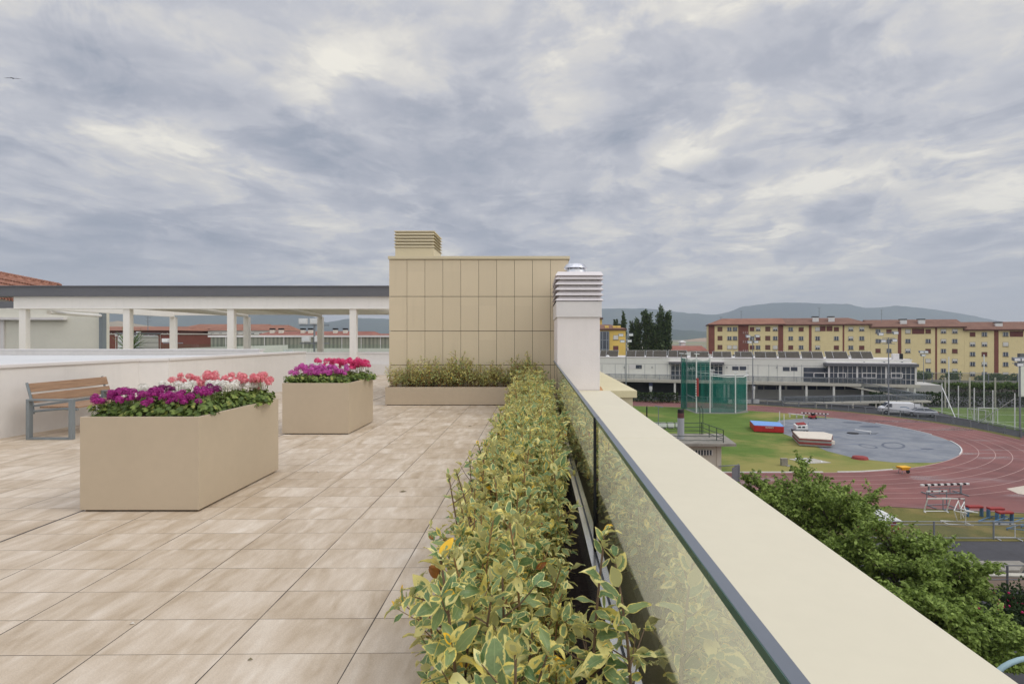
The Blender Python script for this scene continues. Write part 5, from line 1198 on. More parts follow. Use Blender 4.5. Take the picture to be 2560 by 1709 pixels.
part('lower_wall', bb(MB(), s_l - 20, s_r + 6, -14, -5.5, GZ, ZD - .4), M['gym_grey'], t, world=True)
part('deck', bb(MB(), s_l - 20, S_of(2294) + .5, -3.4, 0, ZD - .55, ZD), M['beige_wall'], t, world=True)
seam = MB()
for px in [1505, 1538, 1562, 1572, 1612, 1638, 1668, 1675, 1695, 1810, 1840, 1870, 1895, 1922, 1943, 1985, 2004]:
    s = S_of(px, -2.5); bb(seam, s - .03, s + .03, -2.5, -2.48, ZD + .1, Z_of(px, 911, -2.5))
bb(seam, s_l - 20, s_r, -2.5, -2.482, Z_of(1700, 911, -2.5), Z_of(1700, 911, -2.5) + .05)
part('panel_joints', seam, M['steel'], t, world=True)
for px0, px1, py0, py1, m_ in ((1589.5, 1604.5, 912, 921, 'pane'), (1573, 1588, 912, 921, 'white_metal'), (1830.5, 1846.5, 915.5, 925, 'pane'), (1849, 1865.5, 915.5, 925, 'pane'), (1957, 1974, 917, 927, 'pane'), (1977, 1993.5, 917, 927, 'pane')):
    z0, z1 = Z_of((px0 + px1) / 2, py1, -2.5), Z_of((px0 + px1) / 2, py0, -2.5); w = part('window', bb(MB(), S_of(px0 - .7, -2.5), S_of(px1 + .7, -2.5), -2.5, -2.46, z0 - .06, z1 + .06), M['white_metal'], t, world=True)
    part('pane', bb(MB(), S_of(px0, -2.5), S_of(px1, -2.5), -2.458, -2.44, z0, z1), M[m_], w, world=True)
for px in (1561, 1600, 1630, 1788, 1817, 1942, 2160, 2210, 2255):
    s = S_of(px, -2.5); part('wall_lamp', bb(MB(), s - .12, s + .12, -2.49, -2.3, Z_of(px, 918 if px < 2000 else 905, -2.5) - .1, Z_of(px, 918 if px < 2000 else 905, -2.5) + .1), M['steel'], t, world=True)
# lower dark window band and dark undercroft at the left
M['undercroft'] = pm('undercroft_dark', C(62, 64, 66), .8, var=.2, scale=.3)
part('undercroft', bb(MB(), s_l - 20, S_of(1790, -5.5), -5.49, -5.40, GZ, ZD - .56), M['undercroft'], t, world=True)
for px0, px1 in ((1895, 1908), (1911, 1940), (1943, 1962), (1968, 2004), (2010, 2040), (2043, 2075), (2079, 2110), (2113, 2145), (2150, 2190), (2195, 2230)):
    part('window', bb(MB(), S_of(px0, -5.5), S_of(px1, -5.5), -5.48, -5.42, Z_of(px0, 973, -5.5), Z_of(px0, 964, -5.5)), M['navy'], t, world=True)
cols = [(1627, 0), (1687, 0), (1811, 0), (1821, 0), (1950, 0), (2016, 0), (2084.5, 0), (2156, 0), (2269, 0), (2286, 0), (1884, 0)]
for px, _ in cols: part('column', MB().tube(BW(S_of(px, -.4), -.4, GZ), BW(S_of(px, -.4), -.4, ZD - .552), .22, n=10), M['gym_white'], t, world=True)
for px in (1627, 1884): s = S_of(px, -.1); part('banner', bb(MB(), s - .35, s + .35, -.15, -.1, Z_of(px, 965), Z_of(px, 955)), M['navy'], t, world=True); part('banner', bb(MB(), s - .3, s + .3, -.15, -.1, Z_of(px, 974), Z_of(px, 965.2)), M['white_paint'], t, world=True)
# entrance glass porch (left) with sign
s0, s1 = S_of(1672, -1.6), S_of(1810, -1.6); zt2 = Z_of(1740, 906, -1.6)
part('porch_roof', bb(MB(), s0, s1, -2.49, -1.2, zt2 - .35, zt2 + .1), M['fascia'], t, world=True); part('porch_top', bb(MB(), s0, s1, -2.49, -1.15, zt2 + .102, zt2 + .3), M['white_metal'], t, world=True)
gw = part('porch_glazing', bb(MB(), s0 + .4, s1 - .2, -2.45, -2.40, ZD + .02, zt2 - .36), M['pane'], t, world=True); mu = MB()
for k in range(13): s = s0 + .4 + (s1 - s0 - .6) * k / 12; bb(mu, s - .05, s + .05, -2.39, -2.33, ZD, zt2 - .36)
for f_ in (.2, .5, .8): bb(mu, s0 + .4, s1 - .2, -2.395, -2.34, ZD + (zt2 - ZD) * f_, ZD + (zt2 - ZD) * f_ + .06)
part('mullion', mu, M['white_metal'], gw, world=True)
p = Vector(BW(S_of(1727, -1.1), -1.12, Z_of(1727, 925, -1.1))) - t.location
glyphs('BAR', .95, M['white_paint'], 'sign_letters', t, origin=tuple(p), xdir=tuple(U_), ext=.02)
# glazed room at right
s0, s1 = S_of(2010, -2.0), S_of(2072, -2.0); part('glazing', bb(MB(), s0, s1, -2.49, -2.45, ZD + .02, Z_of(2040, 919, -2)), M['pane'], t, world=True)
t2 = t; s0, s1 = S_of(2074), S_of(2292); zt3 = Z_of(2180, 916)
part('glazed_room', bb(MB(), s0, s1, -7.5, -.55, ZD + .02, zt3), M['pane'], t, world=True)
part('room_roof', bb(MB(), s0 - .6, s1 + .35, -8, .05, zt3 + .01, zt3 + .55), M['fascia'], t, world=True); part('room_roof_top', bb(MB(), s0 - .3, s1 + .1, -8, -.2, zt3 + .552, zt3 + .72), M['white_metal'], t, world=True)
mu = MB()
for k in range(19): s = s0 + (s1 - s0) * k / 18; wdt = .16 if k % 6 == 0 else .035; bb(mu, s - wdt, s + wdt, -.54, -.46, ZD, zt3)
for py in (934, 948): z = Z_of(2180, py); bb(mu, S_of(2010), s1, -.545, -.47, z, z + .07)
for px0, px1 in ((2036, 2063), (2096, 2116), (2158, 2192), (2230, 2258)):
    z0, z1 = Z_of(px0, 945), Z_of(px0, 931)
    for a, b, c, d in ((px0, px1, z0, z0 + .14), (px0, px1, z1 - .14, z1)): bb(mu, S_of(a), S_of(b), -.46, -.40, c, d)
    for a in (px0, px1): bb(mu, S_of(a) - .07, S_of(a) + .07, -.458, -.402, z0 + .141, z1 - .141)
part('mullion', mu, M['white_metal'], t, world=True)
# deck railing
t = thing('deck_railing', 'grey mesh railing along the edge of the long white building deck', 'railing', BW(20, 0, ZD)); step = 2.6; s = s_l - 10
posts_ = []
while s < S_of(2294): posts_.append(s); s += step
for s in posts_: part('post', MB().tube(BW(s, -.1, ZD), BW(s, -.1, ZD + 1.05), .045, n=5), M['steel'], t, world=True)
part('top_rail', MB().tube(BW(posts_[0], -.1, ZD + 1.05), BW(posts_[-1], -.1, ZD + 1.05), .05, n=5), M['steel'], t, world=True)
part('mesh', MB().add([BW(posts_[0], -.1, ZD + .08), BW(posts_[-1], -.1, ZD + .08), BW(posts_[-1], -.1, ZD + 1.0), BW(posts_[0], -.1, ZD + 1.0)], [(0, 1, 2, 3)]), M['rail_mesh'], t, world=True)
# ramps
def ramp(label, pts, Ys, w_, rh=1.05):
    L = [Vector((*(Q(px, py, Y)[:1]), Y, Q(px, py, Y)[1])) for (px, py), Y in zip(pts, Ys)]; t = thing('walkway_ramp', label, 'ramp', tuple(L[0])); n = Vector((0, 1, 0)) * w_
    for a, b in zip(L[:-1], L[1:]):
        part('slab', MB().prism([(a.x, a.y), (b.x, b.y), (b.x, b.y + w_), (a.x, a.y + w_)], [a.z - .3, b.z - .3, b.z - .3, a.z - .3], [a.z, b.z, b.z, a.z]), M['beige_wall'], t, world=True)
        for o in (.05, w_ - .05):
            k = max(1, int((b - a).length / 2.4)); oo = Vector((0, o, 0))
            for i in range(k + 1): q = a.lerp(b, i / k) + oo; part('post', MB().tube(q, q + Vector((0, 0, rh)), .06, n=5), M['steel'], t, world=True)
            part('rail', MB().tube(a + oo + Vector((0, 0, rh)), b + oo + Vector((0, 0, rh)), .04, n=5), M['steel'], t, world=True)
            part('mesh', MB().add([a + oo + Vector((0, 0, .08)), b + oo + Vector((0, 0, .08)), b + oo + Vector((0, 0, rh - .05)), a + oo + Vector((0, 0, rh - .05))], [(0, 1, 2, 3)]), M['rail_mesh'], t, world=True)
    return t, L
ramp('ramp sloping down to the right from the deck of the white building', [(2098, 958), (2200, 978), (2308, 1001)], [107.5, 104, 100.5], 1.6)
t, L = ramp('long low walkway on short posts crossing above the parked vehicles', [(1962, 1007), (2060, 1006), (2200, 1003.5), (2328, 1001.5)], [107, 103.5, 99.5, 97.5], 1.5)
for px in (2190, 2200, 2275, 2305, 2040, 2066, 2132): Y = 100; x = (px - CX) / FPX * Y; part('support', MB().tube((x, Y, GZ), (x, Y, -10.05), .14, n=6), M['beige_wall'], t, world=True)
solo('low_wall', MB().prism([(62, 104.5), (38, 112.5), (38, 112.8), (62, 104.8)], GZ, GZ + .35), M['beige_wall'], 'low pale wall along the foot of the white building under the walkway', 'wall')
solo('white_board', MB().box(*sorted((G(1820, 1008)[0], G(1898, 1008)[0])), 107.3, 107.5, GZ, GZ + .75), M['white_paint'], 'long low white board on the ground right of the throwing cage', 'board')
# solar collectors
grp = 'solar collectors on the white building roof'
pos_w = {0: 'leftmost tilted solar collector on the roof, behind the chimney edge', 7: 'solar collector straight above the pair of windows right of the cage', 11: 'rightmost solar collector on the roof, with three pale framed panels'}
for i, (a, b) in enumerate(((1500, 1545), (1566, 1612), (1615, 1667), (1670, 1717), (1726, 1772), (1781.5, 1828.5), (1837, 1881), (1887, 1942), (1946, 2000), (2004, 2058), (2064, 2120), (2127, 2182))):
    off = -5; sa, sb = S_of(a, off), S_of(b, off); za = Z_of((a + b) / 2, 892.5 if i < 7 else 895.5, off); zb_ = Z_of((a + b) / 2, 877 if i < 4 else 880, off)
    t = thing('solar_collector', pos_w.get(i, 'dark tilted solar collector in the row along the white roof'), 'solar panel', BW((sa + sb) / 2, off, za), group=grp)
    pp = [BW(sa, off + .4, za), BW(sb, off + .4, za), BW(sb, off - 1.2, zb_), BW(sa, off - 1.2, zb_)]; qq = [Vector(v_) + Vector((0, 0, .1)) for v_ in pp]
    part('panel', MB().add([tuple(v_) for v_ in pp] + [tuple(v_) for v_ in qq], [(3, 2, 1, 0), (4, 5, 6, 7), (0, 1, 5, 4), (1, 2, 6, 5), (2, 3, 7, 6), (3, 0, 4, 7)]), M['solar'], t, world=True)
    fr_ = MB().tube(qq[3], qq[2], .05, n=4)
    for f_ in (0, .5 if i % 2 else .34, 1.0): fr_.tube(qq[0].lerp(qq[1], f_), qq[3].lerp(qq[2], f_), .025, n=4)
    part('frame', fr_, M['alu'], t, world=True)
x_ = S_of(2243, -4); part_ = thing('roof_unit', 'white ventilation unit with dark side at the right end of the white roof', 'roof unit', BW(x_, -4, ZR)); part('cabinet', bb(MB(), x_ - .7, x_ + .35, -5, -4, ZR + .15, ZR + 1.2), M['white_metal'], part_, world=True); part('grille', bb(MB(), x_ + .352, x_ + 1.0, -5, -4, ZR + .15, ZR + 1.2), M['black'], part_, world=True)
x_ = S_of(1520, -4); t = thing('roof_dome', 'small white dome skylight on the roof at the far left', 'skylight', BW(x_, -3.5, ZR + .14)); part('dome', MB().lathe([(.4, 0), (.36, .2), (.2, .34), (.001, .38)], n=12), M['white_paint'], t); part('collar', MB().lathe([(.45, 0), (.45, .06), (.3, .06)], n=12), M['white_metal'], t)
# ---- yellow apartment blocks
def facade_block(name, label, A, B, zt, depth, cols_, rows, row0, pitch, wall, eave_out=.9, roof='roof_tile_old', roof_h=1.9, hip=(True, True), strips=(), lattice=(), small=(), floor_z=GZ):
    A, B = Vector((*A, 0)), Vector((*B, 0)); u = (B - A).normalized(); n = Vector((u.y, -u.x, 0)); 
    if n.y > 0: n = -n
    L = (B - A).length; t = thing(name, label, 'apartment building', (*((A + B) / 2)[:2], floor_z))
    def W(s, o, z): p = A + u * s + n * o; return (p.x, p.y, z)
    def blk(mb, s0, s1, o0, o1, z0, z1): return mb.prism([W(s0, o1, 0)[:2], W(s1, o1, 0)[:2], W(s1, o0, 0)[:2], W(s0, o0, 0)[:2]], z0, z1)
    def S(px): k = (px - CX) / FPX; return (k * A.y - A.x) / (u.x - k * u.y)
    part('wall', blk(MB(), 0, L, -depth, 0, floor_z, zt), M[wall], t, world=True)
    for a, b in strips: part('brick_strip', blk(MB(), max(0, S(a)), min(L, S(b)), .0, .06, floor_z, zt - .02), M['brick_red'], t, world=True)
    part('eave', blk(MB(), -.3, L + .3, -depth - .3, eave_out, zt - .15, zt + .22), M['eave'], t, world=True)
    e0, e1 = -.35, L + .35; mid = -depth / 2; rz0, rz1 = zt + .221, zt + .221 + roof_h; h0 = depth * .45 if hip[0] else 0; h1 = depth * .45 if hip[1] else 0
    vs = [W(e0, eave_out + .05, rz0), W(e1, eave_out + .05, rz0), W(e1, -depth - .3, rz0), W(e0, -depth - .3, rz0), W(e0 + h0, mid, rz1), W(e1 - h1, mid, rz1)]
    part('roof', MB().add(vs, [(0, 1, 5, 4), (1, 2, 5), (2, 3, 4, 5), (3, 0, 4), (3, 2, 1, 0)]), M[roof], t, world=True)
    def window(s, zc_, w_, h_, style):
        f = part('window', blk(MB(), s - w_ / 2 - .07, s + w_ / 2 + .07, .0, .03, zc_ - h_ / 2 - .05, zc_ + h_ / 2 + .05), M['sill'], t, world=True)
        part('pane', blk(MB(), s - w_ / 2, s + w_ / 2, .031, .05, zc_ - h_ / 2, zc_ + h_ / 2), M['shutter' if style == 1 else 'blind' if style == 2 else 'pane'], f, world=True)
        m_ = MB(); blk(m_, s - w_ / 2 - .12, s + w_ / 2 + .12, .0, .14, zc_ - h_ / 2 - .14, zc_ - h_ / 2 - .052)
        part('sill', m_, M['sill'], f, world=True)
        if style in (0, 3):
            m_ = MB()
            for q in (-.5, -.02, .44): blk(m_, s + w_ * q, s + w_ * q + .08, .051, .07, zc_ - h_ / 2, zc_ + h_ / 2)
            part('casement', m_, M['white_paint'], f, world=True)
            if style == 3: part('roller_blind', blk(MB(), s - w_ / 2, s + w_ / 2, .071, .085, zc_ - h_ * .02, zc_ + h_ / 2), M['blind'], f, world=True)
    r_ = random.Random(len(cols_) * 7 + int(L))
    for ci, c in enumerate(cols_):
        for k in range(rows):
            z = zt - row0 - pitch * k
            if z < floor_z + 1: break
            window(S(c), z, 1.3, 1.15, r_.choice((0, 0, 0, 1, 2, 3, 3)))
    for c in lattice:
        for k in range(rows):
            z = zt - row0 - pitch * k; f = part('lattice_window', blk(MB(), S(c) - .75, S(c) + .75, 0, .05, z - .75, z + .75), M['shutter'], t, world=True); m_ = MB()
            for q in (-.7, -.25, .2, .66): blk(m_, S(c) + q, S(c) + q + .06, .051, .07, z - .72, z + .72)
            for q in (-.72, -.25, .2, .66): blk(m_, S(c) - .7, S(c) + .7, .052, .068, z + q, z + q + .05)
            part('lattice_bars', m_, M['sill'], f, world=True)
    for c in small:
        for k in range(rows): z = zt - row0 - pitch * k - 1.1; window(S(c), z, 1.25, .7, 0)
    return t, W, S
def ln_(px, f=None):                         # front line of the yellow row
    k = (px - CX) / FPX; A_, B_ = Vector((55.7, 182)), Vector((140, 161)); d = B_ - A_; s = (k * A_.y - A_.x) / (d.x - k * d.y); p = A_ + d * s; return (p.x, p.y)
YG = 'yellow apartment blocks in the stepped row'
r1 = facade_block('apartment_building', 'yellow flats at the left end of the row, with orange roof and wide brick strips', ln_(1770.8), ln_(1960), 5.75, 11, [1823.7, 1837.5, 1880, 1895.2, 1938], 4, 1.35, 2.92, 'yellow_wall', strips=((1771, 1786.5), (1845.5, 1871.5), (1945.4, 1958)), lattice=(1799.9, 1919.4), small=(1863,), roof='roof_tile', hip=(True, False), roof_h=2.0)
r2 = facade_block('apartment_building', 'tallest yellow flats with two black capped white chimneys and one aerial', ln_(1960.3), ln_(2176), 5.6, 11, [1976.8, 2002.8, 2044, 2090.9, 2127, 2154.3], 5, 1.3, 2.85, 'yellow_wall', strips=((2022.3, 2029), (2106.6, 2110.7)), hip=(False, True), roof_h=2.1)
r3 = facade_block('apartment_building', 'yellow flats one step lower, behind the right end of the long white building', ln_(2176.3), ln_(2410.5), 4.7, 11, [2195, 2222.4, 2269.7, 2320.3, 2358.6, 2387], 5, 1.15, 2.92, 'yellow_wall', strips=((2244.7, 2253.2), (2338, 2342.5)), hip=(False, False), roof_h=2.3)
r4 = facade_block('apartment_building', 'lowest yellow flats at the right edge of the picture', ln_(2410.8), ln_(2640), 3.85, 11, [2431.3, 2461, 2514, 2600], 5, 1.2, 2.9, 'yellow_wall', strips=((2485.3, 2496.2), (2572, 2578)), hip=(False, False), roof_h=2.3)
for r in (r1, r2, r3, r4): r[0]['group'] = YG
for (tt, W, S), cs, zt0 in ((r2, (2056.5, 2073.5), 5.6), (r3, (2288, 2302.5), 4.7), (r4, (2533, 2549), 3.85)):
    for c in cs: f = part('lattice_window', MB().prism([W(S(c) - .85, .05, 0)[:2], W(S(c) + .85, .05, 0)[:2], W(S(c) + .85, 0, 0)[:2], W(S(c) - .85, 0, 0)[:2]], zt0 - 1.95, zt0 - .35), M['shutter'], tt, world=True)
for (tt, W, S), cs, zt0 in ((r2, (2042, 2082), 8.0), (r3, (2264, 2310), 7.0), (r4, (2505,), 5.9)):
    for c in cs:
        s = S(c) * 1.0; q = part('chimney', MB().prism([W(s - .9, -1.5, 0)[:2], W(s + .9, -1.5, 0)[:2], W(s + .6, -3, 0)[:2], W(s - .6, -3, 0)[:2]], zt0 - 2.4, zt0 - .0), M['white_paint'], tt, world=True)
        part('cap', MB().prism([W(s - .9, -1.4, 0)[:2], W(s + .9, -1.4, 0)[:2], W(s + .9, -3.1, 0)[:2], W(s - .9, -3.1, 0)[:2]], zt0 + .05, zt0 + .32), M['black'], q, world=True)
def antenna(label, px, py0, py1, Y, group='roof aerials'):
    x, z0 = Q(px, py0, Y); z1 = Q(px, py1, Y)[1]; t = thing('aerial', label, 'antenna', (x, Y, z0), group=group); h = z1 - z0
    part('mast', MB().tube((0, 0, -.5), (0, 0, h), .06, n=5), M['steel'], t); m_ = MB()
    for f_, w_ in ((.98, .7), (.85, .45), (.6, .5), (.45, .3)): m_.tube((-w_ * .8, 0, h * f_), (w_, .1, h * f_), .035, n=4)
    part('elements', m_, M['steel'], t)
antenna('aerial on the orange roof at the left of the yellow row', 1853, 797, 777, 183); antenna('small aerial at the left end of the yellow row', 1802, 801, 792, 184)
antenna('aerial between the two black capped chimneys', 2048, 790, 768, 178); antenna('aerial on the middle yellow roof before the mountain', 2204, 800, 774, 170)
antenna('aerial above the roofs seen between the canopy posts', 370, 818, 790, 92)
# ochre house left of poplars
t, W, S = facade_block('apartment_building', 'ochre house with a dark glazed stair strip just right of the white chimney', ((1470 - CX) / FPX * 152, 152), ((1564 - CX) / FPX * 152, 152), 3.8, 9, [1539.5], 4, 2.1, 2.9, 'orange_wall', roof_h=1.3, roof='roof_tile_old', hip=(False, True), eave_out=.5)
part('stair_glazing', MB().prism([W(S(1500), .4, 0)[:2], W(S(1522), .4, 0)[:2], W(S(1522), 0, 0)[:2], W(S(1500), 0, 0)[:2]], GZ, 3.3), M['pane'], t, world=True)
fr_ = MB()
for c in (1500.5, 1506, 1516, 1521.5): fr_.prism([W(S(c) - .12, .5, 0)[:2], W(S(c) + .12, .5, 0)[:2], W(S(c) + .12, .4, 0)[:2], W(S(c) - .12, .4, 0)[:2]], GZ, 3.3)
for z in (-4.5, -1.6, .9, 3.2): fr_.prism([W(S(1500), .52, 0)[:2], W(S(1522), .52, 0)[:2], W(S(1522), .41, 0)[:2], W(S(1500), .41, 0)[:2]], z, z + .18)
part('stair_frame', fr_, M['steel'], t, world=True)
for c in (1518, 1538, 1548): part('dormer', MB().prism([W(S(c) - .5, -.6, 0)[:2], W(S(c) + .5, -.6, 0)[:2], W(S(c) + .5, -1.6, 0)[:2], W(S(c) - .5, -1.6, 0)[:2]], 3.9, 4.9), M['orange_wall'], t, world=True)
t, W, S = facade_block('apartment_building', 'taller ochre building half hidden behind the white chimney', ((1440 - CX) / FPX * 175, 175), ((1505 - CX) / FPX * 175, 175), 7.6, 9, [], 0, 2, 2.9, 'orange_wall', roof_h=.6, roof='roof_tile', hip=(True, True), eave_out=.7)
# low red roofs between the poplars and the yellow row
def house(label, px0, px1, py_top, py_eave, py_base, Y, wall, roof, depth=8, cat='house', ridge=True, name='tiled_house', nwin=0):
    x0, x1 = (px0 - CX) / FPX * Y, (px1 - CX) / FPX * Y; ze = 1.5 - (py_eave - CY) / FPX * Y; zt = 1.5 - (py_top - CY) / FPX * (Y + depth / 2)
    t = thing(name, label, cat, ((x0 + x1) / 2, Y, GZ)); part('wall', MB().box(x0, x1, Y, Y + depth, GZ, ze), M[wall], t, world=True); e = .3
    part('roof', MB().add([(x0 - e, Y - e, ze + .01), (x1 + e, Y - e, ze + .01), (x1 + e, Y + depth + e, ze + .01), (x0 - e, Y + depth + e, ze + .01), (x0 + .5, Y + depth / 2, zt), (x1 - .5, Y + depth / 2, zt)], [(0, 1, 5, 4), (1, 2, 5), (2, 3, 4, 5), (3, 0, 4), (3, 2, 1, 0)]), M[roof], t, world=True)
    for k in range(nwin):
        c = x0 + (x1 - x0) * (k + .6) / nwin; w_ = min(1.1, (x1 - x0) / nwin * .4); f = part('window', MB().box(c - w_ / 2, c + w_ / 2, Y - .05, Y, ze - 1.75, ze - .45), M['pane'], t, world=True); part('frame', MB().box(c - w_ / 2 - .08, c - w_ / 2, Y - .07, Y, ze - 1.8, ze - .4).box(c + w_ / 2, c + w_ / 2 + .08, Y - .07, Y, ze - 1.8, ze - .4), M['white_paint'], f, world=True)
    return t
house('low house with a long red roof between the poplars and the yellow flats', 1672, 1768, 864, 877, 0, 170, 'gym_white', 'roof_tile_red')
t = house('little white roof cabin standing above the long red roof', 1703, 1714, 851, 855, 0, 178, 'white_paint', 'white_paint', 3, 'cabin', name='roof_cabin')
# ---- left background seen under the canopy
house('long row of houses with an orange tiled roof, behind the red brick block', 200, 452, 816, 826, 0, 92, 'eave', 'roof_tile', 10, nwin=9)
house('orange roofed building with grey cladding behind the canopy posts', 442, 640, 810, 822, 0, 100, 'fascia', 'roof_tile', 12)
t = house('white fronted flats with dark windows under an orange roof', 520, 700, 812, 826, 0, 98, 'gym_white', 'roof_tile', 9, nwin=9)
t = house('red roofed house with a cream gable end', 626, 690, 813, 824, 0, 104, 'beige_wall', 'roof_tile_red', 10, nwin=4)
t = house('house with a long low red roof and white chimneys, left of the tan block', 640, 925, 828, 838.5, 0, 88, 'gym_white', 'roof_tile_red', 8)
for px in (679, 701, 756, 775, 837, 862): x, z = Q(px, 838, 90); q = part('chimney', MB().box(x - .3, x + .3, 90, 90.6, z - .8, z + 1.2 - .35), M['room_wall'], t, world=True); part('cap', MB().box(x - .34, x + .34, 89.97, 90.65, z + 1.25 - .35, z + 1.5 - .35), M['black'], q, world=True)
house('small red roofed house at the foot of the mountain, touching the tan block', 925, 985, 834, 841, 0, 100, 'white_paint', 'roof_tile_red', 6)
t = thing('brick_building', 'flat roofed dark red brick block behind the water tank', 'building', (-38, 62, GZ)); x0, x1 = (252 - CX) / FPX * 60, (530 - CX) / FPX * 60
part('wall', MB().box(x0, x1, 60, 70, GZ, 1.88), M['brick_red'], t, world=True); part('coping', MB().box(x0 - .1, x1 + .1, 59.9, 70.1, 1.882, 2.0), M['beige_wall'], t, world=True); w_ = part('window', MB().box((263 - CX) / FPX * 60, (269 - CX) / FPX * 60, 59.9, 59.99, .6, 1.4), M['steel'], t, world=True)
def mat_slats():
    m_, t, b = newmat('vertical_slats'); oc = t.new('ShaderNodeTexCoord').outputs['Object']; x, y, z = t.sep(oc)
    w = t.m('SINE', t.m('MULTIPLY', x, 16.0)); n = t.noise(t.comb(t.m('MULTIPLY', x, .9), 0, 0), 1.0, 3, .6)
    c = t.ramp(t.m('ADD', t.m('MULTIPLY', w, .14), n), [(.35, C(112, 116, 106)), (.6, C(146, 148, 134))]); t.put(b.inputs['Base Color'], c); b.inputs['Roughness'].default_value = .7; return m_
M['slats'] = mat_slats()
t = thing('sports_hall', 'long hall clad in grey green vertical slats with a white roof edge, behind the canopy', 'building', (-25, 57, GZ)); x0, x1 = (526 - CX) / FPX * 55, (1100 - CX) / FPX * 55
part('cladding', MB().box(x0, x1, 55.05, 68, .5, 1.6), M['slats'], t, world=True); part('roof_edge', MB().box(x0 - .2, x1, 54.9, 68.2, 1.602, 1.78), M['white_metal'], t, world=True); part('base_wall', MB().box(x0 - .3, x1, 54.8, 68, GZ, .498), M['gym_white'], t, world=True)
for k in range(12): xx = x0 + 1.5 + k * 1.9; part('mullion', MB().box(xx - .03, xx + .03, 55.0, 55.049, .5, 1.6), M['white_metal'], t, world=True)
solo('low_roof', MB().prism([(-37, 45), (-24, 45), (-24, 54), (-37, 54)], GZ, [.42, .85, .85, .42]), M['gym_white'], 'sloping white roof between the brick block and the slatted hall', 'roof')
def small_flood(label, px, Y, zt, s_, rows):
    x = (px - CX) / FPX * Y; t = thing('floodlight_mast', label, 'floodlight', (x, Y, -3), group='floodlight masts seen under the canopy'); H = zt + 3; part('pole', MB().tube((0, 0, 0), (0, 0, H), .07 * s_, n=8), M['steel'], t)
    for j in range(rows):
        z = H - j * 1.35 * s_; part('arm', MB().bar((-1.1 * s_, 0, z - .3 * s_), (1.1 * s_, 0, z - .3 * s_), .08, .08), M['steel'], t)
        for sx in (-.82, .02) if j == 0 else (-.6, .35): l_ = part('lamp', MB().prism([((sx - .32) * s_, -.12), ((sx + .32) * s_, -.12), ((sx + .28) * s_, .15), ((sx - .28) * s_, .15)], [z - .2 * s_] * 4, [z + .22 * s_] * 4), M['white_paint'], t); part('lamp_glass', MB().box((sx - .26) * s_, (sx + .26) * s_, -.14, -.122, z - .15 * s_, z + .16 * s_), M['lamp_glass'], l_)
small_flood('large floodlight mast with two rows of square lamps, left of the tan block', 786, 40, 2.7, .95, 2)
small_flood('small floodlight mast left of the large one, above the slatted hall', 727.5, 50, .35, .55, 2)
small_flood('floodlight mast crossing behind a back canopy post', 432, 50, 1.3, .8, 2)
# ---- mountains
def ridge(name, pts, Y, depth, col, zb=GZ - 2, seed=0, extra=0):
    m_, t, b = newmat(name + '_cover'); oc = t.new('ShaderNodeTexCoord').outputs['Object']; n = t.noise(oc, .0016, 7, .65); t.put(b.inputs['Base Color'], t.ramp(n, [(.35, col[0]), (.55, col[1]), (.72, col[2])])); b.inputs['Roughness'].default_value = 1; b.inputs['Specular IOR Level'].default_value = 0
    mb = MB(); X = [((px - CX) / FPX * Y, 1.5 - (py - CY) / FPX * Y) for px, py in pts]; nn = 240; xs = [X[0][0] + (X[-1][0] - X[0][0]) * i / nn for i in range(nn + 1)]; zs = np.interp(xs, [a[0] for a in X], [a[1] for a in X]); rows_ = 16
    for i, (x, z) in enumerate(zip(xs, zs)):
        for j in range(rows_ + 1):
            f_ = j / rows_; yy = Y - depth * (1 - f_); prof = f_ ** 1.25; nz = mnoise.fractal(Vector((x / 900 + seed, yy / 900, seed)), 1.0, 2.0, 5)
            zz = zb + (z - zb) * prof * (1 + .22 * nz * (1 - f_)) + (Y * .0012 * mnoise.noise(Vector((x / (Y * .018), 3, seed))) if j == rows_ else 0); mb.v.append((x * (yy / Y), yy, zz))
    for i in range(nn + 1): mb.v.append((xs[i], Y + depth * .6, zb))
    r_ = rows_ + 1
    mb.f = [(i * r_ + j, (i + 1) * r_ + j, (i + 1) * r_ + j + 1, i * r_ + j + 1) for i in range(nn) for j in range(rows_)] + [(i * r_ + rows_, (i + 1) * r_ + rows_, (nn + 1) * r_ + i + 1, (nn + 1) * r_ + i) for i in range(nn)]
    mb.mi = [0] * len(mb.f); return struct(name, mb, m_, smooth=True)
FG = (C(40, 56, 40), C(58, 74, 52), C(84, 92, 70))
ridge('mountains', [(1250, 775), (1380, 772), (1503, 771), (1560, 771), (1610, 771), (1640, 773), (1680, 778), (1720, 783), (1745, 783), (1765, 786), (1800, 785), (1820, 780), (1850, 768), (1880, 763), (1920, 758), (1975, 756), (2020, 757), (2060, 759), (2090, 760), (2120, 759), (2140, 764), (2160, 770), (2200, 768), (2245, 764), (2300, 769), (2360, 777), (2400, 783), (2450, 793), (2490, 801), (2560, 810), (2700, 828), (2900, 838)], 8000, 1500, FG, seed=1)
ridge('foothills', [(1450, 830), (1600, 826), (1680, 823), (1740, 827), (1800, 830), (1950, 834), (2100, 838)], 4800, 900, FG, seed=4)
ridge('fields_hill', [(1690, 862), (1715, 852), (1740, 846), (1765, 844), (1800, 846), (1900, 850)], 2600, 500, (C(150, 128, 104), C(176, 152, 128), C(140, 128, 96)), seed=7)
ridge('mountains', [(-300, 700), (0, 720), (200, 742), (420, 752), (560, 760), (660, 766), (740, 775), (790, 794), (815, 806), (840, 802), (860, 798), (885, 794), (930, 796), (985, 797), (1100, 800), (1300, 800)], 6500, 1400, FG, seed=11)
ridge('foothills', [(-200, 818), (200, 815), (262, 806), (295, 802), (330, 808), (400, 818), (560, 826), (700, 830), (820, 832), (1000, 836)], 2800, 600, (C(120, 118, 92), C(168, 150, 122), C(96, 104, 78)), seed=15)
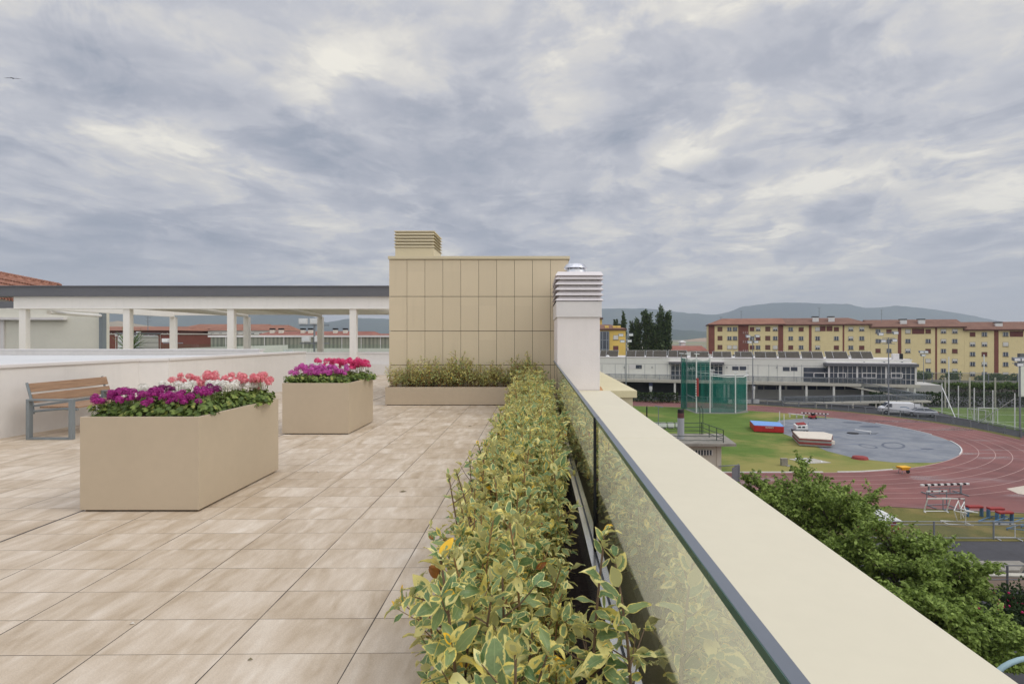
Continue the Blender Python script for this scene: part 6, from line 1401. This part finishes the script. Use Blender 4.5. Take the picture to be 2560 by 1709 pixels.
# ============================================================ VEHICLES
def loft(mb, st):                     # st: list of (x, [(y,z)...]) cross sections
    n = len(st[0][1]); o = []
    for x, sec in st: o += [(x, y, z) for y, z in sec]
    fs = [(k * n + i, k * n + (i + 1) % n, (k + 1) * n + (i + 1) % n, (k + 1) * n + i) for k in range(len(st) - 1) for i in range(n)]
    fs += [tuple(range(n - 1, -1, -1)), tuple((len(st) - 1) * n + i for i in range(n))]; return mb.add(o, fs)
def sec(w_, z0, z1, ch=.08): return [(-w_ + ch, z0), (w_ - ch, z0), (w_, z0 + ch), (w_, z1 - ch), (w_ - ch, z1), (-w_ + ch, z1), (-w_, z1 - ch), (-w_, z0 + ch)]
def wheels(t, xs, w_, r):
    for x in xs:
        for s_ in (-1, 1):
            q = part('wheel', MB().tube((x, s_ * (w_ - .2), r), (x, s_ * (w_ + .01), r), r, n=20), M['tyre'], t); part('rim', MB().tube((x, s_ * (w_ - .05), r), (x, s_ * (w_ + .025), r), r * .62, r * .55, n=14), M['steel'], q)
x, y = G(2232, 1036); t = thing('delivery_van', 'white delivery van with blue swooshes and its rear door open, parked below the walkway', 'van', (x + 1.0, y + .9, GZ + .0), rz=R(178 - 14))
b = MB(); loft(b, [(-2.45, sec(.93, .35, 1.88)), (-2.3, sec(.95, .32, 1.95)), (.9, sec(.95, .3, 1.95)), (1.25, sec(.93, .3, 1.88)), (1.75, sec(.9, .3, 1.3, .12)), (2.25, sec(.88, .32, 1.08, .14)), (2.42, sec(.8, .38, .85, .14))]); part('body', b, M['white_car'], t, bevel=.04)
for s_ in (-1, 1): part('side_window', MB().add([(.75, s_ * .955, 1.2), (1.75, s_ * .93, 1.2), (1.3, s_ * .935, 1.75), (.75, s_ * .955, 1.78), (.75, s_ * .94, 1.2), (1.75, s_ * .91, 1.2), (1.3, s_ * .92, 1.75), (.75, s_ * .94, 1.78)], [(0, 1, 2, 3), (7, 6, 5, 4), (0, 4, 5, 1), (1, 5, 6, 2), (2, 6, 7, 3), (3, 7, 4, 0)]), M['pane'], t)
part('windscreen', MB().add([(1.28, -.8, 1.86), (1.28, .8, 1.86), (1.80, .78, 1.32), (1.80, -.78, 1.32)], [(0, 1, 2, 3)]).add([(1.26, -.8, 1.84), (1.26, .8, 1.84), (1.78, .78, 1.30), (1.78, -.78, 1.30)], [(3, 2, 1, 0)]), M['pane'], t)
for s_ in (-1, 1):
    m_ = MB(); pts = [(-1.7 + i * .13, s_ * .956, 1.1 + .13 * math.sin(i / 10 * 3.1) + i * .012) for i in range(11)]
    for a, c in zip(pts[:-1], pts[1:]): m_.add([(*a[:2], a[2] - .05), (*c[:2], c[2] - .05), (*c[:2], c[2] + .05), (*a[:2], a[2] + .05)], [(0, 1, 2, 3)])
    part('swoosh', m_, M['blue_paint'], t)
    part('headlight', MB().box(2.2, 2.42, s_ * .6 - .1, s_ * .6 + .1, .75, .92), M['lamp_glass'], t)
part('door_gap', MB().box(-2.5, -2.44, -.85, .85, .45, 1.8), M['black'], t)
part('rear_door', MB().box(-3.25, -2.5, .88, .94, .42, 1.85), M['white_car'], t); part('bumper', MB().box(-2.55, -2.4, -.9, .9, .3, .45), M['fascia'], t)
wheels(t, (-1.55, 1.6), .93, .33)
x, y = G(2322, 1042); t = thing('silver_car', 'silver hatchback car parked behind the white van', 'car', (x - .7, y + .9, GZ), rz=R(180 - 22))
b = MB(); loft(b, [(-2.28, sec(.72, .38, .86, .14)), (-2.15, sec(.84, .3, .95, .12)), (-1.0, sec(.88, .25, .95, .12)), (1.1, sec(.88, .25, .92, .12)), (1.8, sec(.85, .25, .84, .14)), (2.2, sec(.76, .3, .68, .14)), (2.3, sec(.62, .36, .6, .1))]); part('body', b, M['silver_car'], t, bevel=.03)
def tsec(w0, w1, z0, z1): return [(-w0, z0), (w0, z0), (w1, z1), (-w1, z1)]
b = MB(); loft(b, [(-1.95, tsec(.74, .72, .93, .97)), (-1.0, tsec(.78, .60, .93, 1.36)), (-.2, tsec(.8, .6, .93, 1.42)), (.4, tsec(.8, .58, .92, 1.36)), (1.15, tsec(.78, .74, .90, .93))]); part('windows', b, M['pane'], t)
b = MB(); loft(b, [(-1.2, tsec(.60, .58, 1.29, 1.33)), (-1.0, tsec(.62, .58, 1.34, 1.39)), (-.2, tsec(.62, .58, 1.40, 1.45)), (.4, tsec(.6, .56, 1.35, 1.385)), (.5, tsec(.58, .55, 1.31, 1.335))]); part('roof', b, M['silver_car'], t)
for s_ in (-1, 1):
    part('pillar', MB().tube((-1.95, s_ * .75, .96), (-1.05, s_ * .62, 1.36), .04, n=5).tube((1.15, s_ * .77, .92), (.42, s_ * .6, 1.37), .03, n=5).tube((-.35, s_ * .81, .94), (-.3, s_ * .62, 1.41), .035, n=5), M['silver_car'], t)
    part('tail_light', MB().box(-2.24, -1.95, s_ * .7 - .12, s_ * .7 + .12, .74, .9), M['red_paint'], t); part('headlight', MB().box(2.0, 2.2, s_ * .58 - .14, s_ * .58 + .14, .52, .66), M['lamp_glass'], t)
wheels(t, (-1.4, 1.4), .87, .31)
x, y = G(2290, 1024); t = thing('parked_car', 'beige car nose on behind the walkway posts, between van and silver car', 'car', (x + .1, y + 1.5, GZ), rz=R(-80))
b = MB(); loft(b, [(-2.1, sec(.8, .3, .9, .12)), (1.0, sec(.86, .25, .92, .12)), (1.9, sec(.78, .3, .75, .12))]); part('body', b, M['silver_car'], t, bevel=.03); b = MB(); loft(b, [(-1.9, tsec(.72, .6, .9, 1.35)), (.1, tsec(.76, .6, .9, 1.42)), (.9, tsec(.76, .7, .9, .94))]); part('windows', b, M['pane'], t)
part('roof', MB().box(-1.85, .1, -.6, .6, 1.40, 1.46), M['silver_car'], t); wheels(t, (-1.3, 1.25), .84, .3)
# ============================================================ TREES
def mat_leaf(name, stops, tl_=.3):
    m_, t, b = newmat(name); rnd = t.new('ShaderNodeAttribute', attribute_name='rnd').outputs['Fac']; oc = t.new('ShaderNodeTexCoord').outputs['Object']; n = t.noise(oc, .9, 3, .6)
    c = t.ramp(t.m('ADD', t.m('MULTIPLY', rnd, .45), t.m('MULTIPLY', n, .55)), stops); t.put(b.inputs['Base Color'], c); b.inputs['Roughness'].default_value = .6; b.inputs['Specular IOR Level'].default_value = .3
    tl = t.new('ShaderNodeBsdfTranslucent'); t.put(tl.inputs[0], c); mx = t.new('ShaderNodeMixShader'); mx.inputs[0].default_value = tl_
    t.l.new(b.outputs[0], mx.inputs[1]); t.l.new(tl.outputs[0], mx.inputs[2]); t.l.new(mx.outputs[0], t.n['Material Output'].inputs[0]); return m_
M['maple'] = mat_leaf('maple_leaf', [(.25, C(94, 114, 50)), (.5, C(130, 152, 72)), (.75, C(172, 194, 104))], .35)
M['poplar'] = mat_leaf('poplar_leaf', [(.25, C(48, 64, 40)), (.55, C(70, 88, 54)), (.8, C(98, 114, 70))], .2)
M['bush'] = mat_leaf('bush_leaf', [(.25, C(66, 88, 46)), (.55, C(94, 116, 62)), (.8, C(124, 142, 84))], .25)
M['hedge_dark'] = mat_leaf('dark_hedge_leaf', [(.25, C(36, 52, 28)), (.55, C(54, 74, 40)), (.8, C(76, 94, 50))], .2)
M['bark'] = pm('bark', C(92, 84, 74), .9, var=.2, scale=6)
QUAD = ([(-.5, 0, 0), (0, 0, .06), (.5, 0, 0), (-.34, .6, -.05), (0, 1, -.1), (.34, .6, -.05)], [(0, 1, 4, 3), (1, 2, 5, 4)], [(0, 0), (.5, 0), (1, 0), (0, .6), (.5, 1), (1, .6)])
def leafy_tree(label, loc, H, Rr, seed, nl=9, leaf=.15, mat_='maple', group=None, ntw=26, cat='tree', base=.28, name='maple_tree'):
    r_ = random.Random(seed); t = thing(name, label, cat, loc, group=group); tr = MB(); top = Vector((r_.uniform(-.3, .3), r_.uniform(-.3, .3), H * .78)); tr.path([(0, 0, -.1), (.02, .02, H * .3), tuple(top * .6), tuple(top)], [H * .022, H * .018, H * .012, H * .004], 8); pos = []; dr = []; S = []
    ends = []
    for i in range(nl):
        a = i * 2.4 + r_.uniform(-.4, .4); z0 = H * r_.uniform(base, .6); rr = Rr * r_.uniform(.55, 1.0); e = Vector((rr * math.cos(a), rr * math.sin(a), z0 + H * r_.uniform(.15, .38))); s = Vector((0, 0, z0)); m_ = s.lerp(e, .5) + Vector((0, 0, .1 * H)) * .3
        tr.path([s, m_, e], [H * .009, H * .006, H * .003], 5); ends.append((s, m_, e))
    ends.append((Vector((0, 0, H * .5)), top * .85, top))
    for s, m_, e in ends:
        for k in range(ntw):
            f_ = r_.uniform(.25, 1.0); p = s.lerp(m_, f_ * 2) if f_ < .5 else m_.lerp(e, f_ * 2 - 1); a = r_.uniform(0, 6.28); L = H * r_.uniform(.07, .19); d = Vector((math.cos(a) * .65, math.sin(a) * .65, r_.uniform(.2, 1.3))).normalized()
            q = p + d * L; tr.path([p, p.lerp(q, .6), q], [H * .0022, H * .0014, H * .0008], 3)
            nL = int(30 * r_.uniform(.7, 1.3))
            for j in range(nL):
                g_ = .25 + .75 * (j / nL); c = p.lerp(q, g_); b_ = r_.uniform(0, 6.28); o = Vector((math.cos(b_), math.sin(b_), r_.uniform(-.35, .35))); pos.append(c + o * L * .10 * (1.3 - g_) * r_.uniform(0, 1.4)); dd = Vector((math.cos(b_), math.sin(b_), r_.uniform(-1.1, .25))); dr.append(dd.normalized()); S.append(leaf * r_.uniform(.55, 1.2))
    part('trunk', tr, M['bark'], t, smooth=True); D_ = np.array([tuple(v_) for v_ in dr]); U2 = np.tile((0, 0, 1.0), (len(D_), 1)) + rng.normal(0, .45, D_.shape); S = np.array(S)
    scatter('crown', *QUAD, [tuple(v_) for v_ in pos], frames(D_, U2), np.stack([S * .7, S, S], 1), M[mat_], t, smooth=False); return t
TG = 'young leafy trees along the street below the parapet'
for i, (px, Y, H, Rr, lab) in enumerate(((1985, 29, 6.0, 2.7, 'bright green tree rising against the near straight of the track'), (2085, 27, 5.5, 2.3, 'green tree half way down the coping edge, in front of the covered red box'), (2250, 23.5, 5.3, 2.1, 'open crowned green tree whose trunk and bare limbs show'), (2345, 22, 4.6, 1.9, 'bushy green tree in front of the pale street wall'), (2435, 18.8, 3.9, 2.0, 'green tree nearest the lower right corner, beside the street lamp arm'), (2150, 24.5, 3.9, 1.8, 'rounded green tree filling the gap in front of the asphalt, right of the covered box'), (2300, 20, 3.9, 1.8, 'low dense green tree tucked right against the coping edge'), (2585, 16.5, 1.9, 1.5, 'tip of a green tree at the bottom right corner'))):
    leafy_tree(lab, ((px - CX) / FPX * Y, Y, GZ), H, Rr, 500 + i, nl=13, leaf=.15 if i < 2 else .135, group=TG, ntw=24 if i in (2,) else 48)
# poplars
def poplar(label, px, Y, ptop, wpx, seed):
    r_ = random.Random(seed); x = (px - CX) / FPX * Y; H = 1.5 - (ptop - CY) / FPX * Y - GZ; Wd = wpx * 1.35 / FPX * Y / 2; t = thing('poplar_tree', label, 'tree', (x, Y, GZ), group='poplars beyond the white building'); tr = MB().tube((0, 0, 0), (0, 0, H * .9), H * .016, H * .004, n=7); pos = []; dr = []; S = []
    for i in range(38):
        z0 = H * r_.uniform(.05, .75); a = r_.uniform(0, 6.28); rr = Wd * r_.uniform(.25, .95) * (1 - .35 * z0 / H); L = H * r_.uniform(.13, .30); p = Vector((rr * .3 * math.cos(a), rr * .3 * math.sin(a), z0)); q = Vector((rr * math.cos(a), rr * math.sin(a), min(z0 + L, H))); tr.path([p, q], [.07, .02], 3)
        for j in range(95):
            f_ = r_.random(); c = p.lerp(q, f_); sp = Wd * .20 * (1.15 - f_) + .12; v_ = Vector((r_.gauss(0, 1), r_.gauss(0, 1), r_.gauss(0, 1.6))) * sp * .7; pos.append(c + v_); dr.append((v_ + Vector((0, 0, sp * 1.2))).normalized()); S.append(r_.uniform(.3, .62))
    part('trunk', tr, M['bark'], t); D_ = np.array([tuple(v_) for v_ in dr]); S = np.array(S); scatter('crown', *QUAD, [tuple(v_) for v_ in pos], frames(D_, rng.normal(0, 1, D_.shape)), np.stack([S * .8, S, S], 1), M['poplar'], t, smooth=False)
for i, (px, Y, pt, w_, lab) in enumerate(((1540, 178, 799, 18, 'short poplar behind the ochre house roof'), (1557, 175, 780, 17, 'slim poplar standing left, just apart from the tall cluster'), (1582, 166, 783, 22, 'poplar at the left of the tall cluster'), (1598, 163, 785, 24, 'lower poplar second from the left in the cluster'), (1616, 162, 771, 28, 'tall poplar in the middle of the cluster'), (1650, 160, 765, 36, 'tallest and broadest poplar of the cluster'), (1667, 160, 770, 26, 'poplar at the right edge of the cluster'), (1633, 166, 800, 30, 'poplar filling the back of the cluster'))): poplar(lab, px, Y, pt, w_, 600 + i)
# shrubs, hedges
def blob(name, label, cat, loc, rx, ry, h, n, leaf, mat_, seed, group=None, kind=None, trunk=True, lift=0.0):
    r_ = random.Random(seed); t = thing(name, label, cat, loc, group=group); pos = []; dr = []; S = []; cl = [(Vector((r_.uniform(-.7, .7) * rx, r_.uniform(-.7, .7) * ry, lift + (h - lift) * r_.uniform(.3, .8))), r_.uniform(.22, .42)) for _ in range(14)]
    for i in range(n):
        c, k = cl[i % 14]; v_ = Vector((r_.gauss(0, 1), r_.gauss(0, 1), r_.gauss(0, 1))).normalized() * r_.uniform(.55, 1.05); pos.append(c + Vector((v_.x * rx * k, v_.y * ry * k, v_.z * (h - lift) * k * .7))); dr.append((v_ + Vector((0, 0, .2))).normalized()); S.append(leaf * r_.uniform(.6, 1.3))
    st = MB()
    for c, k in cl: st.path([(c.x * .1, c.y * .1, 0), tuple(c * .6), tuple(c)], [.05 * h * .5, .03 * h * .5, .01 * h], 4)
    part('trunk' if trunk else 'stems', st, M['bark'], t); D_ = np.array([tuple(v_) for v_ in dr]); S = np.array(S); scatter('crown' if trunk else 'leaves', *QUAD, [tuple(v_) for v_ in pos], frames(D_, rng.normal(0, 1, D_.shape)), np.stack([S * .8, S, S], 1), M[mat_], t, smooth=False); return t
for i, (px, py_t, w_) in enumerate(((2306, 925, 52), (2380, 930, 44), (2466, 935, 60), (2500, 934, 50), (2541, 936, 44))):
    Y = 140; x = (px - CX) / FPX * Y; h = 1.5 - (py_t - CY) / FPX * Y - GZ; blob('tree', ['small round tree in front of the yellow flats, left of the others', 'round green tree before the second brick strip', 'wide green tree before the right brick strip', 'green tree between the wide tree and the picture edge', 'green tree at the right edge before the yellow flats'][i], 'tree', (x, Y, GZ), w_ / FPX * Y / 2, 2, h, 900, .4, 'bush', 700 + i, 'trees before the yellow flats', lift=h * .3)
for i, (px, w_) in enumerate(((2320, 70), (2350, 60), (2405, 90), (2455, 80), (2500, 80), (2545, 80), (2590, 70))):
    Y = 124 - i * 1.2; x = (px - CX) / FPX * Y; h = 1.5 - ((956 if i else 962) - CY) / FPX * Y - GZ; blob('tree', 'small green tree in the line behind the football pitch' if 0 < i < 6 else ['leftmost small tree behind the pitch, under the glazed room'][0] if i == 0 else 'small tree behind the pitch at the picture edge', 'tree', (x, Y, GZ), w_ / FPX * Y / 2, 1.6, h, 1300, .3, 'bush', 720 + i, 'small trees lined behind the pitch', lift=h * .45)
t = fence('pitch_fence', 'tall grey mesh fence behind the small trees of the pitch', [(66, 128), (140, 112)], 4.9, 5.5, .09, M['steel'], M['fence_net'])
solo('retaining_wall', MB().prism([(64, 130), (140, 114), (140, 114.4), (64, 130.4)], GZ, GZ + 3.2), M['beige_wall'], 'pale wall behind the pitch trees, at the foot of the yellow flats', 'wall')
hd = MB()
def hedge(label, a, b, w_, h, n, mat_, seed, leaf=.25):
    a, b = Vector((*a, GZ)), Vector((*b, GZ)); r_ = random.Random(seed); t = thing('hedge', label, 'hedge', tuple(a)); d = b - a; L = d.length; u = d / L; nn = Vector((-u.y, u.x, 0)); st = MB()
    k = int(L / 1.2)
    for i in range(k + 1): p = u * (L * i / k); st.path([tuple(p), tuple(p + Vector((0, 0, h * .8)))], [.06, .02], 4)
    part('stems', st, M['bark'], t); pos = []; dr = []; S = []
    for i in range(n):
        s = r_.random() * L; hh = h * (1 + .18 * mnoise.noise(Vector((s * .7, seed, 0)))); side = r_.random(); z = r_.random() * hh if side < .6 else hh * r_.uniform(.8, 1); y = (-w_ / 2 if side < .6 else r_.uniform(-w_ / 2, w_ / 2)) + r_.gauss(0, .12); pos.append(u * s + nn * y + Vector((0, 0, z))); v_ = Vector((r_.gauss(0, 1), r_.gauss(0, 1) - .5, r_.gauss(.4, 1))); dr.append(v_.normalized()); S.append(leaf * r_.uniform(.6, 1.3))
    D_ = np.array([tuple(v_) for v_ in dr]); S = np.array(S); scatter('leaves', *QUAD, [tuple(v_) for v_ in pos], frames(D_, rng.normal(0, 1, D_.shape)), np.stack([S, S, S], 1), M[mat_], t, smooth=False)
hedge('dark clipped hedge between the far track and the undercroft at left', (-6, 116.2), (27.6, 109.5), 1.6, 1.75, 6000, 'hedge_dark', 1)
hedge('dark low hedge along the back of the football pitch', (62, 104.5), (135, 101.5), 1.5, 2.4, 9000, 'hedge_dark', 2, .3)
# white shed at right edge
t = thing('white_shed', 'white block cut by the right picture edge behind the last mast', 'building', (90, 95, GZ)); x0 = (2551 - CX) / FPX * 95; part('wall', MB().box(x0, x0 + 8, 95, 95.4, GZ + 2.6, GZ + 8.4), M['gym_white'], t, world=True); part('roof', MB().box(x0 - .1, x0 + 8.2, 94.9, 95.5, GZ + 8.41, GZ + 9.9), M['fascia'], t, world=True); part('base', MB().box(x0 + 1.5, x0 + 8, 95.1, 95.4, GZ, GZ + 2.59), M['gym_grey'], t, world=True)
# ---- street at lower right
def gpx(px, py): return G(px, py)
solo('street_wall', MB().prism([gpx(2400, 1438), gpx(2548, 1436), gpx(2562, 1420), gpx(2548, 1412), gpx(2415, 1412)], GZ - .02, GZ + .25), M['concrete'], 'low grey green concrete kerb island beside the asphalt', 'kerb island')
t = thing('beige_wall', 'beige low wall with a faded sign behind the street railing', 'wall', (*gpx(2500, 1470), GZ)); M['pinkish'] = pm('pinkish_render', C(190, 168, 152), .85, var=.08, scale=2)
a, b = gpx(2466, 1472), gpx(2640, 1476); part('wall', MB().prism([a, b, (b[0], b[1] + .25), (a[0], a[1] + .25)], GZ, GZ + .65), M['pinkish'], t, world=True); part('coping', MB().prism([(a[0], a[1] - .05), (b[0], b[1] - .05), (b[0], b[1] + .3), (a[0], a[1] + .3)], GZ + .651, GZ + .72), M['beige_wall'], t, world=True)
fence('street_railing', 'dark steel railing with twin posts in front of the beige wall', [gpx(2380, 1492), gpx(2512, 1490), gpx(2660, 1490)], 1.5, 3.3, .05, M['fascia'], None, rails=(1.0, .55))
t = thing('pink_parapet', 'pale ridge of a ramp parapet seen through the tree tops', 'wall', (*gpx(2400, 1460), GZ)); a, b, c = gpx(2375, 1466), gpx(2425, 1450), gpx(2400, 1442); part('slab', MB().prism([a, b, (b[0] - .6, b[1] + .7), (a[0] - .6, a[1] + .7)], GZ, GZ + .4), M['pinkish'], t, world=True); part('cap', MB().prism([(a[0], a[1]), (b[0], b[1]), (b[0], b[1] + .12), (a[0], a[1] + .12)], GZ + .401, GZ + .46), M['white_paint'], t, world=True)
for i, (px, py, hh) in enumerate(((2520, 1560, 1.3), (2560, 1545, 1.5), (2480, 1555, 1.2), (2600, 1570, 1.4))):
    x, y = gpx(px, py); b_ = blob('rose_bush', 'dark rose bush with pink blooms behind the street trees' if i % 2 == 0 else 'dark leafy bush behind the street railing', 'bush', (x, y, GZ), 1.1, 1.0, hh, 900, .11, 'hedge_dark', 800 + i, 'bushes in the street bed', trunk=False)
    if i % 2 == 0:
        fl = MB(); r_ = random.Random(i)
        for k in range(12): fl.lathe([(.001, -.05), (.055, 0), (.04, .05), (.001, .06)], (r_.uniform(-.9, .9), r_.uniform(-.9, .3), r_.uniform(.6, hh)), 7)
        part('blooms', fl, M['petal_hot'], b_)
x, y = gpx(2560, 1560); t = thing('parked_car', 'light grey car roof glimpsed behind the rose bushes', 'car', (x + 2.4, y - .3, GZ), rz=R(5)); b = MB(); loft(b, [(-2.1, sec(.8, .3, .85, .12)), (1.2, sec(.84, .25, .88, .12)), (2.0, sec(.75, .3, .7, .12))]); part('body', b, M['silver_car'], t, bevel=.03); b = MB(); loft(b, [(-1.7, tsec(.72, .6, .86, 1.3)), (.1, tsec(.76, .6, .88, 1.38)), (1.0, tsec(.76, .7, .87, .9))]); part('windows', b, M['pane'], t); part('roof', MB().box(-1.5, .1, -.6, .6, 1.36, 1.41), M['silver_car'], t); wheels(t, (-1.3, 1.3), .82, .3)
rd = MB(); a, b = gpx(2500, 1606), gpx(2552, 1646); d = (Vector(b) - Vector(a)).normalized(); nn = Vector((-d.y, d.x)) * .07; pts = [Vector(a) - d * 3, Vector(b) + d * 4]; rd.sheet([tuple(pts[0] - nn), tuple(pts[1] - nn), tuple(pts[1] + nn), tuple(pts[0] + nn)], GZ - .024)
struct('road_marking', rd, M['white_paint'])
# street lamp arm bottom right
t = thing('street_lamp', 'pale blue curved street lamp arm entering at the bottom right corner', 'street lamp', (13.9, 13.6, GZ)); Yl = 12.0
M['lamp_blue'] = pm('pale_blue_paint', C(150, 178, 188), .35, var=.04)
def qp(px, py, Y): x_, z_ = Q(px, py, Y); return (x_ - 13.9, Y - 13.6, z_ - GZ)
pts = [qp(2494, 1678, Yl), qp(2508, 1666, Yl), qp(2526, 1656, Yl), qp(2548, 1648, Yl), qp(2575, 1643, Yl), qp(2600, 1645, Yl), qp(2618, 1660, Yl), qp(2625, 1690, Yl)]
base_ = (pts[-1][0], pts[-1][1], 0); part('arm', MB().path(pts + [base_], [.055] * 8 + [.07], 10), M['lamp_blue'], t, smooth=True)
part('lamp_head', MB().path([pts[0], (pts[0][0] - .25, pts[0][1], pts[0][2] - .13), (pts[0][0] - .6, pts[0][1], pts[0][2] - .2)], [.07, .13, .08], 10), M['lamp_blue'], t, smooth=True)
# bird
x, z = Q(31, 196, 90); t = thing('bird', 'small dark bird gliding at the far left of the sky', 'bird', (x, 90, z)); M['bird'] = pm('bird_dark', C(48, 46, 54), .8)
b = MB(); b.path([(-.05, -.28, 0), (0, -.1, .02), (0, .12, .02), (0, .3, .04)], [.02, .07, .075, .015], 8); part('body', b, M['bird'], t, smooth=True)
for s_ in (-1, 1): part('wing', MB().add([(s_ * .05, -.08, .03), (s_ * .8, .0, .10 if s_ < 0 else -.02), (s_ * 1.6, .15, .08 if s_ < 0 else -.1), (s_ * .8, .2, .11 if s_ < 0 else .0), (s_ * .05, .14, .05), (s_ * .05, 0, .0), (s_ * .8, .1, .06 if s_ < 0 else -.05)], [(0, 1, 3, 4), (1, 2, 3), (0, 5, 6, 1), (5, 4, 3, 6), (1, 6, 2), (6, 3, 2)] if s_ > 0 else [(4, 3, 1, 0), (3, 2, 1), (1, 6, 5, 0), (6, 3, 4, 5), (2, 6, 1), (2, 3, 6)]), M['bird'], t)
# ============================================================ AIR
hz_ = MB().box(-9500, 9500, -60, 9300, GZ - 1.1, 760)
vm_ = bpy.data.materials.new('haze'); vm_.use_nodes = True; vt = NT(vm_.node_tree); vt.n.clear()
pv = vt.new('ShaderNodeVolumePrincipled'); pv.inputs['Color'].default_value = C(206, 217, 236); pv.inputs['Density'].default_value = 0.00013; pv.inputs['Anisotropy'].default_value = .1
vt.l.new(pv.outputs[0], vt.new('ShaderNodeOutputMaterial').inputs['Volume'])
hz_o = build('haze', hz_, vm_); tag(hz_o, None, None, kind='stuff')
